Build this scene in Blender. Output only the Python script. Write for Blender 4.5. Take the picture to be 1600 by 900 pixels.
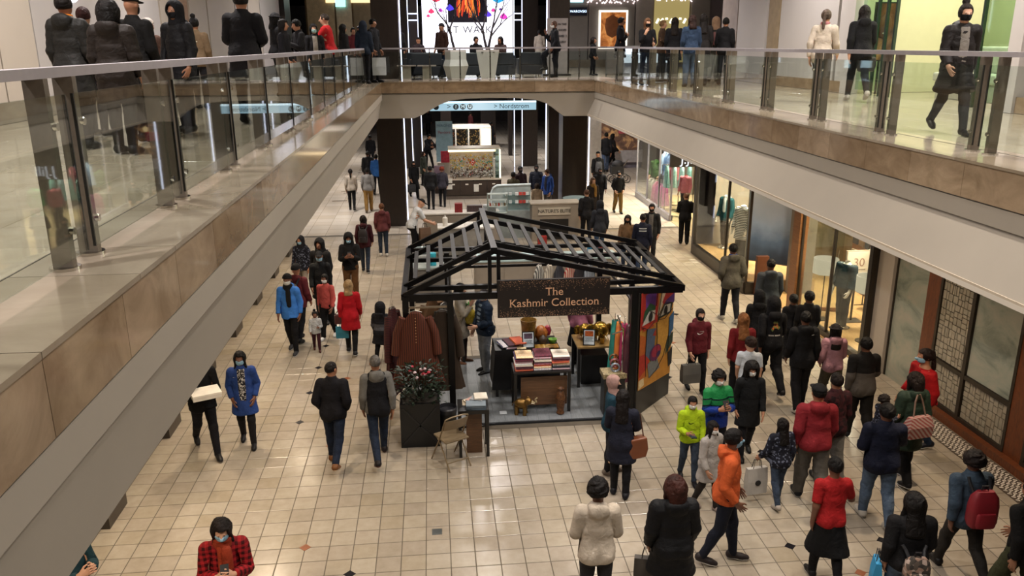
import bpy, bmesh, math, random
import numpy as np
from mathutils import Vector, Matrix
from mathutils.bvhtree import BVHTree
random.seed(7); rng = np.random.default_rng(7)
for _o in list(bpy.data.objects): bpy.data.objects.remove(_o)
S = bpy.context.scene
COL = S.collection
R = math.radians
# ------------------------------------------------------------------ camera
CAMZ = 6.1            # eye height: upper floor 5.0 m + 1.1 m
UP = 5.0              # upper floor level
FPX, PITCH, YAW, ROLL = 1277.0, R(16.64), R(5.46), R(-0.316)
_cy, _sy, _cp, _sp = math.cos(YAW), math.sin(YAW), math.cos(PITCH), math.sin(PITCH)
_f = Vector((_sy*_cp, _cy*_cp, -_sp)); _r = Vector((_cy, -_sy, 0)); _u = _r.cross(_f)
_r2 = math.cos(ROLL)*_r + math.sin(ROLL)*_u; _u2 = -math.sin(ROLL)*_r + math.cos(ROLL)*_u
CAMP = Vector((0, 0, CAMZ))
cam_d = bpy.data.cameras.new('camera'); cam = bpy.data.objects.new('camera', cam_d); COL.objects.link(cam)
cam_d.sensor_width = 36; cam_d.lens = FPX/1600*36; cam_d.clip_end = 300; cam_d.clip_start = .05
cam.matrix_world = Matrix(((_r2.x, _u2.x, -_f.x, 0), (_r2.y, _u2.y, -_f.y, 0), (_r2.z, _u2.z, -_f.z, CAMZ), (0, 0, 0, 1)))
S.camera = cam
def ray(x, y): return _f + _r2*((x-800)/FPX) + _u2*((450-y)/FPX)
def at_z(x, y, z):
    d = ray(x, y); return CAMP + d*((z-CAMZ)/d.z)
def at_y(x, y, Y):
    d = ray(x, y); return CAMP + d*(Y/d.y)
def at_x(x, y, X):
    d = ray(x, y); return CAMP + d*(X/d.x)
def proj_y(P):
    v = Vector(P)-CAMP; return 450-FPX*v.dot(_u2)/v.dot(_f)
def tall(foot, topy, z0):
    b = at_z(foot[0], foot[1], z0); lo, hi = 0., 4.
    for _ in range(40):
        m = (lo+hi)/2
        if proj_y(b+Vector((0, 0, m))) > topy: lo = m
        else: hi = m
    return lo
# ------------------------------------------------------------------ world, exposure, lights
def lin(c):
    if isinstance(c, str):
        c = tuple(int(c[i:i+2], 16)/255 for i in (0, 2, 4))
    return tuple((v/12.92 if v <= .04045 else ((v+.055)/1.055)**2.4) for v in c[:3])
W = bpy.data.worlds.new('world'); S.world = W; W.use_nodes = True
W.node_tree.nodes['Background'].inputs[0].default_value = (1.0, .90, .78, 1)
W.node_tree.nodes['Background'].inputs[1].default_value = 0.0
S.view_settings.view_transform = 'Standard'; S.view_settings.look = 'None'
S.view_settings.exposure = 0.0; S.view_settings.gamma = 1.0; S.view_settings.use_curve_mapping = False
WARM = (1.0, .80, .58); NEUT = (1.0, .91, .81); COOL = (.82, .90, 1.0)
LAMPN = {}
def area(name, loc, size, power, col=NEUT, rot=(0, 0, 0), sy=None, spread=None):
    v = Vector(loc)-CAMP; dd = v.dot(_f); LAMPN[name] = LAMPN.get(name, 0)+1
    inside = dd > 0 and abs(FPX*v.dot(_r2)/dd) <= 800 and abs(FPX*v.dot(_u2)/dd) <= 450
    name = '%s_%d%s' % (name, LAMPN[name], '' if inside else '_offscreen')      # those inside stand hidden in the soffits of the shops and walkways
    d = bpy.data.lights.new(name, 'AREA'); d.energy = power; d.color = col; d.size = size
    if sy: d.shape = 'RECTANGLE'; d.size_y = sy
    else: d.shape = 'DISK'
    if spread: d.spread = R(spread)
    o = bpy.data.objects.new(name, d); COL.objects.link(o); o.location = loc; o.rotation_euler = [R(a) for a in rot]
    return o
for _x in (1.2, 4.75):                       # lamps of the atrium ceiling
    for _y in (7.0, 13.5, 20.5):
        area('atrium_lamp', (_x, _y, 9.6), .32, 150, NEUT, spread=130)
for _x, _y in ((2.4, 2.2), (4.4, .6)): area('atrium_lamp', (_x, _y, 9.6), .32, 175, NEUT, spread=140)  # unseen extra lamps, added near the camera to brighten the left fascia
for _y in (5.5, 9.5, 13.5, 18, 22.5):           # downlights in the soffit below the left balcony
    area('soffit_lamp', (-3.3, _y, 3.84), .18, 70, WARM, spread=130)
for _y in (9.0, 12.5, 16, 20, 24):       # and below the right one
    area('soffit_lamp', (6.6, _y, 3.84), .18, 52, WARM, spread=130)
for _x, _y in ((-4, 30), (1.8, 30), (7, 30), (-4, 37), (1.8, 38), (7, 37), (1.8, 46), (-4, 46), (7, 46), (1.8, 54)):
    area('hall_lamp', (_x, _y, 4.4), .5, 165, (1, .94, .88), spread=150)
for _x, _y in ((-3.8, 3), (-3.8, 8), (-3.8, 13), (-3.8, 19), (7.4, 8), (7.4, 13), (7.6, 19), (1.6, 25.6), (2, 30), (-3, 32), (7.5, 28), (2, 36)):  # unseen ceiling lamps; the one above the bridge front is added to brighten the planters
    area('gallery_lamp', (_x, _y, 9.6), .4, 210, (1, .93, .9), spread=150)
# ------------------------------------------------------------------ materials
MATS = {}
class NT:
    def __init__(s, name):
        s.m = bpy.data.materials.new(name); s.m.use_nodes = True; s.t = s.m.node_tree
        s.b = s.t.nodes['Principled BSDF']; s.out = s.t.nodes['Material Output']
    def n(s, kind, **kw):
        nd = s.t.nodes.new(kind)
        for k, v in kw.items():
            if hasattr(nd, k) and k not in ('Scale', 'Detail'): setattr(nd, k, v)
            elif k in nd.inputs: nd.inputs[k].default_value = v
        return nd
    def l(s, a, b): s.t.links.new(a, b)
    def ramp(s, fac, stops, mode='LINEAR'):
        r = s.n('ShaderNodeValToRGB'); cr = r.color_ramp; cr.interpolation = mode
        while len(cr.elements) < len(stops): cr.elements.new(.5)
        for e, (p, c) in zip(cr.elements, stops): e.position = p; e.color = (*lin(c), 1) if not isinstance(c, float) else (c, c, c, 1)
        s.l(fac, r.inputs[0]); return r.outputs[0]
    def mix(s, fac, a, b, mode='MIX'):
        m = s.n('ShaderNodeMix', data_type='RGBA', blend_type=mode)
        for i, v in ((0, fac), (6, a), (7, b)):
            if hasattr(v, 'is_linked') or hasattr(v, 'links'): s.l(v, m.inputs[i])
            elif i == 0: m.inputs[0].default_value = v
            else: m.inputs[i].default_value = (*lin(v), 1)
        return m.outputs[2]
    def coord(s, kind='Object', scale=(1, 1, 1), rot=(0, 0, 0), attr=None):
        if attr:
            a = s.n('ShaderNodeAttribute'); a.attribute_name = attr; o = a.outputs['Vector']
        else: o = s.n('ShaderNodeTexCoord').outputs[kind]
        mp = s.n('ShaderNodeMapping'); mp.inputs['Scale'].default_value = scale; mp.inputs['Rotation'].default_value = rot
        s.l(o, mp.inputs[0]); return mp.outputs[0]
    def noise(s, co, scale, detail=3, rough=.5, dist=0):
        n = s.n('ShaderNodeTexNoise'); n.inputs['Scale'].default_value = scale; n.inputs['Detail'].default_value = detail
        n.inputs['Roughness'].default_value = rough; n.inputs['Distortion'].default_value = dist
        if co is not None: s.l(co, n.inputs['Vector'])
        return n.outputs['Fac']
    def bump(s, h, strength=.2, dist=.01):
        b = s.n('ShaderNodeBump'); b.inputs['Strength'].default_value = strength; b.inputs['Distance'].default_value = dist
        s.l(h, b.inputs['Height']); s.l(b.outputs[0], s.b.inputs['Normal'])
    def base(s, c):
        if hasattr(c, 'links'): s.l(c, s.b.inputs['Base Color'])
        else: s.b.inputs['Base Color'].default_value = (*lin(c), 1)
    def pr(s, rough=.5, metal=0., spec=.5):
        s.b.inputs['Roughness'].default_value = rough; s.b.inputs['Metallic'].default_value = metal; s.b.inputs['Specular IOR Level'].default_value = spec
def plain(col, rough=.5, metal=0., var=.12, scale=6., bump=0., spec=.5):
    key = ('plain', col, rough, metal, var, scale, bump)
    if key in MATS: return MATS[key]
    t = NT('surface_%s' % col); co = t.coord(); f = t.noise(co, scale)
    c = lin(col)
    def sh(k): return tuple(min(1, max(0, v*k)) for v in c)
    r = t.n('ShaderNodeValToRGB'); t.l(f, r.inputs[0])
    r.color_ramp.elements[0].position = .3; r.color_ramp.elements[1].position = .7
    r.color_ramp.elements[0].color = (*sh(1-var), 1); r.color_ramp.elements[1].color = (*sh(1+var), 1)
    t.base(r.outputs[0]); t.pr(rough, metal, spec)
    if bump: t.bump(t.noise(co, scale*6), bump, .004)
    MATS[key] = t.m; return t.m
def emit(col, strength):
    key = ('emit', col, strength)
    if key in MATS: return MATS[key]
    t = NT('lamp_%s' % col); t.base('202020')
    t.b.inputs['Emission Color'].default_value = (*lin(col), 1); t.b.inputs['Emission Strength'].default_value = strength
    MATS[key] = t.m; return t.m
def glass(key='glass', tint='f2f7f5', refl=1.0):
    if key in MATS: return MATS[key]
    t = NT(key)
    tr = t.n('ShaderNodeBsdfTransparent'); tr.inputs[0].default_value = (*lin(tint), 1)
    gl = t.n('ShaderNodeBsdfGlossy'); gl.inputs['Roughness'].default_value = .02
    lw = t.n('ShaderNodeLayerWeight'); lw.inputs['Blend'].default_value = .5
    pw = t.n('ShaderNodeMath', operation='POWER'); t.l(lw.outputs['Facing'], pw.inputs[0]); pw.inputs[1].default_value = 4.0
    ma = t.n('ShaderNodeMath', operation='MULTIPLY_ADD'); ma.inputs[1].default_value = .9*refl; ma.inputs[2].default_value = .05*refl; t.l(pw.outputs[0], ma.inputs[0])
    mx = t.n('ShaderNodeMixShader'); t.l(ma.outputs[0], mx.inputs[0]); t.l(tr.outputs[0], mx.inputs[1]); t.l(gl.outputs[0], mx.inputs[2])
    t.l(mx.outputs[0], t.out.inputs['Surface']); MATS[key] = t.m; return t.m
def m_tile():
    if 'tile' in MATS: return MATS['tile']
    t = NT('floor_tile_stone'); co = t.coord(attr='wpos')
    isl = t.n('ShaderNodeNewGeometry').outputs['Random Per Island']
    oi = t.n('ShaderNodeObjectInfo').outputs['Random']
    ad = t.n('ShaderNodeMath', operation='ADD'); t.l(isl, ad.inputs[0]); t.l(oi, ad.inputs[1])
    fr = t.n('ShaderNodeMath', operation='FRACT'); t.l(ad.outputs[0], fr.inputs[0])
    c1 = t.ramp(fr.outputs[0], [(0, '948a7c'), (.35, '9c9284'), (.7, 'a19889'), (1, '958a78')])
    geo = t.n('ShaderNodeNewGeometry').outputs['Position']
    f = t.noise(geo, 7, 4, .6); c2 = t.ramp(f, [(.3, 'c9bfae'), (.7, 'ffffff')])
    t.base(t.mix(.35, c1, c2, 'MULTIPLY')); t.pr(.2, 0, .5)
    rr = t.n('ShaderNodeMapRange'); t.l(t.noise(geo, 3, 3), rr.inputs[0]); rr.inputs[3].default_value = .12; rr.inputs[4].default_value = .32
    t.l(rr.outputs[0], t.b.inputs['Roughness']); MATS['tile'] = t.m; return t.m
def m_stone(key, a, b, c, rough=.14, sc=2.2):
    if key in MATS: return MATS[key]
    t = NT(key); geo = t.n('ShaderNodeNewGeometry').outputs['Position']
    mp = t.n('ShaderNodeMapping'); mp.inputs['Scale'].default_value = (1, 1, 1.6); t.l(geo, mp.inputs[0])
    f = t.noise(mp.outputs[0], sc, 7, .62, .7)
    col = t.ramp(f, [(.28, a), (.5, b), (.72, c)])
    oi = t.n('ShaderNodeObjectInfo').outputs['Random']
    v = t.ramp(oi, [(0, 'dcd6cc'), (1, 'ffffff')])
    t.base(t.mix(1.0, col, v, 'MULTIPLY')); t.pr(rough, 0, .5); MATS[key] = t.m; return t.m
def m_wood(key, a, b, rough=.4, scale=(1, 1, 14), s=3):
    if key in MATS: return MATS[key]
    t = NT(key); co = t.coord('Object', scale); f = t.noise(co, s, 5, .6, 1.2)
    t.base(t.ramp(f, [(.3, a), (.7, b)])); t.pr(rough); t.bump(f, .1, .004); MATS[key] = t.m; return t.m
# ------------------------------------------------------------------ mesh helpers
class MB:
    def __init__(s): s.v = []; s.f = []
    def add(s, vs, fs):
        o = len(s.v); s.v += [tuple(v) for v in vs]; s.f += [tuple(i+o for i in f) for f in fs]; return s
    def box(s, c, d, rz=0., rx=0., ry=0., taper=1.):
        x, y, z = d[0]/2, d[1]/2, d[2]/2; M = Matrix.Rotation(rz, 3, 'Z') @ Matrix.Rotation(ry, 3, 'Y') @ Matrix.Rotation(rx, 3, 'X')
        vs = [M @ Vector((sx*x*(taper if sz > 0 else 1), sy*y*(taper if sz > 0 else 1), sz*z))+Vector(c) for sz in (-1, 1) for sy in (-1, 1) for sx in (-1, 1)]
        return s.add(vs, [(0, 2, 3, 1), (4, 5, 7, 6), (0, 1, 5, 4), (1, 3, 7, 5), (3, 2, 6, 7), (2, 0, 4, 6)])
    def bb(s, a, b): return s.box([(p+q)/2 for p, q in zip(a, b)], [abs(q-p) for p, q in zip(a, b)])
    def bar(s, a, b, w, h=None, up=(0, 0, 1)):
        a, b = Vector(a), Vector(b); h = h or w; d = (b-a).normalized(); u = Vector(up)
        if abs(d.dot(u)) > .98: u = Vector((0, 1, 0))
        r = d.cross(u).normalized()*w/2; u2 = r.cross(d).normalized()*h/2
        vs = [p+sx*r+sz*u2 for p in (a, b) for sx, sz in ((-1, -1), (1, -1), (1, 1), (-1, 1))]
        return s.add(vs, [(0, 1, 2, 3), (7, 6, 5, 4), (0, 4, 5, 1), (1, 5, 6, 2), (2, 6, 7, 3), (3, 7, 4, 0)])
    def tube(s, pts, r, n=8, closed=False):
        pts = [Vector(p) for p in pts]; k = len(pts); rs = r if isinstance(r, (list, tuple)) else [r]*k
        ring = []
        for i, p in enumerate(pts):
            d = (pts[min(i+1, k-1)]-pts[max(i-1, 0)])
            if closed: d = pts[(i+1) % k]-pts[i-1]
            d.normalize(); u = Vector((0, 0, 1)) if abs(d.z) < .9 else Vector((0, 1, 0))
            a = d.cross(u).normalized(); b = a.cross(d)
            ring.append([p+rs[i]*(math.cos(2*math.pi*j/n)*a+math.sin(2*math.pi*j/n)*b) for j in range(n)])
        vs = [v for g in ring for v in g]; fs = []
        for i in range(k if closed else k-1):
            for j in range(n):
                fs.append((i*n+j, i*n+(j+1) % n, ((i+1) % k)*n+(j+1) % n, ((i+1) % k)*n+j))
        if not closed: fs += [tuple(reversed(range(n))), tuple((k-1)*n+j for j in range(n))]
        return s.add(vs, fs)
    def lathe(s, c, prof, n=16, sx=1., sy=1.):
        k = len(prof); vs = [(c[0]+sx*r*math.cos(2*math.pi*j/n), c[1]+sy*r*math.sin(2*math.pi*j/n), c[2]+z) for r, z in prof for j in range(n)]
        fs = [(i*n+j, i*n+(j+1) % n, (i+1)*n+(j+1) % n, (i+1)*n+j) for i in range(k-1) for j in range(n)]
        fs += [tuple(reversed(range(n))), tuple((k-1)*n+j for j in range(n))]
        return s.add(vs, fs)
    def cyl(s, c, r, h, n=16): return s.lathe(c, [(r, 0), (r, h)], n)
    def sph(s, c, r, n=10, m=7, sc=(1, 1, 1)):
        return s.lathe(c, [(max(1e-4, r*sc[0]*math.sin(math.pi*i/m)), -r*sc[2]*math.cos(math.pi*i/m)) for i in range(m+1)], n, 1, sc[1]/sc[0])
    def prism(s, poly, axis, a, b):
        k = len(poly)
        def P(u, v, w): return {'y': (u, w, v), 'x': (w, u, v), 'z': (u, v, w)}[axis]
        vs = [P(u, v, a) for u, v in poly]+[P(u, v, b) for u, v in poly]
        return s.add(vs, [tuple(range(k)), tuple(range(2*k-1, k-1, -1))]+[(i, i+k, (i+1) % k+k, (i+1) % k) for i in range(k)])
    def loft(s, rings, cap=True):
        n = len(rings[0]); vs = [v for g in rings for v in g]; fs = []
        for i in range(len(rings)-1):
            for j in range(n): fs.append((i*n+j, i*n+(j+1) % n, (i+1)*n+(j+1) % n, (i+1)*n+j))
        if cap: fs += [tuple(reversed(range(n))), tuple((len(rings)-1)*n+j for j in range(n))]
        return s.add(vs, fs)
    def mesh(s, name, smooth=False, off=(0, 0, 0)):
        me = bpy.data.meshes.new(name); o = Vector(off)
        me.from_pydata([Vector(v)-o for v in s.v], [], s.f); me.update()
        bm = bmesh.new(); bm.from_mesh(me); bmesh.ops.recalc_face_normals(bm, faces=bm.faces); bm.to_mesh(me); bm.free()
        if smooth:
            me.shade_smooth(); me.set_sharp_from_angle(angle=R(40))
        return me
    def ob(s, name, mat, parent=None, smooth=False, base=None, bevel=0, **kw):
        off = base if base is not None else ((0, 0, 0) if parent is None else parent.get('_b', (0, 0, 0)))
        o = bpy.data.objects.new(name, s.mesh(name, smooth, off)); COL.objects.link(o)
        if mat is not None: o.data.materials.append(mat)
        if parent is not None: o.parent = parent
        else: o.location = off
        if parent is None and base is not None: o['_b'] = tuple(base)
        if bevel:
            b = o.modifiers.new('bevel', 'BEVEL'); b.width = bevel; b.segments = 2; b.limit_method = 'ANGLE'
        return tag(o, **kw)
def tag(o, label=None, cat=None, group=None, kind=None):
    for k, v in (('label', label), ('category', cat), ('group', group), ('kind', kind)):
        if v: o[k] = v
    return o
def thing(name, base, label, cat, group=None, rz=0., kind=None):
    o = bpy.data.objects.new(name, None); COL.objects.link(o); o.location = base; o.rotation_euler = (0, 0, rz)
    o.empty_display_size = .1
    return tag(o, label, cat, group, kind)
def copy_tree(o, parent=None):
    c = o.copy(); COL.objects.link(c); c.parent = parent
    for ch in o.children: copy_tree(ch, c)
    return c
def inst(name, me, parent, loc=(0, 0, 0), rz=0., mat=None):
    o = bpy.data.objects.new(name, me); COL.objects.link(o); o.parent = parent; o.location = loc; o.rotation_euler = (0, 0, rz)
    return o
ORD = ['topmost', 'second', 'third', 'fourth', 'fifth', 'sixth', 'seventh', 'eighth', 'ninth', 'tenth']
def from_top(k): return ORD[0] if k == 0 else ORD[k]+' from the top'
def text_mesh(name, txt, size, mat, parent=None, M=None, depth=.004, align='CENTER', space=1.0, serif=False):
    # serif: small feet are added to every stem
    cu = bpy.data.curves.new(name, 'FONT'); cu.body = txt; cu.size = size; cu.align_x = align; cu.align_y = 'CENTER'; cu.extrude = depth
    cu.resolution_u = 3; cu.space_character = space
    t = bpy.data.objects.new(name+'_tmp', cu); COL.objects.link(t)
    me = bpy.data.meshes.new_from_object(t.evaluated_get(bpy.context.evaluated_depsgraph_get())); bpy.data.objects.remove(t)
    if serif:
        co = np.zeros(len(me.vertices)*3); me.vertices.foreach_get('co', co); co = co.reshape(-1, 3); ys = np.round(co[:, 1], 4); sm = MB(); t_ = size*.028
        vals, cnt = np.unique(ys, return_counts=True); mid = (ys.min()+ys.max())/2
        lo = vals[vals < mid][np.argmax(cnt[vals < mid])]; hi = vals[vals > ys.max()-.12*size][np.argmax(cnt[vals > ys.max()-.12*size])]
        for y0, sg_ in ((lo, 1), (hi, -1)):
            xs = np.unique(np.round(co[np.abs(co[:, 1]-y0) < 2e-4][:, 0], 4))
            for a_, b_ in zip(xs, xs[1:]):
                if .02*size < b_-a_ < .16*size: c_ = (a_+b_)/2; w_ = (b_-a_)*(1.15 if sg_ > 0 else .95); sm.bb((c_-w_, min(y0, y0+sg_*t_), -depth), (c_+w_, max(y0, y0+sg_*t_), depth))
        bm = bmesh.new(); bm.from_mesh(me); m2 = sm.mesh('serif'); bm.from_mesh(m2); bm.to_mesh(me); bm.free()
    me.materials.clear(); me.materials.append(mat); me.name = name
    o = bpy.data.objects.new(name, me); COL.objects.link(o)
    if parent is not None: o.parent = parent
    if M is not None: o.matrix_local = M
    return o
def face_m(loc, face='-y', roll=0.):
    # text lies in its local XY plane; turn it to stand upright facing the given world side
    a = {'-y': 0, '+x': 90, '+y': 180, '-x': -90}[face]
    return Matrix.Translation(loc) @ Matrix.Rotation(R(a), 4, 'Z') @ Matrix.Rotation(R(90), 4, 'X') @ Matrix.Rotation(roll, 4, 'Z')
# ================================================================== STRUCTURE
M_white = plain('958d82', .55, var=.03, scale=1.5)
M_strip = M_white
M_stone = m_stone('polished_brown_stone', '7d6a55', '94806a', 'a8947c', .1)
M_cope = m_stone('coping_stone', '8a7f6f', '978c7e', 'a59b8c', .14, 1.6)
M_steel = plain('857c72', .35, .7, .08, 30)
M_rail = plain('aaa4aa', .38, .35, .05, 12)
M_chrome = plain('c9c6c0', .1, 1.0, .02, 5)
M_black = plain('141313', .4, var=.2)
M_pillar = m_wood('dark_pillar_veneer', '1d1512', '2b211c', .35, (6, 6, 1.2), 3)
M_led = emit('dfe6ff', 2.6)
M_grout = plain('4f473c', .8)
def slab(name, a, b, mat, **kw): return MB().bb(a, b).ob(name, mat, kind='structure', **kw)
# --- lower floor: grout bed, tiles, insets
TP = .305
fl = slab('floor', (-5.2, 4, -.12), (12.5, 27.1, -.003), M_grout)
PLAT = (-.45, 12.42, 3.35, 15.35)          # kiosk platform
def inplat(x, y): return PLAT[0]-.1 < x < PLAT[2]+.1 and PLAT[1]-.1 < y < PLAT[3]+.1
def tile_mesh(s, h=.009, bev=.004):
    b = MB(); q = s/2; r = q-bev
    b.add([(-q, -q, -h), (q, -q, -h), (q, q, -h), (-q, q, -h), (-q, -q, -.003), (q, -q, -.003), (q, q, -.003), (-q, q, -.003), (-r, -r, 0), (r, -r, 0), (r, r, 0), (-r, r, 0)],
          [(0, 1, 5, 4), (1, 2, 6, 5), (2, 3, 7, 6), (3, 0, 4, 7), (4, 5, 9, 8), (5, 6, 10, 9), (6, 7, 11, 10), (7, 4, 8, 11), (8, 9, 10, 11)])
    return b
tm = tile_mesh(TP-.010).mesh('tile'); tm.materials.append(m_tile())
cells = [(i, j) for j in range(int(5/TP), int(27/TP)) for i in range(int(-4.6/TP)-1, int(12.2/TP))]
def vis(x, y):
    v = Vector((x, y, 0))-CAMP; d = v.dot(_f); px = 800+FPX*v.dot(_r2)/d; py = 450-FPX*v.dot(_u2)/d
    return -20 < px < 1620 and py < 915 and not (px < 660 and py < 1.477*(660-px)+96)
near, rest = [], MB()
for i, j in cells:
    x, y = (i+.5)*TP+.06, (j+.5)*TP+.04
    if inplat(x, y): continue
    if len(near) < 300 and vis(x, y) and x < 8.2: near.append((x, y))
    else:
        q = TP/2-.005; r = q-.003
        rest.add([(x-q, y-q, -.003), (x+q, y-q, -.003), (x+q, y+q, -.003), (x-q, y+q, -.003), (x-r, y-r, 0), (x+r, y-r, 0), (x+r, y+r, 0), (x-r, y+r, 0)],
                 [(4, 5, 6, 7), (0, 1, 5, 4), (1, 2, 6, 5), (2, 3, 7, 6), (3, 0, 4, 7)])
for x, y in near: inst('tile', tm, fl, (x, y, 0))
rest.ob('tile_field', m_tile(), fl, kind='stuff')
dm = MB(); dm.add([(-.075, 0, 0), (0, -.075, 0), (.075, 0, 0), (0, .075, 0), (-.075, 0, .003), (0, -.075, .003), (.075, 0, .003), (0, .075, .003)], [(4, 5, 6, 7), (0, 1, 5, 4), (1, 2, 6, 5), (2, 3, 7, 6), (3, 0, 4, 7)])
dk = dm.mesh('inset'); dk.materials.append(plain('17161a', .25)); dt = dm.mesh('inset'); dt.materials.append(plain('7c4a30', .3))
for px, py, k in ((474, 663, 0), (491, 617, 0), (503, 578, 0), (515, 543, 0), (483, 857, 1), (552, 896, 0), (548, 594, 1), (1232, 853, 0), (1375, 845, 0), (1343, 893, 1),
                  (1310, 640, 1), (1054, 490, 0), (1056, 538, 1), (1050, 590, 0), (525, 690, 1), (1180, 700, 0)):
    p = at_z(px, py, 0); i = round((p.x-.06)/TP); j = round((p.y-.04)/TP)
    inst('inset', dt if k else dk, fl, (i*TP+.06, j*TP+.04, .0005))
p = at_z(683, 831, 0); MB().bb((p.x-.065, p.y-.065, 0), (p.x+.065, p.y+.065, .004)).ob('floor_box_cover', plain('6f7475', .35, .8), fl)
# far hall floor: material only, its pieces are too small to tell apart
def m_far():
    t = NT('far_stone_floor'); geo = t.n('ShaderNodeNewGeometry').outputs['Position']
    b = t.n('ShaderNodeTexBrick'); b.offset = 0.0; t.l(geo, b.inputs['Vector'])
    b.inputs['Color1'].default_value = (*lin('b9aea0'), 1); b.inputs['Color2'].default_value = (*lin('c4bbb0'), 1); b.inputs['Mortar'].default_value = (*lin('91877a'), 1)
    b.inputs['Scale'].default_value = 1; b.inputs['Brick Width'].default_value = .61; b.inputs['Row Height'].default_value = .61; b.inputs['Mortar Size'].default_value = .008
    v = t.n('ShaderNodeTexBrick'); v.offset = .5; t.l(geo, v.inputs['Vector']); v.inputs['Scale'].default_value = 1
    v.inputs['Brick Width'].default_value = 2.44; v.inputs['Row Height'].default_value = 1.83; v.inputs['Mortar Size'].default_value = .0; v.inputs['Bias'].default_value = -.45
    v.inputs['Color1'].default_value = (1, 1, 1, 1); v.inputs['Color2'].default_value = (.82, .8, .78, 1)
    t.base(t.mix(1., b.outputs[0], v.outputs[0], 'MULTIPLY')); t.pr(.18); return t.m
ff = slab('floor_far_hall', (-12, 27.1, -.12), (16, 70, 0), m_far())
far_dash = MB()
for k in range(60):
    x, y = random.choice([-3.5, -.6, .6, 3.6, 5.6, 6.4, 7.0])+random.uniform(-.4, .4), 33+k*.45
    if -.3 < x < 3.2 and y < 50: x = 4+random.uniform(0, 2)
    far_dash.bb((x-.3, y-.07, 0), (x+.3, y+.07, .002))
far_dash.ob('dark_inlay', plain('4a4038', .25), ff, kind='stuff')
# mosaic strip along the patterned shop wall
ms = slab('floor_mosaic_strip', (7.86, 7.2, -.002), (8.3, 12.35, .002), plain('4b4138', .35))
mz = MB(); j = 0; y = 7.22
while y < 12.3:
    for i in range(5):
        x = 7.9+i*.083+(.0415 if j % 2 else 0)
        if x > 8.25: continue
        mz.box((x+.012, y, .004), (.052, .019, .005), rz=.5 if j % 2 else -.5)
    y += .043; j += 1
mz.ob('mosaic_tile', plain('d9d3c8', .3), ms, kind='stuff')
# --- balconies
XL, XR, YB = -1.5, 5.16, 26.2
LB, RBo = -1.64, 4.93            # foot of the white bands
for side, xe, xo, xb in (('left', XL, -9.5, LB), ('right', XR, 14., RBo)):
    sg = 1 if side == 'left' else -1
    a, b = sorted((xo, xe-sg*.06)); slab('floor_upper_%s' % side, (a, -3, 4.72), (b, YB+.3, 4.985), M_grout)
    a, b = sorted((xo, xb-sg*.02)); slab('ceiling_under_%s_balcony' % side, (a, -3, 3.885), (b, YB+.3, 3.95), plain('b8ab99', .7, var=.02))
    # band below the stone: a bright splay and a lower face
    prof = [(xe-sg*.034, 4.66), (xe-sg*.034, 4.44), (xb, 3.885), (xb-sg*.5, 3.885), (xb-sg*.5, 4.66)]
    w = MB().prism(prof, 'y', -3, YB+.02).ob('wall_fascia_%s' % side, M_white, kind='structure')
    MB().prism([(xe-sg*.004, 4.62), (xe-sg*.003, 4.442), (xe-sg*.08, 4.442), (xe-sg*.08, 4.62)], 'y', -3, YB).ob('splay_band', M_strip, w)
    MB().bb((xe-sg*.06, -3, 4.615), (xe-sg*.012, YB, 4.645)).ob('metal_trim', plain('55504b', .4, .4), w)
    ys = []; y = -1.2 if side == 'left' else -.9; step = 1.7 if side == 'left' else 1.87
    while y < YB: ys.append(y); y += step*.5
    ys.append(YB)
    for ya, yb in zip(ys, ys[1:]):
        MB().bb((xe-sg*.06, ya+.0025, 4.635), (xe, yb-.0025, 4.975)).ob('stone_panel', M_stone, w)
    y0 = 4.43 if side == 'left' else 7.97
    yc = []; k = -5
    while y0+k*step < YB+1: yc += [y0+k*step-.3, y0+k*step+.3]; k += 1
    yc = [v for v in yc if v < YB]+[YB]
    for ya, yb in zip(yc, yc[1:]):
        a, b = sorted((xe-sg*.62, xe+sg*.012))
        MB().bb((a, ya+.003, 4.972), (b, yb-.003, 5.0)).ob('coping_slab', M_cope, w)
    MB().bb((xe-sg*.622, -3, 4.985), (xe-sg*.632, YB, 5.002)).ob('edge_strip', plain('3a342e', .4, .5), w)
# upper floor tiles
def m_uptile():
    t = NT('upper_tile_stone'); oi = t.n('ShaderNodeObjectInfo').outputs['Random']; isl = t.n('ShaderNodeNewGeometry').outputs['Random Per Island']
    ad = t.n('ShaderNodeMath', operation='ADD'); t.l(isl, ad.inputs[0]); t.l(oi, ad.inputs[1]); fr = t.n('ShaderNodeMath', operation='FRACT'); t.l(ad.outputs[0], fr.inputs[0])
    c1 = t.ramp(fr.outputs[0], [(0, 'a89c89'), (1, 'b9ae9c')]); geo = t.n('ShaderNodeNewGeometry').outputs['Position']
    c2 = t.ramp(t.noise(geo, 3, 5, .6, .5), [(.3, 'd5cdbf'), (.7, 'ffffff')]); t.base(t.mix(.6, c1, c2, 'MULTIPLY')); t.pr(.13); return t.m
MU = m_uptile(); ut = tile_mesh(.598, .01, .003).mesh('tile'); ut.materials.append(MU)
for side, x0, x1, y0, y1 in (('left', -6.2, -2.14, .6, 26.2), ('right', 5.8, 12.2, 6, 26.2)):
    f_ = bpy.data.objects['floor_upper_%s' % side]; n = 0; st = MB()
    for j in range(int((y1-y0)/.6)):
        for i in range(int((x1-x0)/.6)+1):
            x = (x1-.3-i*.6) if side == 'left' else (x0+.3+i*.6); y = y0+.3+j*.6
            if n < 290: inst('tile', ut, f_, (x, y, 4.995)); n += 1
            else:
                q = .299; st.add([(x-q, y-q, 4.995), (x+q, y-q, 4.995), (x+q, y+q, 4.995), (x-q, y+q, 4.995)], [(0, 1, 2, 3)])
    if st.v: st.ob('tile_field', MU, f_, kind='stuff')
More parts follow.
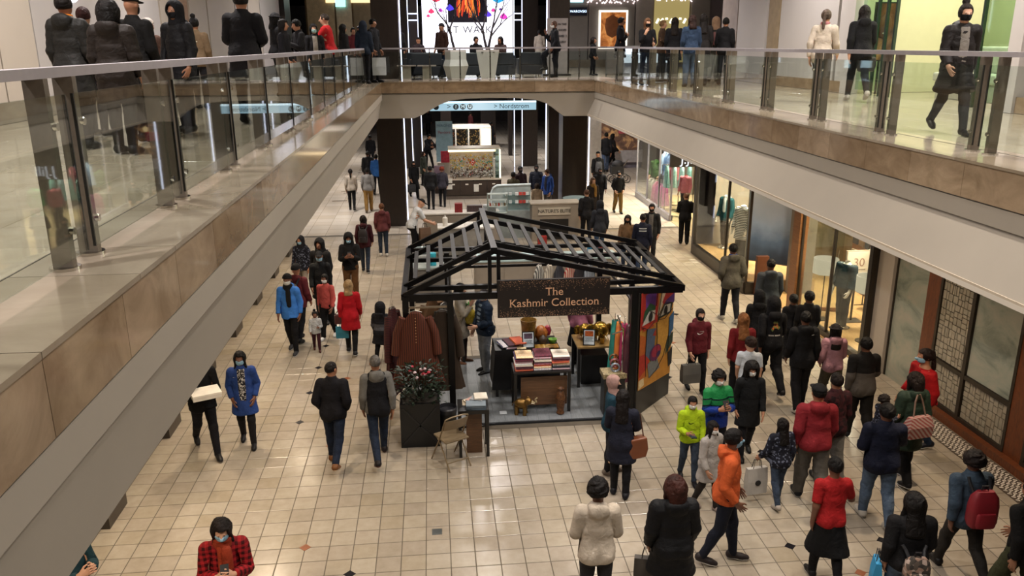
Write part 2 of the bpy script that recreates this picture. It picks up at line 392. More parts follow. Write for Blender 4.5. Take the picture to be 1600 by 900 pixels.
# --- bridge and the plaza behind it
slab('floor_bridge', (-9.5, YB+.3, 4.6), (14, 44, 4.995), plain('a99e90', .14, var=.08, scale=2))
slab('ceiling_under_bridge', (-12, YB+.5, 4.56), (16, 44, 4.6), plain('b8ab99', .7, var=.02))
arch = [(-1.9, 4.66), (-1.9, 3.885), (-.54, 3.88), (-.3, 3.97), (0, 4.14), (.3, 4.3), (.62, 4.41), (1.1, 4.46), (1.8, 4.48), (2.7, 4.46), (3.3, 4.4), (3.6, 4.3), (3.85, 4.15), (4.14, 3.92), (4.2, 3.885), (5.5, 3.885), (5.5, 4.66)]
wb = MB().prism(arch, 'y', YB, YB+.45).ob('wall_fascia_bridge', M_white, kind='structure')
for k in range(7):
    a = XL+k*(XR-XL)/7; b = XL+(k+1)*(XR-XL)/7
    MB().bb((a+.003, YB-.05, 4.65), (b-.003, YB+.06, 4.975)).ob('stone_panel', M_stone, wb)
    MB().bb((a+.003, YB-.06, 4.972), (b-.003, YB+.6, 5.0)).ob('coping_slab', M_cope, wb)
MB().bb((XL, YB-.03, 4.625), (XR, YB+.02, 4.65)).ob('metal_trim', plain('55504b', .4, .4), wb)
slab('ceiling', (-9.5, -6, 9.63), (15, 47, 9.8), plain('c9c3ba', .8, var=.02))
# --- pillars
def pillar(x0, x1, y0, y1, z1, n, led=()):
    o = MB().bb((x0, y0, 0), (x1, y1, z1)).ob('wall_pillar_%d' % n, M_pillar, kind='structure')
    for x in led: MB().bb((x-.018, y0-.03, 0), (x+.018, y0+.01, z1)).ob('led_strip', M_led, o)
    return o
pillar(-1.86, -.98, 28.3, 29.2, 9.63, 1, (-.93,)); pillar(4.5, 5.36, 28.3, 29.2, 4.56, 2, (5.42,))
pillar(at_y(857, 250, 30.5).x, at_y(887, 250, 30.5).x, 30.5, 31.2, 9.63, 3, (at_y(853, 250, 30.5).x,))
MB().tube([(at_y(879, 250, 29.6).x, 29.6, 0), (at_y(879, 250, 29.6).x, 29.6, 4.56)], .05, 10).ob('wall_pole', plain('b5b0b0', .3, .4), kind='structure')
pillar(-1.62, -1.05, 42.2, 43, 9.63, 4, (-1.66, -1.0)); pillar(4.64, 5.4, 42.2, 43, 9.63, 5, (4.2, 4.6))
pillar(-.95, -.55, 42.6, 43.2, 9.63, 6, (-.52,)); pillar(4.3, 4.52, 46.5, 47, 3.9, 7, ())
pillar(-1.3, -.9, 51, 51.6, 3.9, 9); pillar(3.1, 4.0, 52, 52.6, 3.9, 10); pillar(.6, 1.3, 56, 56.6, 3.9, 11)
for z in (7.2, 7.5):
    MB().bb((-1.0, 42.16, z), (-.5, 42.2, z+.05)).ob('led_strip', M_led, bpy.data.objects['wall_pillar_4'])
    MB().bb((4.2, 42.16, z), (4.6, 42.2, z+.05)).ob('led_strip', M_led, bpy.data.objects['wall_pillar_5'])
# --- left lower wall with piers
wl = slab('wall_left', (-4.95, 3, 0), (-4.72, 27, 3.9), plain('c9c0b2', .6, var=.03))
for y in (5.2, 7.6, 10.2, 12.8, 15.2, 17.6, 19.9, 22.3, 24.6):
    MB().bb((-4.74, y-.3, 0), (-4.42, y+.3, 3.9)).ob('pier', plain('cdc5b8', .5, var=.02), wl)
    MB().bb((-4.76, y-.32, 0), (-4.39, y+.32, .16)).ob('pier_base', plain('3b342d', .4), wl)
for k, (ya, yb) in enumerate(((5.5, 7.3), (7.9, 9.9), (10.5, 12.5), (13.1, 14.9), (15.5, 17.3), (17.9, 19.6), (20.2, 22.), (22.6, 24.3))):
    g = MB().bb((-4.72, ya, .3), (-4.7, yb, 3.0)).ob('window_%d' % (k+20), glass('shop_glass', 'eef2f0', .6), kind='structure')
    MB().bb((-4.73, ya, .22), (-4.66, yb, .3)).ob('window_sill', plain('3b342d', .4), g)
slab('baseboard_left', (-4.72, 3, 0), (-4.68, 27, .22), plain('4a4138', .4))
# --- far end and side walls of the lower hall
slab('wall_far', (-12, 68, 0), (16, 68.2, 9), plain('3d3530', .5, var=.3, scale=1.2))
slab('wall_far_left', (-5.2, 29.5, 0), (-5., 68, 3.9), plain('a79c8d', .5))
slab('wall_far_right', (10.6, 33, 0), (10.8, 68, 3.9), plain('6f6860', .5))
# ================================================================== PEOPLE: one body and a wardrobe, modelled once, then posed
def sstep(a, b, x):
    t = np.clip((x-a)/(b-a), 0, 1); return t*t*(3-2*t)
def cone(P, a, b, ra, rb, sc=(1, 1, 1)):
    s = np.array(sc); a = np.array(a)/s; b = np.array(b)/s; Q = P/s; ab = b-a; L = ab@ab+1e-9
    t = np.clip(((Q-a)@ab)/L, 0, 1); return np.linalg.norm(Q-a-t[..., None]*ab, axis=-1)-(ra+(rb-ra)*t)
def ell(P, c, r):
    r = np.array(r); q = (P-np.array(c))/r; k = np.linalg.norm(q, axis=-1); return (k-1)*r.min()*.5+(k-1)*r.mean()*.5
def smin(a, b, k):
    h = np.clip(.5+.5*(b-a)/k, 0, 1); return b+(a-b)*h-k*h*(1-h)
def smax(a, b, k): return -smin(-a, -b, k)
def vnoise(P, f, seed):
    r = np.random.default_rng(seed); o = np.zeros(P.shape[:-1])
    for _ in range(5):
        d = r.normal(size=3)*f; o += np.sin(P@d+r.uniform(0, 6.28))
    return o/5
AA = R(14)
J = {'hip': .92, 'knee': .50, 'ankle': .085}
SH = np.array([.163, .0, 1.405]); EL = SH+.285*np.array([math.sin(AA), .06, -math.cos(AA)]); WR = EL+.25*np.array([math.sin(R(7)), -.10, -math.cos(R(7))])
HD = np.array([.05, -.06, -1.]); HD /= np.linalg.norm(HD)
def mir(P): Q = P.copy(); Q[..., 0] = np.abs(Q[..., 0]); return Q
def s_torso(P, k=0.):
    d = cone(P, (0, 0, .93), (0, .0, 1.0), .155+k, .145+k, (1, .72, 1))
    d = smin(d, cone(P, (0, 0, 1.05), (0, 0, 1.16), .135+k, .135+k, (1, .72, 1)), .06)
    d = smin(d, cone(P, (0, .0, 1.22), (0, .01, 1.35), .150+k, .138+k*.8, (1, .72, 1)), .06)
    Q = mir(P); d = smin(d, cone(Q, (.0, .01, 1.425), (.125, .01, 1.39), .062+k*.55, .052+k*.45, (1, .95, 1)), .05)
    d = smin(d, ell(Q, (.07, .06, .93), (.085+k, .09+k, .1+k)), .05)
    return d
def s_arm(P, k=0.):
    Q = mir(P); d = cone(Q, SH, EL, .057+k, .044+k); return smin(d, cone(Q, EL, WR, .044+k, .028+k), .02)
def s_leg(P, k=0.):
    Q = mir(P); d = cone(Q, (.088, 0, .93), (.093, -.005, .50), .092+k, .058+k); d = smin(d, cone(Q, (.093, -.005, .50), (.095, .012, .09), .056+k, .038+k), .03)
    return smin(d, ell(Q, (.094, .022, .37), (.052+k, .058+k, .12)), .03)
def s_hand(P):
    Q = mir(P); c = WR+HD*.052
    d = ell(Q, c, (.019, .044, .058)); d = smin(d, cone(Q, WR, WR+HD*.03, .027, .026), .02)
    for i, (o, L) in enumerate(((-.031, .072), (-.011, .082), (.010, .077), (.030, .060))):
        k0 = c+HD*.042+np.array([0, o, 0]); k1 = k0+HD*L*.52+np.array([-.006, o*.16, 0]); k2 = k1+HD*L*.48+np.array([-.020, o*.14, .003])
        d = smin(d, smin(cone(Q, k0, k1, .0098, .009), cone(Q, k1, k2, .009, .0075), .003), .004)
    t0 = c+np.array([-.004, -.036, .012]); t1 = t0+np.array([-.010, -.026, -.034]); t2 = t1+np.array([-.010, -.006, -.032])
    return smin(d, smin(cone(Q, t0, t1, .013, .011), cone(Q, t1, t2, .011, .0085), .004), .008)
def s_head(P):
    Q = mir(P)
    d = ell(P, (0, .012, 1.648), (.076, .094, .100)); d = smin(d, ell(P, (0, -.028, 1.588), (.056, .064, .066)), .035)
    d = smin(d, cone(P, (0, .012, 1.43), (0, .006, 1.57), .058, .052), .03)
    d = smin(d, cone(P, (0, -.088, 1.648), (0, -.112, 1.612), .008, .014), .012)
    d = smax(d, -ell(Q, (.030, -.100, 1.648), (.020, .014, .013)), .012)
    d = smin(d, ell(Q, (.030, -.080, 1.646), (.014, .013, .013)), .002)
    d = smin(d, ell(P, (0, -.084, 1.577), (.024, .013, .009)), .008)
    return smin(d, ell(Q, (.078, .016, 1.635), (.010, .022, .032)), .008)
def s_body(P):
    Q = mir(P); d = smin(s_torso(P), s_leg(P), .03); a = smin(s_arm(P), s_hand(P), .012); d = smin(d, a, .012)
    d = smin(d, s_head(P), .03)
    return smin(d, cone(Q, (.095, .02, .05), (.10, -.12, .03), .036, .028), .03)
def nets(fn, xs, ys, zs):
    G = np.stack(np.meshgrid(xs, ys, zs, indexing='ij'), -1); F = fn(G).astype(np.float64); s = F < 0
    nx, ny, nz = F.shape
    acc = np.zeros((nx-1, ny-1, nz-1, 3)); cnt = np.zeros((nx-1, ny-1, nz-1))
    cor = [(i, j, k) for i in (0, 1) for j in (0, 1) for k in (0, 1)]
    sl = lambda c: (slice(c[0], nx-1+c[0]), slice(c[1], ny-1+c[1]), slice(c[2], nz-1+c[2]))
    for a in range(8):
        for b in range(a+1, 8):
            if sum(abs(p-q) for p, q in zip(cor[a], cor[b])) != 1: continue
            fa, fb = F[sl(cor[a])], F[sl(cor[b])]; m = (fa < 0) != (fb < 0)
            t = np.where(m, fa/np.where(m, fa-fb, 1), 0)[..., None]
            acc += np.where(m[..., None], G[sl(cor[a])]*(1-t)+G[sl(cor[b])]*t, 0); cnt += m
    ac = cnt > 0; idx = -np.ones(cnt.shape, int); idx[ac] = np.arange(ac.sum()); V = acc[ac]/cnt[ac][:, None]
    faces = []
    for ax in range(3):
        o = [(1, 2), (2, 0), (0, 1)][ax]
        a = [slice(1, n-1) for n in F.shape]; a[ax] = slice(0, F.shape[ax]-1); b = list(a); b[ax] = slice(1, F.shape[ax])
        sa, sb = s[tuple(a)], s[tuple(b)]; e = np.argwhere(sa != sb); f = sa[sa != sb]
        base = e.copy(); base[:, o[0]] += 1; base[:, o[1]] += 1
        def cell(d0, d1):
            c = base.copy(); c[:, o[0]] -= d0; c[:, o[1]] -= d1; return idx[c[:, 0], c[:, 1], c[:, 2]]
        q = np.stack([cell(1, 1), cell(0, 1), cell(0, 0), cell(1, 0)], 1); q[~f] = q[~f][:, ::-1]; faces.append(q)
    return V, np.concatenate(faces)
def rng_ax(*segs):
    out = []
    for a, b, h in segs: out += list(np.linspace(a, b, max(2, int(round((b-a)/h))+1))[:-1])
    return np.array(out+[segs[-1][1]])
def simplify(V, Fq, target):
    me = bpy.data.meshes.new('t'); me.from_pydata(V.tolist(), [], Fq.tolist()); me.update()
    o = bpy.data.objects.new('t', me); COL.objects.link(o); m = o.modifiers.new('d', 'DECIMATE'); m.ratio = min(1, target/(2*len(Fq))); m.use_collapse_triangulate = False
    d = o.evaluated_get(bpy.context.evaluated_depsgraph_get()).to_mesh()
    v = np.zeros(len(d.vertices)*3); d.vertices.foreach_get('co', v); f = [tuple(p.vertices) for p in d.polygons]
    o.to_mesh_clear(); bpy.data.objects.remove(o); bpy.data.meshes.remove(me)
    return v.reshape(-1, 3), f
# ---- weights: pelvis 0, chest 1, head 2, [uarm 3, farm 4, hand 5] +x, [6,7,8] -x, [thigh 9, shin 10, foot 11] +x, [12,13,14] -x
def weights(V, skirt=False, arm=None):
    n = len(V); Wt = np.zeros((n, 15)); x, y, z = V.T; Q = mir(V)
    if arm is None:
        da = np.minimum(s_arm(V), s_hand(V)); db = np.minimum(s_torso(V), np.minimum(s_leg(V), s_head(V))); arm = (da < db) & (Q[:, 0] > .14)
    # arm chain
    ud = (EL-SH)/np.linalg.norm(EL-SH); t = (Q-SH)@ud; wu = sstep(-.05, .09, t); fd = (WR-EL)/np.linalg.norm(WR-EL)
    te = (Q-EL)@((ud+fd)/np.linalg.norm(ud+fd)); we = sstep(-.045, .045, te); th = (Q-WR)@fd; wh = sstep(-.02, .02, th)
    A = np.stack([wu*(1-we), wu*we*(1-wh), wu*we*wh], 1); pos = x > 0
    Wt[np.ix_(arm & pos, [3, 4, 5])] = A[arm & pos]; Wt[np.ix_(arm & ~pos, [6, 7, 8])] = A[arm & ~pos]; Wt[arm, 1] = 1-wu[arm]
    b = ~arm; ua = .5*sstep(.13, .2, Q[:, 0])*sstep(1.3, 1.36, z)*b
    hw = sstep(1.455, 1.53, z); cw = sstep(.98, 1.28, z)*(1-hw); lw = 1-sstep(.78, .98, z)
    wx = .13 if skirt else .025; side = sstep(-wx, wx, x)
    if skirt: lw = lw*.8
    kn = 1-sstep(.44, .56, z); an = 1-sstep(.07, .12, z)
    if skirt: kn = kn*.45; an = an*0
    pw = np.clip(1-hw-cw, 0, 1)*(1-lw)
    for w, s0 in ((side, 9), (1-side, 12)):
        Wt[b, s0] = (lw*w*(1-kn))[b]; Wt[b, s0+1] = (lw*w*kn*(1-an))[b]; Wt[b, s0+2] = (lw*w*kn*an)[b]
    Wt[b, 0] = pw[b]; Wt[b, 1] = (cw*(1-ua))[b]; Wt[b, 2] = hw[b]; Wt[b & pos, 3] = (cw*ua)[b & pos]; Wt[b & ~pos, 6] = (cw*ua)[b & ~pos]
    return Wt/np.maximum(Wt.sum(1, keepdims=True), 1e-6)
TPL = {}
def tpl(key, fn, ax, tris, skirt=False, noarm=False, headonly=False, lod=.4):
    V, F = nets(fn, *ax)
    out = []
    for k in (1., lod):
        v, f = simplify(V, F, tris*k)
        arm = np.zeros(len(v), bool) if noarm else None
        if arm is None and hasattr(fn, 'split'): arm = (fn(v, 'a') < fn(v, 'b')) & (np.abs(v[:, 0]) > .13)
        w = weights(v, skirt, arm)
        if headonly: w[:] = 0; w[:, 2] = 1
        out.append((v, f, w))
    TPL[key] = out
xh = lambda h: rng_ax((-.36, -.24, .0065), (-.24, .24, h), (.24, .36, .0065))
tpl('body', s_body, (xh(.012), rng_ax((-.2, -.085, .011), (-.085, .05, .0055), (.05, .16, .012)), rng_ax((-.01, .68, .016), (.68, .9, .0065), (.9, 1.45, .015), (1.45, 1.77, .008))), 7000, lod=.3)
G1 = (rng_ax((-.44, .44, .0135)), rng_ax((-.3, .3, .0135)), None)
def gar(z0, z1): return (G1[0], G1[1], rng_ax((z0, z1, .0135)))
CUFF = lambda P, s: (mir(P)-(WR-.02*s*HD))@HD
def f_top(k, hem, sleeve=1., hood=False, flare=0., puff=0., collar=.0, seed=1, arms=True, wr=.006):
    def fn(P, part=None):
        z = P[..., 2]; d = s_torso(P, k)
        if hem < .92:
            fl = flare*np.clip((1.0-hem), 0, 1); c = cone(P, (0, .008, 1.0), (0, .01, hem), .15+k, .165+k+fl, (1, .76, 1)); d = smin(d, c, .05)
        n = vnoise(P, 16, seed)*wr+vnoise(P*np.array([1, 1, 2.2]), 30, seed+5)*wr*.5
        if puff: n = n+puff*np.abs(np.sin(z*math.pi/.085))
        d = smax(d-n, hem-z, .012); d = smax(d, z-1.485-collar, .012)
        if part == 'b': return d
        if arms:
            a = s_arm(P, k*.75+.004)-n*.8
            if sleeve >= 1: a = smax(a, CUFF(P, 1), .008)
            else:
                Q = mir(P); ud = (EL-SH)/np.linalg.norm(EL-SH); a = smax(a, (Q-SH)@ud-.285*sleeve*2, .008)
            if part == 'a': return a
            d = smin(d, a, .018)
        d = smin(d, smax(cone(P, (0, .012, 1.43), (0, .01, 1.50+collar), .085, .072+collar*.1), z-1.50-collar, .006), .03)
        if hood:
            h = ell(P, (0, .105, 1.455), (.115, .055, .085)); h = smin(h, ell(P, (0, .04, 1.495), (.10, .095, .035)), .03); d = smin(d, h-n*.6, .02)
        if not arms:   # sleeveless: open shoulder
            d = smax(d, mir(P)[..., 0]-.165, .01)
        return d
    if arms: fn.split = True
    return fn
tpl('tee', f_top(.015, .88, .42), gar(.84, 1.56), 2200)
tpl('sweater', f_top(.019, .87, seed=3, wr=.005), gar(.83, 1.56), 3200)
tpl('hoodie', f_top(.025, .86, hood=True, seed=4), gar(.82, 1.62), 3600)
tpl('jacket', f_top(.027, .82, collar=.03, seed=6), gar(.78, 1.6), 3400)
tpl('hoodjacket', f_top(.031, .80, hood=True, flare=.05, seed=8), gar(.76, 1.62), 3600)
tpl('puffer', f_top(.034, .83, collar=.03, puff=.012, seed=2, wr=.003), gar(.79, 1.6), 4200)
tpl('coat', f_top(.028, .62, collar=.03, flare=.10, seed=9), gar(.58, 1.6), 3600, True)
tpl('hoodcoat', f_top(.033, .60, hood=True, flare=.12, puff=.007, seed=12), gar(.56, 1.62), 4200, True)
tpl('longcoat', f_top(.027, .46, collar=.03, flare=.10, seed=10), gar(.42, 1.6), 3800, True)
tpl('vest', f_top(.034, .84, collar=.03, arms=False, seed=11), gar(.8, 1.6), 2000, noarm=True)
def f_poncho(P, part=None):
    b = cone(P, (0, 0, 1.42), (0, .01, .86), .14, .32, (1, .62, 1))-vnoise(P, 14, 5)*.012
    if part == 'b': return b
    a = s_arm(P, .05)
    if part == 'a': return a
    return smax(smin(b, a, .05), np.maximum(.84-P[..., 2], smax(P[..., 2]-1.46, CUFF(P, 3), .01)), .01)
tpl('poncho', f_poncho, gar(.8, 1.5), 3000)
def f_leg(k0, k1, seed, top=1.04, hem=.055):
    def fn(P):
        Q = mir(P); z = P[..., 2]; n = vnoise(P, 22, seed)*.004+vnoise(P*np.array([1, 1, 2]), 40, seed)*.003*(1-sstep(.5, .9, z))
        d = cone(Q, (.088, 0, .93), (.093, -.003, .50), .092+k0, .058+k1); d = smin(d, cone(Q, (.093, -.003, .50), (.095, .012, .05), .058+k1, .042+k1), .03)
        d = smin(d, ell(Q, (.094, .02, .37), (.05+k1, .056+k1, .12)), .03)
        d = smax(d, .002-np.abs(P[..., 0])-2*np.clip(z-.76, 0, 1), .004)
        t = smax(smin(s_torso(P, .012), ell(P, (0, 0, .86), (.13, .10, .09)), .03), .78-z, .03); d = smin(d, t, .03)-n
        return smax(smax(d, z-top, .008), hem-z, .006)
    return fn
LG = lambda z0, z1: (rng_ax((-.26, .26, .0125)), rng_ax((-.2, .2, .0125)), rng_ax((z0, z1, .0135)))
tpl('slim', f_leg(.006, .008, 3), LG(.02, 1.08), 2400, noarm=True)
tpl('loose', f_leg(.016, .022, 4), LG(.0, 1.08), 2400, noarm=True)
tpl('skirt', lambda P: smax(smax(cone(P, (0, .01, 1.02), (0, .015, .45), .155, .25, (1, .8, 1))-vnoise(P*np.array([1.6, 1.6, .4]), 20, 3)*.014, P[..., 2]-1.04, .01), .46-P[..., 2], .008), (rng_ax((-.34, .34, .014)), rng_ax((-.3, .3, .014)), rng_ax((.42, 1.08, .015))), 1800, True, True)
def f_shoe(sgn):
    def fn(P):
        x0 = .097*sgn; d = cone(P, (x0, .045, .055), (x0+.006*sgn, -.10, .036), .047, .042); d = smin(d, cone(P, (x0, -.09, .034), (x0+.006*sgn, -.155, .03), .042, .034), .02)
        d = smin(d, cone(P, (x0, .035, .06), (x0, .02, .105), .046, .044), .02); return smax(smax(d, -P[..., 2], .006), P[..., 2]-.115, .006)
    return fn
for sg, nm in ((1, 'shoeL'), (-1, 'shoeR')):
    tpl(nm, f_shoe(sg), (rng_ax((.097*sg-.07, .097*sg+.07, .011)), rng_ax((-.21, .12, .011)), rng_ax((-.012, .13, .011))), 420, noarm=True)
    for v, f, w in TPL[nm]: w[:] = 0; w[:, 11 if sg > 0 else 14] = 1
    tpl(nm.replace('shoe', 'sole'), lambda P, g=f_shoe(sg): smax(smax(g(P)-.005, P[..., 2]-.022, .003), -P[..., 2]-.003, .003), (rng_ax((.097*sg-.07, .097*sg+.07, .011)), rng_ax((-.215, .125, .011)), rng_ax((-.016, .036, .0075))), 200, noarm=True)
    for v, f, w in TPL[nm.replace('shoe', 'sole')]: w[:] = 0; w[:, 11 if sg > 0 else 14] = 1
HB = (rng_ax((-.22, .22, .0105)), rng_ax((-.18, .24, .0105)), None)
def hb(z0, z1): return (HB[0], HB[1], rng_ax((z0, z1, .0105)))
SK = lambda P, k: ell(P, (0, .016, 1.655), (.078+k, .096+k, .100+k))
FACE = lambda P, z=1.665, w=.066: smax(smax(P[..., 1]+.045, P[..., 2]-z, .02), np.abs(P[..., 0])-w, .02)
HN = lambda P, f=60, a=.006: vnoise(P*np.array([1, 1, .3]), f, 3)*a
tpl('short', lambda P: smax(smax(SK(P, .012)-HN(P), -FACE(P, 1.695, .075), .012), 1.60-P[..., 2]+.25*np.clip(-P[..., 1], -.1, .2), .01), hb(1.52, 1.80), 900, headonly=True)
tpl('buzz', lambda P: smax(smax(SK(P, .006), -FACE(P, 1.705, .075), .012), 1.615-P[..., 2]+.25*np.clip(-P[..., 1], -.1, .2), .01), hb(1.52, 1.80), 700, headonly=True)
tpl('curly', lambda P: smax(smax(SK(P, .034)-vnoise(P, 90, 3)*.016, -FACE(P, 1.69, .07), .02), 1.60-P[..., 2], .01), hb(1.52, 1.83), 2200, headonly=True)
def f_long(L, w=.10, bulk=.0):
    def fn(P):
        d = SK(P, .018+bulk); d = smin(d, cone(P, (0, .045, 1.64), (0, .095, L+.04), .085+bulk, w, (1, .55, 1)), .05)
        Q = mir(P); d = smin(d, cone(Q, (.066, .0, 1.64), (.085, -.02, 1.42), .026+bulk, .03), .03)
        return smax(smax(smax(d-HN(P, 60, .014), -FACE(P, 1.70, .06), .012), L-P[..., 2], .02), -(s_head(P)+.004)*0-1, .01)
    return fn
tpl('long', f_long(1.28), hb(1.24, 1.80), 2600, noarm=True)
tpl('mid', f_long(1.42, .095), hb(1.38, 1.80), 2200, noarm=True)
tpl('big', f_long(1.33, .15, .03), hb(1.29, 1.83), 2400, noarm=True)
tpl('bob', f_long(1.50, .09, .012), hb(1.46, 1.82), 2000, noarm=True)
tpl('pony', lambda P: smin(smax(smax(SK(P, .012)-HN(P), -FACE(P, 1.70, .07), .012), 1.585-P[..., 2]+.25*np.clip(-P[..., 1], -.1, .2), .01), cone(P, (0, .115, 1.70), (0, .13, 1.42), .026, .03)-HN(P), .015), hb(1.36, 1.8), 1200, noarm=True)
tpl('bun', lambda P: smin(smax(smax(SK(P, .012)-HN(P), -FACE(P, 1.70, .07), .012), 1.585-P[..., 2]+.25*np.clip(-P[..., 1], -.1, .2), .01), ell(P, (0, .06, 1.785), (.05, .05, .045))-HN(P), .012), hb(1.52, 1.86), 1100, headonly=True)
tpl('hood', lambda P: smax(smin(SK(P, .038)-vnoise(P, 25, 3)*.006, smax(cone(P, (0, .03, 1.60), (0, .02, 1.46), .105, .13, (1, .85, 1)), P[..., 2]-1.62, .02), .04), -smax(ell(P, (0, -.10, 1.62), (.072, .12, .105)), P[..., 1]+.02, .02), .014), hb(1.42, 1.83), 1400, noarm=True)
tpl('scarfhead', lambda P: smax(smin(SK(P, .024)-vnoise(P, 25, 3)*.005, cone(P, (0, .01, 1.56), (0, -.01, 1.44), .085, .12, (1, .9, 1)), .04), -smax(ell(P, (0, -.11, 1.63), (.060, .10, .082)), P[..., 1]+.03, .02), .012), hb(1.38, 1.83), 1300, noarm=True)
tpl('cap', lambda P: smin(smax(SK(P, .018), 1.685-P[..., 2], .008), smax(smax(ell(P, (0, -.10, 1.69), (.075, .095, .016)), P[..., 1]+.02, .02), 1.67-P[..., 2], .005), .006), hb(1.64, 1.83), 900, headonly=True)
tpl('beanie', lambda P: smax(SK(P, .022)-.004*np.abs(np.sin(P[..., 0]*200)), 1.665-P[..., 2]-.3*np.clip(P[..., 1], -.1, .1), .008), hb(1.60, 1.83), 800, headonly=True)
tpl('bushat', lambda P: smin(smax(SK(P, .02), 1.68-P[..., 2], .008), smax(ell(P, (0, .01, 1.685), (.135, .15, .016)), -1-P[..., 2], .01), .02), hb(1.65, 1.83), 900, headonly=True)
tpl('mask', lambda P: smax(smax(smax(s_head(P)-.006, P[..., 1]+.015, .004), P[..., 2]-1.628, .006), 1.545-P[..., 2], .008), (rng_ax((-.1, .1, .0075)), rng_ax((-.16, .0, .0075)), rng_ax((1.53, 1.64, .0075))), 420, headonly=True)
tpl('scarf', lambda P: smin(smax(cone(P, (0, .01, 1.44), (0, .0, 1.53), .115, .095, (1, .95, 1)), P[..., 2]-1.545, .012), cone(P, (.03, -.125, 1.44), (.035, -.145, 1.12), .05, .055, (1, .5, 1)), .02)-vnoise(P, 40, 2)*.008, (rng_ax((-.16, .16, .012)), rng_ax((-.22, .16, .012)), rng_ax((1.06, 1.57, .012))), 1000, noarm=True)
def f_front(k, z0, z1, w): # narrow front panel that shows between open coat edges
    return lambda P: smax(smax(smax(s_torso(P, k), P[..., 1]+.03, .004), np.abs(P[..., 0])-w, .006), np.maximum(z0-P[..., 2], P[..., 2]-z1), .006)
tpl('shirtfront', f_front(.043, .86, 1.47, .062), (rng_ax((-.1, .1, .011)), rng_ax((-.24, .0, .011)), rng_ax((.82, 1.5, .012))), 500, noarm=True)
tpl('collar', lambda P: smax(cone(P, (0, .012, 1.44), (0, .014, 1.545), .096, .082), np.abs(P[..., 2]-1.505)-.03, .008), (rng_ax((-.12, .12, .011)), rng_ax((-.11, .13, .011)), rng_ax((1.45, 1.56, .011))), 400, noarm=True)
# ---- materials that take their colour from the object
def m_obj(key, rough=.8, bump=(120, .25), sheen=.0, dark=.7, kind=None):
    if key in MATS: return MATS[key]
    t = NT(key); oc = t.n('ShaderNodeObjectInfo').outputs['Color']; co = t.coord(attr='rest')
    f = t.noise(co, 9, 4, .6); v = t.ramp(f, [(.3, float(dark)), (.7, 1.0)]); c = t.mix(1., oc, v, 'MULTIPLY')
    if kind: c = kind(t, co, c)
    t.base(c); t.pr(rough, 0, .18); t.b.inputs['Sheen Weight'].default_value = sheen
    fo = t.noise(co, 11, 3, .5, 1.0); fi = t.noise(co, bump[0], 3)
    ad = t.n('ShaderNodeMath', operation='MULTIPLY_ADD'); t.l(fi, ad.inputs[0]); ad.inputs[1].default_value = .12; t.l(fo, ad.inputs[2])
    t.bump(ad.outputs[0], bump[1]*2.0, .03); MATS[key] = t.m; return t.m
M_cloth = m_obj('woven_cloth'); M_denim = m_obj('denim_cloth', .85, (260, .35), .0, .6)
M_nylon = m_obj('nylon_shell', .62, (60, .2), 0, .75); M_hair = m_obj('hair_strands', .55, (300, .5), .0, .4); M_shoe = m_obj('shoe_leather', .45, (80, .1), 0, .85)
M_shiny = m_obj('foil_shell', .18, (40, .6), 0, .8)
def k_plaid(t, co, c):
    w = []
    for ax in ('X', 'Z'):
        n = t.n('ShaderNodeTexWave', wave_type='BANDS', bands_direction=ax); n.inputs['Scale'].default_value = 5.; t.l(co, n.inputs['Vector'])
        w.append(t.ramp(n.outputs['Fac'], [(.45, .12), (.55, 1.)]))
    return t.mix(1., c, t.mix(1., w[0], w[1], 'MULTIPLY') if False else t.mix(.5, w[0], w[1]), 'MULTIPLY')
def k_stripe(sc, a, b, ax='Z'):
    def k(t, co, c):
        n = t.n('ShaderNodeTexWave', wave_type='BANDS', bands_direction=ax); n.inputs['Scale'].default_value = sc; n.inputs['Distortion'].default_value = .6; t.l(co, n.inputs['Vector'])
        return t.mix(t.ramp(n.outputs['Fac'], [(.4, 0.), (.6, 1.)]), a, b)
    return k
def k_blot(sc, cols):
    def k(t, co, c):
        n = t.n('ShaderNodeTexVoronoi'); n.inputs['Scale'].default_value = sc; t.l(co, n.inputs['Vector'])
        r = t.n('ShaderNodeSeparateColor'); t.l(n.outputs['Color'], r.inputs[0])
        return t.ramp(r.outputs[0], [(i/len(cols), q) for i, q in enumerate(cols)], 'CONSTANT')
    return k
def k_zones(edges):   # colour blocks by height on the garment
    def k(t, co, c):
        s = t.n('ShaderNodeSeparateXYZ'); t.l(co, s.inputs[0]); m = t.n('ShaderNodeMapRange'); t.l(s.outputs[2], m.inputs[0]); m.inputs[1].default_value = .8; m.inputs[2].default_value = 1.6
        return t.ramp(m.outputs[0], [((z-.8)/.8, q) for z, q in edges], 'CONSTANT')
    return k
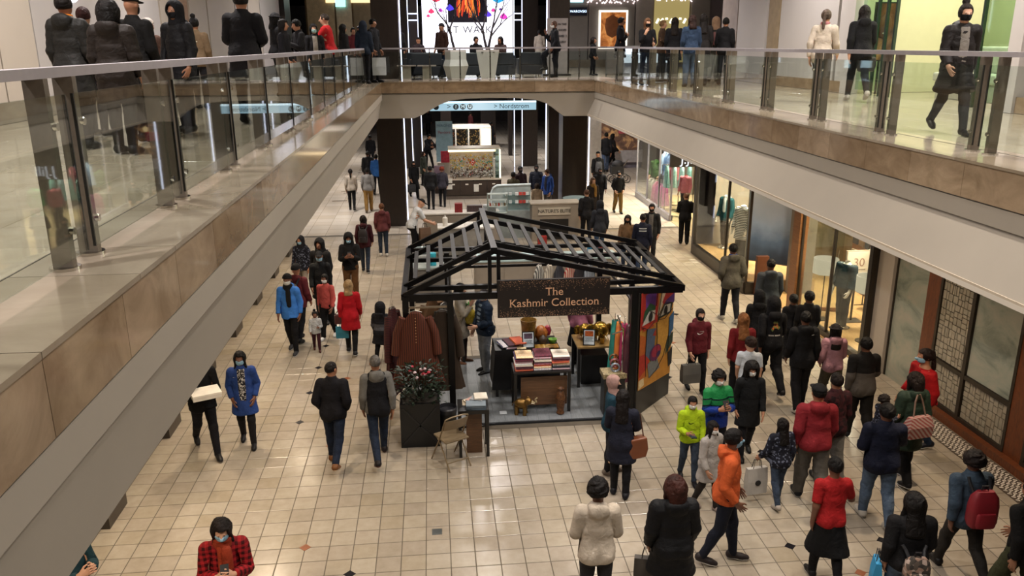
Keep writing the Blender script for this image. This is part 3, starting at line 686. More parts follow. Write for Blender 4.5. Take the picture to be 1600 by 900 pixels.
PAT = {'plaid': lambda: m_obj('red_black_plaid', kind=k_plaid), 'camo': lambda: m_obj('camo_print', kind=k_blot(26, ['2b2622', '8a6f60', '3d362f', 'a08d82', '4b4038'])),
       'blouse': lambda: m_obj('white_black_print', kind=k_blot(60, ['141417', '1d1c20', 'b9b6b2', '17171a', '8e8a88'])),
       'greenblue': lambda: m_obj('green_blue_blocks', .5, kind=k_zones([(.8, '17307e'), (1.17, '123a6a'), (1.20, '0c1420'), (1.225, '1c6b3c'), (1.30, '0c1420'), (1.32, '1f7a42')])),
       'blackgrey': lambda: m_obj('black_grey_blocks', kind=k_zones([(.8, '46413c'), (1.2, '12100f')])), 'greyband': lambda: m_obj('grey_band_blocks', kind=k_zones([(.8, '16161a'), (1.02, '45454a'), (1.2, '1b1b20')])),
       'floral': lambda: m_obj('dark_floral_print', kind=k_blot(34, ['14161f', '191b26', '151620', '5a5f70', '171922', '1a1c26'])),
       'darkplaid': lambda: m_obj('maroon_black_check', kind=k_blot(22, ['2a1418', '3b1a1e', '1c1013', '331619'])),
       'paisley': lambda: m_obj('mustard_plaid', kind=k_stripe(7, '2b2118', '8a6a32', 'X')),
       'stripe': lambda: m_obj('white_striped_knit', kind=k_stripe(7, 'd8d8d2', '2a3138')), 'teeband': lambda: m_obj('white_black_gingham', kind=k_blot(50, ['e0e0dc', '30424a', 'c7cccb', '22505a']))}
def m_skin():
    t = NT('skin'); oc = t.n('ShaderNodeObjectInfo').outputs['Color']; a = t.n('ShaderNodeAttribute'); a.attribute_name = 'face'
    s = t.n('ShaderNodeSeparateColor'); t.l(a.outputs['Color'], s.inputs[0])
    c = t.mix(s.outputs[0], oc, '6b2f2a'); c = t.mix(s.outputs[1], c, '15100e'); c = t.mix(s.outputs[2], c, 'a89a90')
    t.base(c); t.pr(.5, 0, .4); t.b.inputs['Subsurface Weight'].default_value = .0; t.bump(t.noise(t.coord(attr='rest'), 150, 2), .08, .002); return t.m
M_skin = m_skin()
def face_cols(v):
    Q = mir(v); x, y, z = Q.T; c = np.zeros((len(v), 4)); c[:, 3] = 1
    c[:, 0] = .6*((np.abs(z-1.577) < .010) & (x < .026) & (y < -.075))
    c[:, 1] = ((np.abs(z-1.672-.0) < .0055) & (x > .012) & (x < .048) & (y < -.06))*.8
    e = (np.hypot((x-.030)/.017, (z-1.646)/.008) < 1) & (y < -.07); ir = np.hypot(x-.030, z-1.646) < .0085
    c[:, 2] = .5*(e & ~ir); c[:, 1] = np.maximum(c[:, 1], e & ir); return c
FACEC = [face_cols(q[0]) for q in TPL['body']]
# ---- posing
def Rx(a): c, s = math.cos(a), math.sin(a); return np.array([[1, 0, 0], [0, c, -s], [0, s, c]])
def Ry(a): c, s = math.cos(a), math.sin(a); return np.array([[c, 0, s], [0, 1, 0], [-s, 0, c]])
def Rz(a): c, s = math.cos(a), math.sin(a); return np.array([[c, -s, 0], [s, c, 0], [0, 0, 1]])
def about(Rm, p): M = np.eye(4); M[:3, :3] = Rm; p = np.array(p); M[:3, 3] = p-Rm@p; return M
POSES = {
 'stand': dict(L=(4, 3), Rr=(-2, 2), aL=(2, 2, 14, 6), aR=(4, 2, 16, 6)),
 'walk': dict(L=(22, 8), Rr=(-16, 26), aL=(-14, 2, 14, 5), aR=(18, 2, 24, 5), lean=3),
 'walk2': dict(L=(-15, 30), Rr=(22, 7), aL=(18, 2, 26, 5), aR=(-14, 2, 12, 5), lean=3),
 'stroll': dict(L=(12, 6), Rr=(-9, 14), aL=(-6, 2, 14, 5), aR=(8, 2, 18, 5), lean=2),
 'stroll2': dict(L=(-9, 14), Rr=(12, 6), aL=(8, 2, 18, 5), aR=(-6, 2, 14, 5), lean=2),
 'phone': dict(L=(5, 4), Rr=(-3, 3), aL=(18, 2, 88, 38), aR=(18, 2, 86, 40), head=(18, 0)),
 'phonewalk': dict(L=(16, 6), Rr=(-12, 20), aL=(16, 2, 84, 40), aR=(14, 2, 78, 36), head=(16, 0), lean=3),
 'pockets': dict(L=(12, 6), Rr=(-9, 12), aL=(-14, 8, 46, 26), aR=(-14, 8, 46, 26)),
 'armsfold': dict(L=(4, 3), Rr=(-2, 2), aL=(16, 2, 100, 68), aR=(16, 2, 96, 64)),
 'carry': dict(L=(6, 5), Rr=(-8, 12), aL=(30, 4, 95, 30), aR=(28, 4, 85, 34)),
 'reach': dict(L=(6, 4), Rr=(-4, 4), aL=(40, 2, 55, 12), aR=(6, 2, 18, 6), lean=6),
 'lean': dict(L=(24, 6), Rr=(2, 4), aL=(62, 2, 20, 10), aR=(58, 2, 30, 10), lean=38, head=(14, 0)),
 'stepup': dict(L=(2, 2), Rr=(62, 72), aL=(10, 4, 20, 5), aR=(30, 2, 118, 20), lean=4, head=(4, 0)),
 'sit': dict(L=(84, 84), Rr=(86, 88), aL=(30, 3, 60, 20), aR=(30, 3, 60, 20), lean=4),
 'chin': dict(L=(5, 4), Rr=(-3, 3), aL=(14, 2, 60, 30), aR=(28, 2, 112, 30)),
}
def bones(p, hs=1.):
    B = [np.eye(4) for _ in range(15)]; lean = R(p.get('lean', 0)); hp, hy = p.get('head', (4, 0))
    pel = about(Rx(lean*.5), (0, 0, .95)); ch = pel @ about(Rx(lean*.5) @ Rz(R(p.get('twist', 0))), (0, 0, 1.1))
    B[0] = pel; B[1] = ch
    hd = ch @ about(Rx(R(hp)-lean*.35) @ Rz(R(hy)), (0, .01, 1.5)); sc = np.eye(4); sc[:3, :3] *= hs; sc[:3, 3] = np.array([0, 0, 1.5])*(1-hs); B[2] = hd @ sc
    for sg, key, i in ((1, 'aL', 3), (-1, 'aR', 6)):
        fl, ab, el, inw = [R(q) for q in p[key]]; ab -= R(7); m = np.array([sg, 1, 1]); s, e, w = SH*m, EL*m, WR*m
        up = ch @ about(Rx(-fl) @ Ry(-sg*ab), s); fo = up @ about(Rz(-sg*inw) @ Rx(-el), e); B[i] = up; B[i+1] = fo; B[i+2] = fo @ about(Rx(-.12), w)
    for sg, key, i in ((1, 'L', 9), (-1, 'Rr', 12)):
        th, kn = [R(q) for q in p[key]]; h = (.09*sg, 0, .92); k = (.093*sg, 0, .5); a = (.095*sg, .01, .085)
        t = about(Rx(lean*.0), (0, 0, .95)) @ about(Rx(-th), h); s = t @ about(Rx(kn), k); net = kn-th
        f = s @ about(Rx(-net*(1. if net < R(8) else .55)), a); B[i], B[i+1], B[i+2] = t, s, f
    return np.stack(B)
def pose_v(v, w, B):
    h = np.concatenate([v, np.ones((len(v), 1))], 1); T = np.einsum('nb,bij->nij', w, B); return np.einsum('nij,nj->ni', T, h)[:, :3]
def mk(name, v, f, mat, parent, color=None, rest=None, face=None):
    me = bpy.data.meshes.new(name); me.from_pydata(v.tolist(), [], f); me.shade_smooth(); me.materials.append(mat)
    if rest is not None:
        a = me.attributes.new('rest', 'FLOAT_VECTOR', 'POINT'); a.data.foreach_set('vector', np.ascontiguousarray(rest, dtype=np.float32).ravel())
    if face is not None:
        a = me.color_attributes.new('face', 'FLOAT_COLOR', 'POINT'); a.data.foreach_set('color', np.ascontiguousarray(face, dtype=np.float32).ravel())
    o = bpy.data.objects.new(name, me); COL.objects.link(o); o.parent = parent
    if color: o.color = (*lin(color), 1)
    return o
BVH = {}
def decal_verts(key, pts, front=True):   # pts (x, z) in rest space laid onto the garment's front or back
    if key not in BVH: BVH[key] = BVHTree.FromPolygons(TPL[key][0][0].tolist(), TPL[key][0][1])
    out = []
    for x, z in pts:
        h = BVH[key].ray_cast(Vector((x, -.6 if front else .6, z)), Vector((0, 1 if front else -1, 0)))[0]
        y = h.y if h else (-.13 if front else .13); out.append((x, y-.006 if front else y+.006, z))
    return np.array(out)
def strip_decal(cx, cz, poly, n=10):    # poly: list of (top, bottom) edges along a mark
    return [(cx+x, cz+z) for x, z in poly]
SW_T = [(-.5, .02), (-.42, -.10), (-.28, -.13), (-.1, -.08), (.1, .02), (.3, .13), (.5, .24)]; SW_B = [(-.42, .12), (-.37, .02), (-.27, -.03), (-.1, -.01), (.1, .06), (.3, .15), (.5, .24)]
PEOPLE = {}
NAMES = {'tee': 't_shirt', 'hoodjacket': 'hooded_jacket', 'hoodcoat': 'hooded_coat', 'longcoat': 'long_coat', 'slim': 'trousers', 'loose': 'trousers', 'puffer': 'puffer_jacket'}
HN_ = {'cap': 'cap', 'hood': 'hood', 'beanie': 'beanie', 'scarfhead': 'headscarf', 'bushat': 'hat'}
def person(key, label, foot=None, topy=None, head=None, h=None, z=0., hd=0., pose='stand', top=('jacket', '15151a'), bot=('slim', '17171b'), hair=('short', '17110e'),
           skin='8a5f48', mask=None, shoes='1a1a1c', sole=None, w=1., mod=None, front=None, scarf=None, collar=None, hat=None, under=None, over=None, kid=False, lod=0, group=None, marks=(), dz=0., pos=None, dummy=False):
    if pos is not None: base = Vector(pos)
    elif foot is not None:
        base = at_z(foot[0], foot[1], z)
        if h is None: h = tall(foot, topy, z)
    else: base = at_z(head[0], head[1], z+h); base.z = z
    hs = 1.22 if kid else 1.0
    p = dict(POSES[pose]); p.update(mod or {})
    if p.pop('swap', 0): p['L'], p['Rr'] = p['Rr'], p['L']; p['aL'], p['aR'] = p['aR'], p['aL']
    B = bones(p, hs); s = h/(1.75 if not kid else 1.81); scl = np.array([s*w, s*w, s])
    if kid: scl = np.array([s*1.08, s*1.08, s])
    sv = [pose_v(TPL[k][lod][0], TPL[k][lod][2], B) for k in ('shoeL', 'shoeR')]; zmin = min(q[:, 2].min() for q in sv)-.003
    if pose == 'sit': zmin -= 0
    root = bpy.data.objects.new('mannequin' if dummy else 'person', None); COL.objects.link(root); root.location = (base.x, base.y, z+dz); root.rotation_euler = (0, 0, R(hd)); root.empty_display_size = .1
    tag(root, label, 'mannequin' if dummy else 'person', group)
    def part(name, k, mat, col, **kw):
        v, f, wt = TPL[k][lod]; q = pose_v(v, wt, B); q[:, 2] -= zmin; return mk(name, q*scl, f, mat, root, col, v, **kw)
    if dummy:
        v, f, wt = TPL['body'][lod]; q = pose_v(v, wt, B); q[:, 2] -= zmin; keep = v[:, 2] < 1.53
        mk('body', q*scl, [g for g in f if keep[list(g)].all()], M_cloth, root, skin, v)
    else: part('body', 'body', M_skin, skin, face=FACEC[lod])
    def garment(g, nm=None):
        m = M_cloth
        if len(g) > 2 and g[2]: m = PAT[g[2]]() if g[2] in PAT else {'nylon': M_nylon, 'denim': M_denim, 'foil': M_shiny}[g[2]]
        elif g[0] in ('puffer', 'hoodcoat'): m = M_nylon
        return part(nm or NAMES.get(g[0], g[0]), g[0], m, g[1])
    garment(top); garment(bot)
    if under: garment(under)
    if over: garment(over)
    for k in () if dummy else ('L', 'R'):
        so = part('shoe', 'shoe'+k, M_shoe, shoes)
        v, f, wt = TPL['sole'+k][lod]; q = pose_v(v, wt, B); q[:, 2] -= zmin; mk('sole', q*scl, f, M_shoe, so, sole or shoes, v)
    if hair: part(HN_.get(hair[0], 'hair'), hair[0], M_cloth if hair[0] in HN_ else M_hair, hair[1])
    if hat: part(HN_.get(hat[0], 'hat'), hat[0], M_cloth, hat[1])
    if mask: part('face_mask', 'mask', M_cloth, mask)
    if front: part('shirt_front', 'shirtfront', PAT[front[1]]() if len(front) > 1 else M_cloth, front[0])
    if scarf: part('scarf', 'scarf', M_cloth, scarf)
    if collar: part('collar', 'collar', M_cloth, collar)
    for mk_ in marks:   # (kind, front?, x, z, size, colour)
        kind, fr, cx, cz, size, col = mk_[:6]; sg = 1 if not fr else 1
        polys = []
        if kind == 'swoosh':
            n = len(SW_T)
            for i in range(n-1): polys.append([SW_T[i], SW_T[i+1], SW_B[i+1], SW_B[i]])
        elif kind == 'bar': polys = [[(-.5+i/6, -.12), (-.5+(i+1)/6, -.12), (-.5+(i+1)/6, .12), (-.5+i/6, .12)] for i in range(6)]
        elif kind == 'bars': polys = [[(-.5+i/6, o-.07), (-.5+(i+1)/6, o-.07), (-.5+(i+1)/6, o+.07), (-.5+i/6, o+.07)] for i in range(6) for o in (.16, -.16)]
        elif kind == 'letters':
            r = random.Random(len(mk_[6]))
            for i, chx in enumerate(mk_[6]):
                x0 = -.5+i/len(mk_[6]); d = .75/len(mk_[6])
                if chx == ' ': continue
                polys += [[(x0, -.06), (x0+d*.3, -.06), (x0+d*.3, .06), (x0, .06)], [(x0+d*.3, .02), (x0+d, .02), (x0+d, .06), (x0+d*.3, .06)], [(x0+d*.7, -.06), (x0+d, -.06), (x0+d, .02), (x0+d*.7, .02)]]
        elif kind == 'flower':
            r = random.Random(5)
            for i in range(mk_[6]):
                a, q = r.uniform(0, 6.28), r.uniform(0, .42); c0 = (q*math.cos(a), q*math.sin(a)); e = r.uniform(.07, .13)
                polys.append([(c0[0]+e*math.cos(b*1.047), c0[1]+e*math.sin(b*1.047)) for b in range(6)])
        vs, fs = [], []
        for q in polys:
            fs.append(tuple(range(len(vs), len(vs)+len(q)))); vs += [(cx+size*a*(1 if fr else -1), cz+size*b) for a, b in q]
        v = decal_verts(top[0], vs, fr); wt = weights(v, False, np.zeros(len(v), bool)); q = pose_v(v, wt, B); q[:, 2] -= zmin
        mk('print', q*scl, fs, M_cloth, root, col, v)
    # where the hands and shoulders are, in world space, for things that are held
    Mw = np.array(Matrix.Translation(root.location) @ Matrix.Rotation(R(hd), 4, 'Z'))
    def wp(pt, b):
        q = (B[b] @ np.array([*pt, 1]))[:3]; q[2] -= zmin; q = q*scl; return Vector((Mw @ np.array([*q, 1]))[:3])
    hl = WR+HD*.075; PEOPLE[key] = dict(root=root, L=wp(hl, 5), R=wp(hl*np.array([-1, 1, 1]), 8), back=wp((0, .17, 1.28), 1), side=wp((.22, 0, .95), 0), hd=R(hd), h=h, s=s)
    return root
# ================================================================== UPPER GALLERY
GLASS = glass('railing_glass', 'f3f8f5', 1.0)
def railing(name, label, p0, p1, pair0, step, n, gap, nrm, single=False):
    # p0 -> p1 run of the rail; posts in pairs, glass panes clamped on the atrium side
    p0, p1 = Vector(p0), Vector(p1); d = (p1-p0).normalized(); L = (p1-p0).length; nv = Vector(nrm)
    root = thing(name, p0, label, 'railing')
    root['_b'] = tuple(p0)
    M = MB().bar(p0+Vector((0, 0, .975)), p1+Vector((0, 0, .975)), .085, .05); M.ob('handrail', M_rail, root)
    pm = MB(); w = .03 if single else .1
    pm.bar((0, 0, 0), (0, 0, .95), w, w*.5 if not single else w, up=d); pme = pm.mesh('post'); pme.materials.append(M_steel)
    bm_ = MB().cyl((0, 0, 0), .075 if not single else .04, .016, 14).mesh('base_plate', True); bm_.materials.append(M_chrome)
    cm = MB().tube([(0, 0, 0), nv*.075], .02, 8).mesh('clamp', True); cm.materials.append(M_chrome)
    ts = []
    for k in range(n):
        c = pair0+k*step
        for s in ((-gap/2, gap/2) if not single else (0,)):
            t = c+s
            if t < 0 or t > L: continue
            po = inst('post', pme, root, d*t); inst('base_plate', bm_, po)
            for z in (.2, .72): inst('clamp', cm, po, Vector((0, 0, z)))
        ts.append(c)
    for a, b in zip(ts, ts[1:]):
        a, b = max(a, 0), min(b, L)
        if b-a < .2: continue
        g = .05 if not single else .015
        q = p0+nv*.075; A, Bq = q+d*(a+g), q+d*(b-g)
        pn = MB().bar(A+Vector((0, 0, .47)), Bq+Vector((0, 0, .47)), .012, .80); pn.ob('glass_pane', GLASS, root)
        for e in (A, Bq):
            MB().bar(e+Vector((0, 0, .07)), e+Vector((0, 0, .87)), .014, .012, up=d).ob('pane_edge', plain('20211f', .3), root)
    return root
railing('glass_railing', 'glass balustrade with flat steel handrail along the left gallery edge', (-1.9, .3, UP), (-1.9, 26.5, UP), .73, 1.7, 17, .33, (1, 0, 0))
railing('glass_railing', 'glass balustrade with paired steel posts along the right gallery edge', (5.63, .3, UP), (5.63, 26.5, UP), .19, 1.87, 16, .28, (-1, 0, 0))
railing('glass_railing', 'low glass balustrade with thin posts across the bridge front', (-1.88, 26.5, UP), (5.6, 26.5, UP), .0, .94, 9, .0, (0, -1, 0), True)
# ---- left gallery wall
MC = plain('b9afa2', .5, var=.03, scale=1); ML = plain('b5b0ad', .45, var=.03, scale=1)
lw = slab('wall_upper_left', (-6.6, 2, UP), (-6.4, 41, 9.6), plain('a29a92', .5))
for ya, yb, m in ((9, 11.5, MC), (11.52, 13.2, MC), (13.22, 14.4, MC), (14.42, 21.0, ML), (21.1, 22.4, MC), (23.6, 25.4, MC), (25.5, 29.0, MC), (29.1, 31, ML), (31.1, 33.2, MC), (33.3, 37.5, ML)):
    MB().bb((-6.42, ya+.01, UP), (-6.3, yb-.01, 9.6)).ob('panel', m, lw)
MB().bb((-6.42, 22.4, UP), (-6.33, 23.55, 7.6)).ob('timber_panel', m_wood('pale_timber', '8a6a4a', 'a5825c', .5), lw)
MB().bb((-6.42, 5, UP), (-6.27, 21, UP+.3)).ob('stone_skirting', M_cope, lw)
MB().bb((-6.42, 37.6, UP), (-6.1, 39, 9.6)).ob('dark_return', plain('1d1614', .4), lw)
sg = MB().sph((-6.26, 16.0, 7.2), .45, 20, 12, (.12, 1, .8)).ob('wall_lamp', emit('f4f2ff', 5.), None, True, base=(-6.26, 16.0, 6.7), label='round glowing white emblem on the left gallery wall', cat='sign')
bw = slab('wall_upper_back', (-6.4, 46.0, UP), (-1.2, 46.2, 9.6), plain('7a6448', .5, var=.25, scale=2))
for x0, x1, c in ((-6.3, -4.9, 'c9b48e'), (-4.8, -4.0, 'd3c3a3'), (-3.9, -2.6, '8b7a5c'), (-2.5, -1.4, '3a312b')):
    MB().bb((x0, 45.9, UP), (x1, 46.0, 8.6)).ob('panel', plain(c, .5), bw)
for x0, x1, z0, z1 in ((-4.0, -2.6, 8.2, 8.6), (-5.3, -4.8, 8.2, 8.6)):
    MB().bb((x0, 45.84, z0), (x1, 45.9, z1)).ob('light_cove', emit('ffe2a8', 1.5), bw)
for x, z, w, h, l in ((-4.55, 8.35, .5, .7, 'small square cyan shop sign high on the far left'), (-2.3, 7.0, .5, .65, 'bright cyan poster on the far left shop corner')):
    MB().bb((x-w/2, 45.8, z-h/2), (x+w/2, 45.9, z+h/2)).ob('shop_sign', emit('8fe6f2', 2.6), None, base=(x, 45.85, z-h/2), label=l, cat='sign')
t = thing('display_tables', (-3.4, 27.6, UP), 'glowing white display fixture beyond the left corner', 'fixture')
for dx in (-.3, .25):
    MB().bb((dx-.2, -.02, .25), (dx+.2, .02, .9)).ob('light_panel', emit('d8ecff', 3.), t)
MB().bb((-.55, -.1, 0), (.5, .1, .25)).ob('base', plain('3a4046', .4), t)
# ---- right gallery wall with the lit shop
rw = slab('wall_upper_right', (9.35, 2, UP), (9.5, 12.7, 9.6), ML)
slab('wall_upper_right_far', (9.35, 18.1, UP), (9.5, 26.3, 9.6), ML)
rf = bpy.data.objects['wall_upper_right_far']
for ya, yb, m in ((18.12, 18.5, ML), (18.6, 21.8, ML), (21.85, 22.6, plain('8f7d60', .5)), (22.7, 24.9, ML), (24.95, 26.3, plain('8d7f74', .4))):
    MB().bb((9.2, ya+.01, UP), (9.36, yb-.01, 9.6)).ob('panel', m, rf)
MB().bb((9.18, 18.1, UP), (9.37, 26.3, UP+.25)).ob('stone_skirting', M_stone, rf)
MB().bb((9.2, 2, UP), (9.37, 12.7, UP+.25)).ob('stone_skirting', M_stone, rw)
for ya, yb in ((12.4, 12.7), (17.75, 18.1)): MB().bb((9.15, ya, UP), (9.4, yb, 9.6)).ob('wall_pier_%d' % int(ya), ML, kind='structure')
sh = slab('wall_shop_interior', (12.4, 11, UP), (12.6, 19.5, 9.6), plain('c9c7a6', .6, var=.02))
slab('wall_shop_side', (9.5, 18.1, UP), (12.4, 18.25, 9.6), plain('c9c7a6', .6, var=.02)); slab('wall_shop_near_side', (9.5, 12.5, UP), (12.4, 12.65, 9.6), plain('c9c7a6', .6, var=.02))
area('shop_lamp', (11, 15.3, 9.58), 2.2, 330, (1, .98, .80), sy=3)
for n_, (ya, yb) in enumerate(((12.75, 13.6), (16.4, 17.7))):
    MB().bb((9.3, ya, UP+.1), (9.32, yb, 9.6)).ob('window_%d' % (n_+1), glass('green_glass', 'dff0e4', 1.2), kind='structure')
for i, y in enumerate((13.63, 16.35, 16.7, 17.05)): MB().bb((9.28, y-.025, UP), (9.34, y+.025, 9.6)).ob('trim_%d' % (i+1), plain('3b4a42', .3, .6), kind='structure')
b = thing('bench', (10.6, 15.2, UP), 'white upholstered bench with sweeping foot inside the lit shop', 'bench')
MB().bb((-.35, -1.2, .32), (.35, 1.2, .5)).ob('seat', plain('cfcabb', .5), b, bevel=.04); MB().bb((.25, -1.2, .5), (.37, 1.2, 1.0)).ob('backrest', plain('cfcabb', .5), b, bevel=.04); MB().bb((-.3, -1.1, 0), (.3, 1.1, .32)).ob('base', plain('b8b2a4', .5), b)
def poster(name, label, c, w, h, face, build, frame='1a1a1a', fw=.03, cat='poster', glow=0.):
    o = thing(name, c, label, cat, rz={'-y': 0, '-x': -math.pi/2, '+x': math.pi/2}[face])
    MB().bb((-w/2-fw, 0, -h/2-fw), (w/2+fw, .05, h/2+fw)).ob('frame', plain(frame, .4) if not glow else emit(frame, glow), o)
    MB().bb((-w/2, -.012, -h/2), (w/2, .0, h/2)).ob('print', build, o); return o
def m_portrait(a, b, c, glow=0.):
    t = NT('portrait_print'); co = t.coord('Object', (1, 1, 1)); f = t.noise(co, 2.2, 4, .6, .8); col = t.ramp(f, [(.3, a), (.5, b), (.7, c)]); t.base(col); t.pr(.4)
    if glow: t.l(col, t.b.inputs['Emission Color']); t.b.inputs['Emission Strength'].default_value = glow
    return t.m
p_ = poster('portrait_poster', 'tall poster of a smiling face on an easel in the lit shop', (9.68, 17.45, UP+1.3), .4, 1.15, '-y', m_portrait('2a1712', '7a4630', 'b07a58'))
MB().bb((-.02, .05, -1.3), (.02, .08, .2)).ob('easel', M_black, p_); MB().lathe((0, -.03, .1), [(.001, -.26), (.11, -.18), (.15, 0), (.12, .18), (.001, .28)], 14, 1, .25).ob('face_print', plain('6f412c', .5), p_, True)
MB().sph((0, -.06, -.03), .06, 10, 6, (1, .3, .35)).ob('smile_print', plain('d9d2c8', .4), p_, True)
p_ = poster('wall_poster', 'dark framed portrait poster deep inside the lit shop', (12.2, 13.9, UP+1.75), .9, .9, '-x', m_portrait('241512', '5a3a30', '8a6a5c'))
# ---- far right gallery: shop fronts beyond the bridge
fb = slab('wall_upper_far', (5.7, 40.2, UP), (15, 40.4, 9.6), plain('8f8790', .5, var=.04))
for x0, x1, c in ((5.75, 6.25, 'a8a08c'), (6.3, 7.5, '8d8a88'), (7.55, 9.75, '8d8885'), (9.8, 10.6, 'b5b0ad'), (12.5, 13.4, 'b5b0ad')):
    MB().bb((x0, 40.08, UP), (x1, 40.2, 9.6)).ob('panel', plain(c, .45, var=.04), fb)
MB().bb((10.7, 40.1, UP+.2), (12.4, 40.15, 8.3)).ob('lit_window', emit('b8a468', .75), fb)
MB().bb((6.2, 40.0, UP+.0), (9.7, 40.1, UP+.35)).ob('stone_skirting', M_cope, fb)
for k in range(7): MB().tube([(10.8+.22*k, 40.02, 7.0+.1*(k % 3)), (10.9+.22*k, 40.02, 7.2)], .05, 6).ob('window_lamp', emit('fff0c0', 4.), fb)
garl = MB()
for k in range(46): garl.sph((7.4+k*.055+random.uniform(-.02, .02), 40.0, 8.05+random.uniform(-.16, .16)), .035, 6, 4)
for k in range(40): garl.sph((10.7+k*.045, 40.0, 8.1+random.uniform(-.12, .12)), .03, 6, 4)
garl.ob('fairy_lights', emit('ffe6e2', 3.), None, base=(8.5, 40, 7.8), label='string of warm fairy lights above the far right shops', cat='lights', kind='stuff')
s = thing('shop_sign', (6.99, 40.0, 7.3), 'dark blue blade sign with pale lettering on far right shop', 'sign')
MB().bb((-.45, 0, .05), (.45, .08, .42)).ob('board', plain('16223a', .4), s); text_mesh('lettering', 'SWAROVSKI', .155, emit('cfe6ff', 2.5), s, face_m((0, -.01, .235)))
s = thing('shop_sign', (6.95, 40.02, 7.95), 'bright cyan square shop sign above the dark blue sign', 'sign'); MB().bb((-.3, 0, 0), (.3, .1, .5)).ob('board', emit('bfeaf6', 2.2), s)
p_ = poster('portrait_lightbox', 'backlit golden portrait lightbox on the far right wall', (8.7, 39.95, 6.72), 1.2, 1.55, '-y', m_portrait('5a2a14', 'b06a34', 'd89a58', .9), 'f2e8d8', .1, 'lightbox', 1.6)
MB().lathe((-.05, -.03, .12), [(.001, -.5), (.26, -.36), (.36, 0), (.3, .38), (.001, .55)], 14, 1, .1).ob('face_print', plain('b9784e', .5), p_, True)
t = thing('display_case', (8.6, 33.0, UP), 'long glowing white display case behind the right railing', 'display case')
MB().bb((-.9, 0, .35), (.9, .5, .95)).ob('lit_front', emit('e8f2ff', 1.5), t); MB().bb((-.95, -.02, 0), (.95, .55, .35)).ob('plinth', plain('8d93a0', .4), t); MB().bb((-.95, -.03, .95), (.95, .55, 1.0)).ob('top', plain('a5a5a5', .3), t)
for k in range(3): MB().bb((-.45+.45*k-.02, -.02, .35), (-.45+.45*k+.02, 0, .95)).ob('mullion', plain('505560', .4), t)
t = thing('information_totem', (4.48, 29.9, UP), 'grey information totem with small black text blocks behind the bald man', 'sign')
MB().bb((-.33, -.05, 0), (.4, .05, 1.95)).ob('board', plain('8f8886', .4), t); MB().bb((-.5, -.25, 0), (.5, .25, .06)).ob('foot', M_black, t)
for k in range(5): text_mesh('lettering', ['IN THE', 'SHOPS', 'LEVEL 2', 'GUEST', 'INFO'][k], .1, plain('26242a', .5), t, face_m((.2, -.06, 1.75-.2*k)))
# ---- bridge: LED wall, planters, lounge
def m_screen():
    t = NT('led_wall_picture'); co = t.coord('Object'); s = t.n('ShaderNodeSeparateXYZ'); t.l(co, s.inputs[0])
    t.base('101010'); t.b.inputs['Emission Color'].default_value = (*lin('f3f1ff'), 1); t.b.inputs['Emission Strength'].default_value = 2.2; return t.m
sc = thing('led_screen', (1.9, 41.8, UP+.55), 'huge bright white video wall with colourful strokes behind the bridge', 'screen')
MB().bb((-2.2, 0, 0), (2.2, .2, 4.05)).ob('panel', m_screen(), sc); MB().bb((-2.35, .02, -.6), (2.35, .25, 0)).ob('plinth', plain('3b4252', .4), sc)
text_mesh('lettering', 'ART WALK', .46, plain('17171f', .5), sc, face_m((-.1, -.02, 1.2)), .012, space=1.15)
MB().bb((-.95, -.012, 1.55), (.95, 0, 4.05)).ob('picture', plain('1d1b3a', .5), sc)
pal = ['ff7a2a', 'ff9a4a', 'f2542a', 'd83a2a']
for k in range(26):
    x = random.uniform(-.55, .6); MB().tube([(x+random.uniform(-.08, .08), -.02, 1.75+random.uniform(0, .5)), (x*.9+random.uniform(-.1, .1), -.025, 2.4), (x*.7, -.02, 3.4)], [.015, .03, .02], 5).ob('paint_stroke', emit(pal[k % 4], 1.3), sc)
for x, z, c, r in ((-1.75, 2.05, 'f23a6a', .16), (-1.9, 1.85, 'e8407a', .1), (-1.3, 2.1, 'c03ac0', .12), (-.85, 2.2, '4a3ae0', .2), (1.0, 1.9, '5a3ad0', .18), (1.5, 2.6, '2aa0d8', .28), (1.75, 1.8, 'd83ab8', .2), (1.25, 2.1, 'e03a9a', .12), (1.6, 2.15, '5a2a8a', .08), (-1.5, 2.6, 'f03a5a', .2)):
    MB().lathe((x, -.02, z), [(.001, -r*.6), (r, -.2*r), (r*.8, .3*r), (.001, r)], 9, 1, .06).ob('paint_blot', emit(c, 1.4), sc)
def tapered(name, label, px, facet):
    p = at_z(px, 123, UP); t = thing(name, (p.x, 27.55, UP), label, 'planter')
    pr = [(.2, 0), (.2, .02), (.33, .92), (.31, .92), (.29, .85)] if not facet else [(.24, 0), (.36, .42), (.3, .62), (.3, .92), (.27, .92), (.26, .85)]
    MB().lathe((0, 0, 0), pr, 4 if not facet else 6, 1.15, 1.15).ob('pot', plain('c9c5c1', .5, var=.02), t); MB().cyl((0, 0, .83), .28, .02, 8).ob('soil', plain('2a221c', .9), t)
    tr = MB(); r = random.Random(3 if facet else 8)
    def grow(a, d, L, rad, n):
        b = a+d*L; tr.tube([a, (a+b)/2+Vector((r.uniform(-.03, .03), r.uniform(-.03, .03), 0)), b], [rad, rad*.85, rad*.6], 5)
        if n:
            for q in range(2 if n < 4 else 3): grow(b if q else (a+b*2)/3, (d+Vector((r.uniform(-.65, .65), r.uniform(-.4, .4), r.uniform(-.05, .35)))).normalized(), L*r.uniform(.62, .85), rad*.58, n-1)
    for s_ in ((-.2,), (.22,)) if not facet else ((-.1,),): grow(Vector((0, 0, .84)), Vector((s_[0]*(2.2 if facet else 1), 0, 1)).normalized(), .75, .05, 4)
    tr.ob('bare_branches', plain('241d22', .7), t, True)
tapered('tall_planter', 'faceted pale planter with bare branches leaning left', 712, True); tapered('tall_planter', 'tapered pale planter with bare upright branches', 762, False)
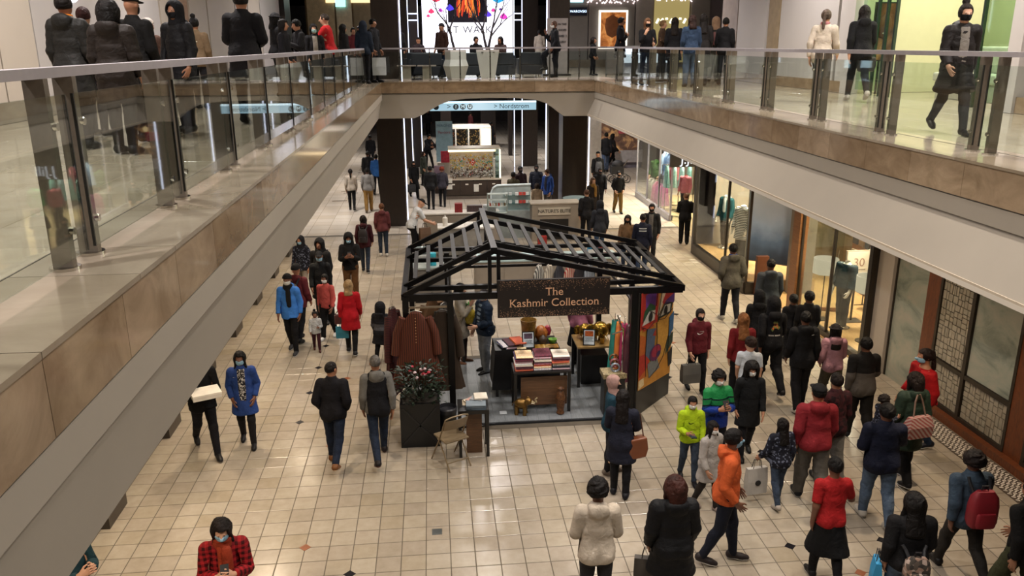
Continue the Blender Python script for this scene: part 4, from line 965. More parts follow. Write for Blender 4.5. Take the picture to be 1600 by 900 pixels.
def sofa(x, y, w, label, rz=0.):
    t = thing('lounge_chair', (x, y, UP), label, 'lounge chair', 'dark lounge chairs on the bridge', rz); m = plain('20232b', .6)
    MB().bb((-w/2, -.4, .1), (w/2, .4, .42)).ob('seat', m, t, bevel=.03); MB().bb((-w/2, .28, .42), (w/2, .42, .82)).ob('backrest', m, t, bevel=.03)
    for s_ in (-1, 1): MB().bb((s_*w/2-.06, -.4, .1), (s_*w/2+.06, .4, .62)).ob('armrest', m, t, bevel=.02)
    for sx in (-1, 1):
        for sy in (-1, 1): MB().bb((sx*(w/2-.08)-.025, sy*.33-.025, 0), (sx*(w/2-.08)+.025, sy*.33+.025, .1)).ob('leg', M_chrome, t)
for x, y, w, l in ((2.35, 28.6, .9, 'dark lounge chair beside the tapered planter'), (1.25, 28.5, .9, 'dark lounge chair between the two planters'), (-.1, 28.3, 1.0, 'dark lounge chair left of the faceted planter'), (3.4, 28.9, .7, 'dark lounge chair nearest the bald man'), (-.3, 30.2, 1.0, 'dark lounge chair by the dark pillar on the bridge')):
    sofa(x, y, w, l, math.pi)
for i, (x, y) in enumerate(((-.75, 27.6), (-.1, 27.45))):
    t = thing('side_table', (x, y, UP), ['low pale table with a tray left of the planters', 'low pale table next to the faceted planter'][i], 'table'); MB().bb((-.14, -.14, 0), (.14, .14, .42)).ob('base', plain('b5aca2', .5), t); MB().bb((-.3, -.3, .42), (.3, .3, .45)).ob('top', plain('8c8078', .4), t)
# ================================================================== PERGOLA STALL
EX0, EX1, EY0, EY1, EZ, RX, RZ = -.53, 4.0, 12.5, 15.65, 2.24, .91, 2.97
M_frame = plain('0f0f11', .32, .3, .2, 8)
pl = thing('stall_platform', (PLAT[0], PLAT[1], 0), 'grey laminate platform floor of the pergola stall', 'platform'); pl['_b'] = (PLAT[0], PLAT[1], 0)
MB().bb((PLAT[0], PLAT[1], 0), (PLAT[2], PLAT[3], .018)).ob('deck', plain('2a2a2c', .5), pl)
M_lam = m_wood('grey_laminate', '5d6165', '777b7f', .3, (12, 1.2, 1), 4)
k = 0; x = PLAT[0]+.02
while x < PLAT[2]-.05:
    off = (k % 3)*.4; ys = [PLAT[1]+.02]+[y for y in (PLAT[1]+.9+off, PLAT[1]+2.1+off) if y < PLAT[3]-.1]+[PLAT[3]-.02]
    for ya, yb in zip(ys, ys[1:]): MB().bb((x+.0015, ya+.0015, .016), (min(x+.187, PLAT[2]-.02), yb-.0015, .03)).ob('plank', M_lam, pl)
    x += .188; k += 1
for a, b in (((PLAT[0]-.02, PLAT[1]-.03), (PLAT[2]+.02, PLAT[1])), ((PLAT[0]-.02, PLAT[3]), (PLAT[2]+.02, PLAT[3]+.03))): MB().bb((*a, 0), (*b, .028)).ob('edge_trim', plain('2f3136', .3, .5), pl)
pg = thing('pergola', (EX0, EY0, 0), 'black timber pergola with slatted gable roof and brown name board', 'pergola'); pg['_b'] = (EX0, EY0, 0)
def fb_(name, a, b, w=.08, h=.1, m=None, par=None): return MB().bar(a, b, w, h).ob(name, m or M_frame, par or pg)
for y in (EY0, 13.0, 14.85, EY1):
    fb_('tie_beam', (EX0, y, EZ), (EX1, y, EZ), .08, .11 if y == EY0 else .07)
    fb_('rafter', (EX0, y, EZ+.04), (RX, y, RZ), .07, .08); fb_('rafter', (RX, y, RZ), (EX1, y, EZ+.04), .07, .08)
fb_('rafter', (EX0+.2, 13.3, EZ+.05), (RX, 13.3, RZ-.02), .06, .05); fb_('rafter', (RX, 13.3, RZ-.02), (EX1-.4, 13.3, EZ+.1), .06, .05)
for x in (EX0, EX1): fb_('eave_beam', (x, EY0, EZ+.01), (x, EY1, EZ+.01), .09, .1)
fb_('ridge_beam', (RX, EY0-.06, RZ+.03), (RX, EY1+.06, RZ+.03), .1, .07, M_frame)
for y in (EY0, EY1):
    for dx in (-.07, .07): fb_('king_post', (RX+dx, y, EZ), (RX+dx, y, RZ), .06, .06)
for i in range(6):
    t_ = (i+.8)/6.6; a = Vector((RX, 0, RZ)).lerp(Vector((EX0, 0, EZ+.04)), t_); fb_('roof_slat', (a.x, 13.0, a.z+.045), (a.x, 14.85, a.z+.045), .07, .025, plain('151415', .5))
for i in range(12):
    t_ = (i+.8)/12.6; a = Vector((RX, 0, RZ)).lerp(Vector((EX1, 0, EZ+.04)), t_); fb_('roof_slat', (a.x, 13.0, a.z+.045), (a.x, 14.85, a.z+.045), .07, .025, plain('151415', .5))
for x, y in ((EX0+.02, EY0), (.2, EY0), (3.2, EY0), (EX0+.02, EY1), (3.95, EY1), (3.2, 15.3), (.2, 15.3)): fb_('post', (x, y, 0), (x, y, EZ+.02), .1, .1)
for a, b in (((.2, EY0), (.2, 15.3)), ((3.2, EY0), (3.2, 15.3))): fb_('hanging_rail', (*a, 2.02), (*b, 2.02), .03, .03)
fb_('hanging_rail', (EX0, EY0-.02, 2.08), (.25, EY0-.02, 2.08), .03, .03, plain('8a7a64', .4)); fb_('cross_bar', (.2, EY1-.3, 1.95), (3.2, EY1-.3, 1.95), .04, .05)
MB().box((1.15, 14.0, 2.62), (.34, .75, .05), ry=.24).ob('roof_heater', plain('3a393d', .5), pg)
# name board
bd = MB().bb((.95, EY0-.16, 1.9), (2.76, EY0-.1, 2.52)).ob('name_board', plain('1b1513', .45), pg); bd['_b'] = (EX0, EY0, 0); bd['label'] = 'dark brown name board with copper lettering'
M_cop = plain('d3a684', .45, .1)
def local(o): return Vector(o)-Vector((EX0, EY0, 0))
text_mesh('lettering', 'The', .185, M_cop, bd, face_m(local((1.86, EY0-.162, 2.31))), serif=True); text_mesh('lettering', 'Kashmir Collection', .185, M_cop, bd, face_m(local((1.86, EY0-.162, 2.13))), space=1.0, serif=True)
sp = MB(); r_ = random.Random(2)
for k in range(900):
    z = 2.51-abs(r_.gauss(0, .07)) if k % 2 else 1.91+abs(r_.gauss(0, .06)); x = r_.uniform(.97, 2.74)
    if 1.9 < z < 2.52: q = r_.uniform(.002, .0055); sp.add([(x-q, EY0-.1612, z), (x, EY0-.1612, z-q), (x+q, EY0-.1612, z), (x, EY0-.1612, z+q)], [(0, 1, 2, 3)])
sp.ob('copper_speckle', M_cop, bd, kind='stuff')
# angled end panel with the painted face cloth
pa, pb = Vector((3.27, 12.45, 0)), Vector((4.1, 13.36, 0)); pdir = (pb-pa).normalized(); pn_ = Vector((pdir.y, -pdir.x, 0)); PLn = (pb-pa).length
ep = thing('end_panel', pa, 'angled black end panel hung with a cubist style painted face cloth', 'panel', rz=math.atan2(pdir.y, pdir.x))
MB().bb((0, -.02, 0), (PLn, .03, 2.2)).ob('board', M_black, ep)
def cl_y(x): return -.04
class Cloth:
    def __init__(s, par): s.par = par; s.n = 0
    def poly(s, pts, col, lift=0.):
        o = MB(); base = len(o.v); k = len(pts); lv = .0006*s.n+.003+lift
        o.v = [(x*PLn, cl_y(x)-lv, .5+z*1.7) for x, z in pts]; o.f = [tuple(range(k))]; s.n += 1
        o.ob('painted_shape', plain(col, .7, var=.15, scale=20), s.par)
cg = MB()
for i in range(25):
    for z in (.42, 2.2): cg.v.append((i/24*PLn*.98, cl_y(i/24), z+(.06*(1-i/24) if z < 1 else 0)))
cg.f = [(2*i, 2*i+2, 2*i+3, 2*i+1) for i in range(24)]
cloth = cg.ob('painted_cloth', plain('b07a2e', .7, var=.15), ep, True); C_ = Cloth(ep)
for pts, col in (([(0, .62), (.5, .62), (.5, 1), (0, 1)], 'a8281e'), ([(.15, .76), (.42, .80), (.45, .98), (.12, .96)], '5a2a78'), ([(.5, .95), (1, .95), (1, 1), (.3, 1)], 'c8862a'),
                 ([(.48, .70), (.62, .98), (.78, .98), (.55, .66)], 'c9b89c'), ([(.62, .8), (.8, .96), (1, .9), (1, .76), (.7, .74)], 'a01f24'), ([(.7, .70), (1, .74), (1, .84), (.72, .80)], '4a2670'),
                 ([(.06, .70), (.38, .70), (.42, .80), (.25, .86), (.1, .80)], '1f4a2a'), ([(.04, .66), (.4, .66), (.42, .76), (.22, .78)], 'b9b5ac'), ([(.5, .64), (.9, .64), (.95, .74), (.7, .77)], '1c2a22'), ([(.58, .66), (.86, .66), (.88, .74), (.7, .755)], 'bab6ae'),
                 ([(.0, .1), (.2, .1), (.18, .52), (0, .58)], 'b05a1e'), ([(.0, .12), (.3, .2), (.26, .34), (0, .36)], 'a02a1e'), ([(.16, .34), (.4, .2), (.46, .56), (.18, .6)], '4c5c74'), ([(.46, .2), (.9, .22), (.86, .64), (.5, .64)], 'b98a3a'),
                 ([(.84, .36), (1, .44), (1, .64), (.86, .6)], '2f5a86'), ([(.78, .2), (1, .3), (1, .42), (.8, .36)], '2a3a2e'), ([(.3, .06), (.62, .1), (.5, .26), (.24, .22)], '6a6e70'), ([(.9, .04), (1, .06), (1, .26), (.86, .2)], '1c1c1e'), ([(0, 0), (.16, .02), (.14, .1), (0, .1)], 'c8b48c'),
                 ([(.36, .50), (.46, .48), (.44, .56)], '9a2a1e'), ([(.06, .60), (.38, .60), (.34, .645), (.1, .65)], 'b0341e')): C_.poly(pts, col)
def blob(cx, cz, rx, rz_, col, n=14): C_.poly([(cx+rx*math.cos(6.283*i/n), cz+rz_*math.sin(6.283*i/n)) for i in range(n)], col, .003)
blob(.27, .715, .055, .05, '0f0f10'); blob(.72, .70, .055, .05, '0f0f10'); blob(.46, .30, .17, .085, '5a1f4a'); blob(.47, .31, .13, .06, '8a1f3a'); blob(.55, .27, .06, .03, '2a1a4a')
for pts in ([(.48, .2), (.5, .45), (.45, .62)], [(.02, .655), (.2, .60), (.42, .655)], [(.5, .64), (.7, .615), (.95, .68)], [(.04, .7), (.22, .79), (.42, .72)], [(.5, .68), (.7, .79), (.95, .74)], [(.3, .06), (.5, .1), (.7, .2), (.84, .4)], [(.86, .2), (.84, .6)], [(.2, .1), (.16, .35), (.18, .6)], [(.42, .8), (.46, .98)], [(.6, .98), (.5, .7), (.5, .62)]):
    MB().tube([(x*PLn, cl_y(x)-.018, .5+z*1.7) for x, z in pts], .006, 5).ob('painted_line', plain('0e0e10', .6), ep)
# ---- tables and goods
M_clothb = plain('111114', .8, var=.2); 
def table(label, x0, x1, y0, y1, h, skirt=0., top=None, legs=True):
    t = thing('display_table', ((x0+x1)/2, (y0+y1)/2, .03), label, 'table'); w, d = x1-x0, y1-y0; h -= .03
    MB().bb((-w/2, -d/2, h-.03), (w/2, d/2, h)).ob('table_top', top or M_black, t)
    if skirt:
        rg = []
        for z, k_ in ((h-.002, .01), (h*.5, .03), (h-skirt, .05)):
            rg.append([(sx*(w/2+k_)+.012*math.sin(9*sy+6*sx+z*4), sy*(d/2+k_*.5)+.014*math.sin(11*sx+z*4), z) for sx, sy in [(-1, -1), (-.5, -1), (0, -1), (.5, -1), (1, -1), (1, 0), (1, 1), (.5, 1), (0, 1), (-.5, 1), (-1, 1), (-1, 0)]])
        MB().loft(rg, False).ob('table_cloth', M_clothb, t)
    if legs:
        for sx in (-1, 1):
            for sy in (-1, 1): MB().bb((sx*(w/2-.03)-.025, sy*(d/2-.03)-.025, 0), (sx*(w/2-.03)+.025, sy*(d/2-.03)+.025, h-.03)).ob('leg', M_black, t)
    return t
t1 = table('black table stacked with folded scarves in front of the stall', 1.24, 2.22, 12.72, 13.22, .78); MB().bb((-.36, -.14, .1), (.44, -.11, .62)).ob('timber_panel', m_wood('brown_panel', '4a3322', '6a4a30', .45), t1)
table('cloth covered rear table with boxed scarves', .98, 2.12, 13.45, 14.1, .92, .75)
table('timber topped table with brass heads at the right of the stall', 2.5, 3.15, 13.7, 14.4, .82, .0, m_wood('oak_top', '7a6038', '9a7c4c', .4))
MB().bb((2.6, 13.85, .03), (3.1, 14.35, .6)).ob('storage_box', M_black, None, base=(2.85, 14.1, .03), label='black storage box under the timber topped table', cat='box', bevel=.01)
sc_cols = ['b0404a', 'e6d8c4', '2b2b30', 'd8763a', 'f0e8dc', '8a2f47', 'c0c6ca', '4a4f7a', 'd89aa6', 'f4ecdc', '5a2430', '9aaab0', 'd8a85a', '26262c']
def m_scarf(a, b):
    t = NT('scarf_weave'); co = t.coord('Object', (1, 1, 1)); n = t.n('ShaderNodeTexWave', bands_direction='X'); n.inputs['Scale'].default_value = 14; n.inputs['Distortion'].default_value = 4; t.l(co, n.inputs[0]); t.base(t.mix(n.outputs['Fac'], a, b)); t.pr(.85); return t.m
SCM = [m_scarf(a, b) for a, b in zip(sc_cols, sc_cols[3:]+sc_cols[:3])]
def folded(w, d, h, skew):
    m = MB(); rg = []
    for x in (-w/2, -w/6, w/6, w/2):
        rg.append([(x, y, z+skew*x) for y, z in [(-d/2+.004, 0), (-d/2-.006, h*.3), (-d/2-.006, h*.7), (-d/2+.006, h), (0, h*1.08), (d/2-.004, h), (d/2, h*.5), (d/2-.004, 0)]])
    return m.loft(rg)
sid = 0
for ci, (cx, n_, nm) in enumerate(((1.42, 9, 'left'), (1.74, 9, 'middle'), (2.05, 8, 'right'))):
    z = .78
    for k in range(n_):
        h_ = random.uniform(.022, .04); rj = random.Random(sid); w_ = .30-.002*k
        o = folded(w_, .34, h_, rj.uniform(-.02, .02)).ob('folded_scarf', SCM[(sid*5+ci) % 14], None, True, base=(0, 0, 0), label='folded patterned scarf, %s in the pile %s' % (from_top(n_-1-k), {'left': 'beside the fanned scarves', 'middle': 'before the price card', 'right': 'nearest the stall keeper'}[nm]), cat='scarf', group='%s scarf pile' % nm)
        o.location = (cx+rj.uniform(-.012, .012), 12.96+rj.uniform(-.02, .02), z); z += h_*.97; sid += 1
for i, (x, c) in enumerate(((1.17, 2), (1.27, 5), (1.40, 0), (1.24, 4))):
    o = folded(.2, .36, .03, .1).ob('folded_scarf', SCM[c*2 % 14], None, True, base=(0, 0, 0), label=['charcoal striped scarf fanned on the rear table', 'plum scarf fanned on the rear table', 'crimson scarf fanned on the rear table', 'cream scarf lying under the fanned scarves'][i], cat='scarf'); o.location = (x, 13.66, .92+[.03, .055, .08, 0][i]); o.rotation_euler = (0, .12, .25)
def sign_holder(label, x, y, z, rz=0., c='a8501e'):
    t = thing('sign_holder', (x, y, z), label, 'sign', rz=rz); M4 = Matrix.Rotation(R(-18), 4, 'X')
    a = MB().bb((-.11, -.01, 0), (.11, .005, .3)).ob('frame', M_black, t); a.rotation_euler = (R(-18), 0, 0)
    a2 = MB().bb((-.092, -.014, .02), (.092, -.009, .28)).ob('card', plain('c3ced6', .5), a); MB().bb((-.075, -.017, .17), (.075, -.013, .265)).ob('picture', plain(c, .5, var=.5, scale=30), a)
    text_mesh('lettering', 'CASHMERE\nSCARVES\nHANDMADE', .028, plain('33404a', .5), a, face_m((0, -.015, .11)), .001)
    MB().bb((-.08, 0, 0), (.08, .1, .008)).ob('foot', M_black, t)
sign_holder('framed price card with dark picture on the rear stall table', 1.58, 13.5, .92, 0, '4a3a4a'); sign_holder('framed price card with orange picture on the timber topped table', 2.72, 13.78, .82, -.2)
def jar(label, c, x, y, z, prof, cat='pot', rough=.35, met=0., n=14, name='decor_jar', var=.35):
    return MB().lathe((0, 0, 0), prof, n).ob(name, plain(c, rough, met, var, 25), None, True, base=(0, 0, 0), label=label, cat=cat), (x, y, z)
for args in (('tall straw basket on the rear stall table', '8a6a34', 1.62, 13.85, .92, [(.1, 0), (.13, .3), (.15, .42), (.14, .42), (.12, .05)]), ('round orange lacquer pot on the rear stall table', 'a8652e', 1.85, 13.9, .92, [(.06, 0), (.12, .08), (.13, .16), (.08, .24), (.05, .27), (.001, .28)]),
             ('small red lacquer jar atop the rear table display', 'a03040', 1.98, 13.95, 1.0, [(.05, 0), (.07, .08), (.05, .16), (.001, .19)]), ('lime green bowl on the rear stall table', '6aa03a', 2.04, 13.7, .92, [(.03, 0), (.07, .04), (.08, .09), (.06, .09), (.001, .03)]),
             ('black and gold lacquer jar on the rear stall table', '3a2c20', 1.86, 13.66, .92, [(.05, 0), (.08, .05), (.07, .13), (.03, .17), (.001, .19)]), ('yellow brass vase on the back counter of the stall', 'b09a2a', .62, 15.17, .85, [(.08, 0), (.14, .1), (.13, .22), (.06, .3), (.08, .34), (.001, .33)])):
    o, l_ = jar(*args); o.location = l_
for i in range(5):
    o = folded(.16, .16, .03, 0).ob('gift_box', plain(['b98a2a', 'c0a060', 'a07a3a', 'c8b48a', 'b5802a'][i], .5, var=.3, scale=40), None, base=(0, 0, 0), label=['mustard patterned box on the rear stall table', 'sand coloured box on the rear stall table', 'bronze coloured box on the rear stall table', 'ivory box beside the ivory flowers', 'ochre box at the rear table edge'][i], cat='box'); o.location = (1.77+.09*i if i < 4 else 2.03, 13.52+.0*i, .92) if i != 3 else (1.45, 13.52, .92)
table('narrow counter along the back of the stall', .45, .95, 15.08, 15.3, .85)
pt = thing('potted_plant', (.62, 15.17, 1.17), 'small bright green plant standing in the brass vase', 'plant')
for k in range(14): a = k*2.4; MB().add([(0, 0, 0), (.05*math.cos(a)-.02*math.sin(a), .05*math.sin(a)+.02*math.cos(a), .06), (.12*math.cos(a), .12*math.sin(a), .05+.012*k), (.05*math.cos(a)+.02*math.sin(a), .05*math.sin(a)-.02*math.cos(a), .065)], [(0, 1, 2, 3)]).ob('leaf', plain('3a8a2a', .5), pt)
# brass heads, elephant, carved vase
def brass_head(label, x, y, z, s):
    t = thing('brass_elephant_head', (x, y, z), label, 'ornament'); t.scale = (s, s, s); m = plain('9a7a34', .25, .9, .3, 12)
    MB().sph((0, 0, .16), .14, 14, 9, (1, .9, 1.1)).ob('head', m, t, True); MB().tube([(0, -.11, .18), (0, -.18, .1), (0, -.17, .0), (0, -.13, -.0)], [.05, .042, .03, .02], 8).ob('trunk', m, t, True)
    for sx in (-1, 1): MB().sph((sx*.15, .03, .17), .09, 10, 7, (.9, .25, 1.1)).ob('ear', m, t, True); MB().tube([(sx*.06, -.11, .1), (sx*.08, -.18, .07)], [.014, .006], 6).ob('tusk', plain('d8cdb0', .3), t)
brass_head('larger brass elephant head ornament on the timber table', 2.98, 14.05, .82, 1.15); brass_head('smaller brass elephant head ornament on the timber table', 2.72, 14.2, .82, .9)
el = thing('elephant_figurine', (1.36, 12.72, .03), 'bronze elephant figurine with raised pale trunk below the scarf table', 'figurine', rz=-.3); m = plain('7a5c2e', .3, .7, .3, 20)
MB().sph((0, 0, .19), .1, 14, 9, (1.25, .85, .95)).ob('body', m, el, True); MB().sph((.13, 0, .24), .065, 12, 8).ob('head', m, el, True)
for sx in (-.07, .07):
    for sy in (-.05, .05): MB().lathe((sx, sy, 0), [(.034, 0), (.03, .06), (.036, .15)], 9).ob('leg', m, el, True)
for sy in (-1, 1): MB().sph((.11, sy*.06, .25), .05, 9, 6, (.8, .25, 1.1)).ob('ear', m, el, True); MB().tube([(.18, sy*.025, .22), (.23, sy*.03, .22)], [.01, .004], 6).ob('tusk', plain('d0c4a8', .4), el)
MB().tube([(.18, 0, .24), (.23, 0, .21), (.26, 0, .24), (.25, 0, .29), (.28, 0, .32)], [.03, .024, .02, .016, .012], 8).ob('trunk', plain('9a8a6a', .4), el, True); MB().tube([(-.12, 0, .22), (-.16, 0, .14)], .008, 5).ob('tail', m, el)
o = MB().lathe((0, 0, 0), [(.06, 0), (.07, .02), (.055, .06), (.075, .18), (.085, .3), (.06, .38), (.04, .42), (.06, .47), (.055, .47), (.03, .43)], 16).ob('carved_vase', plain('5a3a22', .4, .2, .6, 40), None, True, base=(0, 0, 0), label='tall carved wooden vase standing below the scarf table', cat='vase'); o.location = (2.03, 12.66, .03)
MB().bb((1.0, 12.74, .03), (1.12, 12.86, .033)).ob('floor_sticker', plain('c5cbd2', .5), None, base=(1.06, 12.8, .03), label='small white outlined sticker on the platform floor', cat='sticker')
# hanging clothes
def garment(label, x, y, ztop, w, L, mat, rz=0., sleeves=True, cat='garment', flare=1.5, seed=0):
    t = thing('hanging_garment', (x, y, ztop-L), label, cat, rz=rz); r = random.Random(seed); n = 40; rg = []
    for k in range(9):
        f = k/8; z = L*(1-f); hw = w*(.14 if k == 0 else .5*(.86+.14*f)*(1+(flare-1)*f*f)); hd = .05+.045*f; row = []
        for i in range(n):
            a = 6.283*i/n; fold = 1+.10*f*math.sin(a*9+seed)+.05*f*math.sin(a*5+2*seed); row.append((hw*math.cos(a)*fold, hd*math.sin(a)*fold*1.1, z-(.05*abs(math.cos(a)) if 0 < k < 2 else 0)))
        rg.append(row)
    MB().loft(rg).ob('cloth', mat, t, True)
    if sleeves:
        for s_ in (-1, 1): MB().tube([(s_*w*.38, 0, L*.93), (s_*w*.56, -.01, L*.72), (s_*w*.62, -.02, L*.42)], [.06, .065, .075], 10).ob('sleeve', mat, t, True)
    MB().tube([(-w*.2, 0, L+.0), (0, 0, L+.03), (w*.2, 0, L)], .008, 5).ob('hanger', plain('9a948c', .3, .6), t); MB().tube([(0, 0, L+.03), (0, 0, L+.1), (.02, 0, L+.12)], .005, 5).ob('hook', M_chrome, t)
    return t
def m_str(a, b, sc, ax='X'):
    t = NT('striped_cloth'); n = t.n('ShaderNodeTexWave', bands_direction=ax); n.inputs['Scale'].default_value = sc; n.inputs['Distortion'].default_value = 1.5; t.l(t.coord('Object'), n.inputs[0]); t.base(t.mix(n.outputs['Fac'], a, b)); t.pr(.7); return t.m
k_ = garment('rust and brown striped tunic hung at the stall front', -.36, 12.36, 2.04, .54, 1.2, m_str('6a321c', '3a1a10', 9), 0, seed=1)
for i in range(9): MB().sph((0, -.075, 1.12-.05*i), .009, 6, 4).ob('button', plain('b98a5a', .4), k_)
garment('plain olive brown tunic hung beside the rust tunic', .06, 12.56, 1.98, .46, 1.35, plain('2e2012', .8, var=.25), .1, seed=2)
garment('dark red paisley robe on the outer end of the rail', -.74, 12.75, 2.0, .42, 1.45, m_str('5a1a1c', '15100f', 12, 'Z'), 1.2, seed=3); garment('black robe with white trim inside the left rail', .1, 12.95, 1.98, .44, 1.3, m_str('17161a', '4a4844', 5), .9, seed=4)
garment('camel coloured long coat inside the left rail', -.1, 13.25, 1.98, .44, 1.2, plain('6a4a2c', .8), .7, seed=5)
for i, (c1, c2, lb) in enumerate((('1f7a70', '2a8a80', 'teal silk scarf draped on the right rack'), ('c0622a', 'd88a3a', 'orange silk scarf draped on the right rack'), ('8a1f4a', 'a82a5a', 'magenta silk scarf draped on the right rack'), ('3a1a24', '5a2a34', 'wine silk scarf draped on the right rack'))):
    garment(lb, 3.0+.06*i, 12.95-.1*i, 1.58, .3, .95, m_str(c1, c2, 4), 1.1, False, 'scarf', 1.25, seed=20+i)
for i in range(6): garment(['zebra print shawl', 'ivory fringed shawl', 'charcoal shawl', 'red flowered shawl', 'black shawl', 'silver shawl'][i]+' on the back rail of the stall', 2.0+.2*i, 15.3, 1.95, .3, 1.0, m_str(*[('d8d4c8', '17161a'), ('c8bda8', '8a8074'), ('2a2a2e', '3a3a40'), ('a8242a', 'c8b8a0'), ('141416', '2a2426'), ('9aa0a6', '5a6068')][i], 8), .5, False, 'shawl', 1.2, seed=30+i)
rk = thing('scarf_rack', (3.05, 12.75, .03), 'chrome scarf rack with slanted arms beside the end panel', 'rack')
for y in (-.2, .25): MB().tube([(0, y, 0), (0, y, 1.55)], .014, 6).ob('upright', M_chrome, rk)
MB().tube([(0, -.2, 1.5), (0, .25, 1.62)], .014, 6).ob('arm', M_chrome, rk); MB().tube([(0, -.2, 1.5), (-.2, -.25, 1.46)], .012, 6).ob('arm', M_chrome, rk); MB().bb((-.12, -.3, 0), (.12, .35, .03)).ob('base', M_black, rk)
bx_ = thing('bracelet_stand', (2.92, 12.62, .03), 'patterned stand with bangles and trinkets by the end panel', 'display stand')
MB().bb((-.18, -.14, 0), (.18, .14, .68)).ob('pedestal', M_black, bx_); MB().bb((-.2, -.16, .68), (.2, .16, .76)).ob('tray', plain('8a7c5c', .5, var=.7, scale=40), bx_)
for i in range(3): MB().tube([(.02+.0*i+.07*math.cos(a/12*6.283), -.05+.12*i*.5, .84+.06*i+.07*math.sin(a/12*6.283)) for a in range(12)], .018, 6, True).ob('bangle', plain(['9aa4b4', 'a86a70', '7a5a40'][i], .25, .6), bx_, True)
# ---- planter, folding chair, stand, bin in front of the stall
pt = thing('planter_box', (-.33, 12.0, 0), 'tall black planter box with dark shrub and red flowers', 'planter')
MB().bb((-.31, -.26, 0), (.31, .26, .74)).ob('box', plain('131416', .4), pt); MB().bb((-.27, -.22, .7), (.27, .22, .745)).ob('soil', plain('2b261f', .9), pt)
for s_ in (1, -1): MB().bar((-.27*s_, -.265, .06), (.27*s_, -.265, .68), .03, .012, up=(0, 1, 0)).ob('cross_brace', plain('1c1d20', .4), pt)
lf = MB(); r_ = random.Random(4)
for k in range(520):
    a, q, zz = r_.uniform(0, 6.28), r_.uniform(.05, .36)**.9, r_.uniform(.72, 1.28); q *= 1.15-.5*abs(zz-.95); c = Vector((q*math.cos(a), q*.8*math.sin(a), zz)); d = Vector((math.cos(a), math.sin(a), r_.uniform(-.3, .8))).normalized(); u = d.cross(Vector((0, 0, 1))).normalized(); L_ = r_.uniform(.06, .1); w_ = L_*.3
    n_ = d.cross(u)*.012
    lf.add([c, c+d*L_*.5+u*w_-n_, c+d*L_, c+d*L_*.5-u*w_-n_], [(0, 1, 2, 3)])
lf.ob('foliage', plain('18281a', .45, var=.4, scale=20), pt, kind='stuff')
for k in range(7): a = k*.9; MB().tube([(0, 0, .72), (.12*math.cos(a), .1*math.sin(a), 1.0), (.22*math.cos(a), .18*math.sin(a), 1.2)], [.012, .009, .005], 5).ob('stem', plain('2a2a1c', .7), pt)
for k in range(14):
    a, q = r_.uniform(0, 6.28), r_.uniform(0, .24); x, y = q*math.cos(a)+.05, q*math.sin(a)-.08; MB().sph((x, y, 1.18+r_.uniform(-.05, .1)), .03, 7, 5, (1, 1, .7)).ob('flower', plain('a8283a' if k % 2 else 'c8b0b4', .6), pt, True)
ch = thing('folding_chair', (.14, 11.2, 0), 'tan metal folding chair standing beside the planter box', 'chair', rz=R(-152)); m = plain('7a6a52', .4, .3)
for s_ in (-1, 1):
    MB().tube([(s_*.2, -.28, 0), (s_*.2, -.02, .42), (s_*.19, .18, .82)], .012, 7).ob('leg', m, ch, True); MB().tube([(s_*.18, .26, 0), (s_*.18, .0, .34), (s_*.18, -.14, .45)], .012, 7).ob('leg', m, ch, True)
MB().bb((-.2, -.2, .43), (.2, .19, .46)).ob('seat', m, ch, bevel=.012); bk = MB(); rg = []
for z, y in ((.62, .10), (.70, .135), (.80, .18)): rg.append([(x, y+dy-.03*(1-(x/.2)**2)*0+.03*(1-(x/.2)**2), z) for x, dy in [(-.19, 0), (-.1, 0), (0, 0), (.1, 0), (.19, 0), (.19, .012), (.1, .012), (0, .012), (-.1, .012), (-.19, .012)]])
bk.loft(rg).ob('backrest', m, ch, True); MB().tube([(-.19, .18, .82), (-.1, .2, .85), (.1, .2, .85), (.19, .18, .82)], .012, 7).ob('top_rail', m, ch, True); MB().tube([(-.18, .2, .12), (.18, .2, .12)], .009, 6).ob('cross_bar', m, ch)
st = thing('leaflet_stand', (.49, 11.55, 0), 'narrow black table with stacked leaflets in front of the stall', 'table')
for sx in (-1, 1):
    for sy in (-1, 1): MB().bb((sx*.21-.022, sy*.2-.022, 0), (sx*.21+.022, sy*.2+.022, .76)).ob('leg', M_black, st)
MB().bb((-.235, -.225, .72), (.235, .225, .78)).ob('top', M_black, st)
for z in (.3,): MB().bb((-.21, .18, z), (.21, .2, z+.03)).ob('rail', M_black, st)
MB().bb((-.11, -.08, .0), (.13, .06, .72)).ob('timber_column', m_wood('brown_panel', '4a3322', '6a4a30', .45), st)
for k in range(6): o = MB().bb((-.15, -.1, 0), (.15, .1, .012)).ob('leaflet_stack', plain(['4a5a66', '566472', '3f4c58', '606e7a', '4c5862', '707c86'][k], .6), None, base=(0, 0, 0), label='slate blue leaflet pack, %s on the narrow black table' % from_top(5-k), cat='leaflets', group='leaflet stacks'); o.location = (.53, 11.44, .78+.0125*k); o.rotation_euler = (0, 0, .03*((k*7) % 5-2))
for k in range(5): o = folded(.24, .2, .02, .06).ob('folded_cloth', plain(['a89a86', 'c2b8a6', 'b08a80', '8a8d90', 'd0c8ba'][k], .8), None, True, base=(0, 0, 0), label='crumpled %s cloth heaped behind the leaflets' % ['sand', 'ivory', 'dusty pink', 'grey', 'off-white'][k], cat='cloth', group='heaped cloths'); o.location = (.45+.04*k, 11.64, .78+.022*k); o.rotation_euler = (0, .05*k-.1, .4*k)
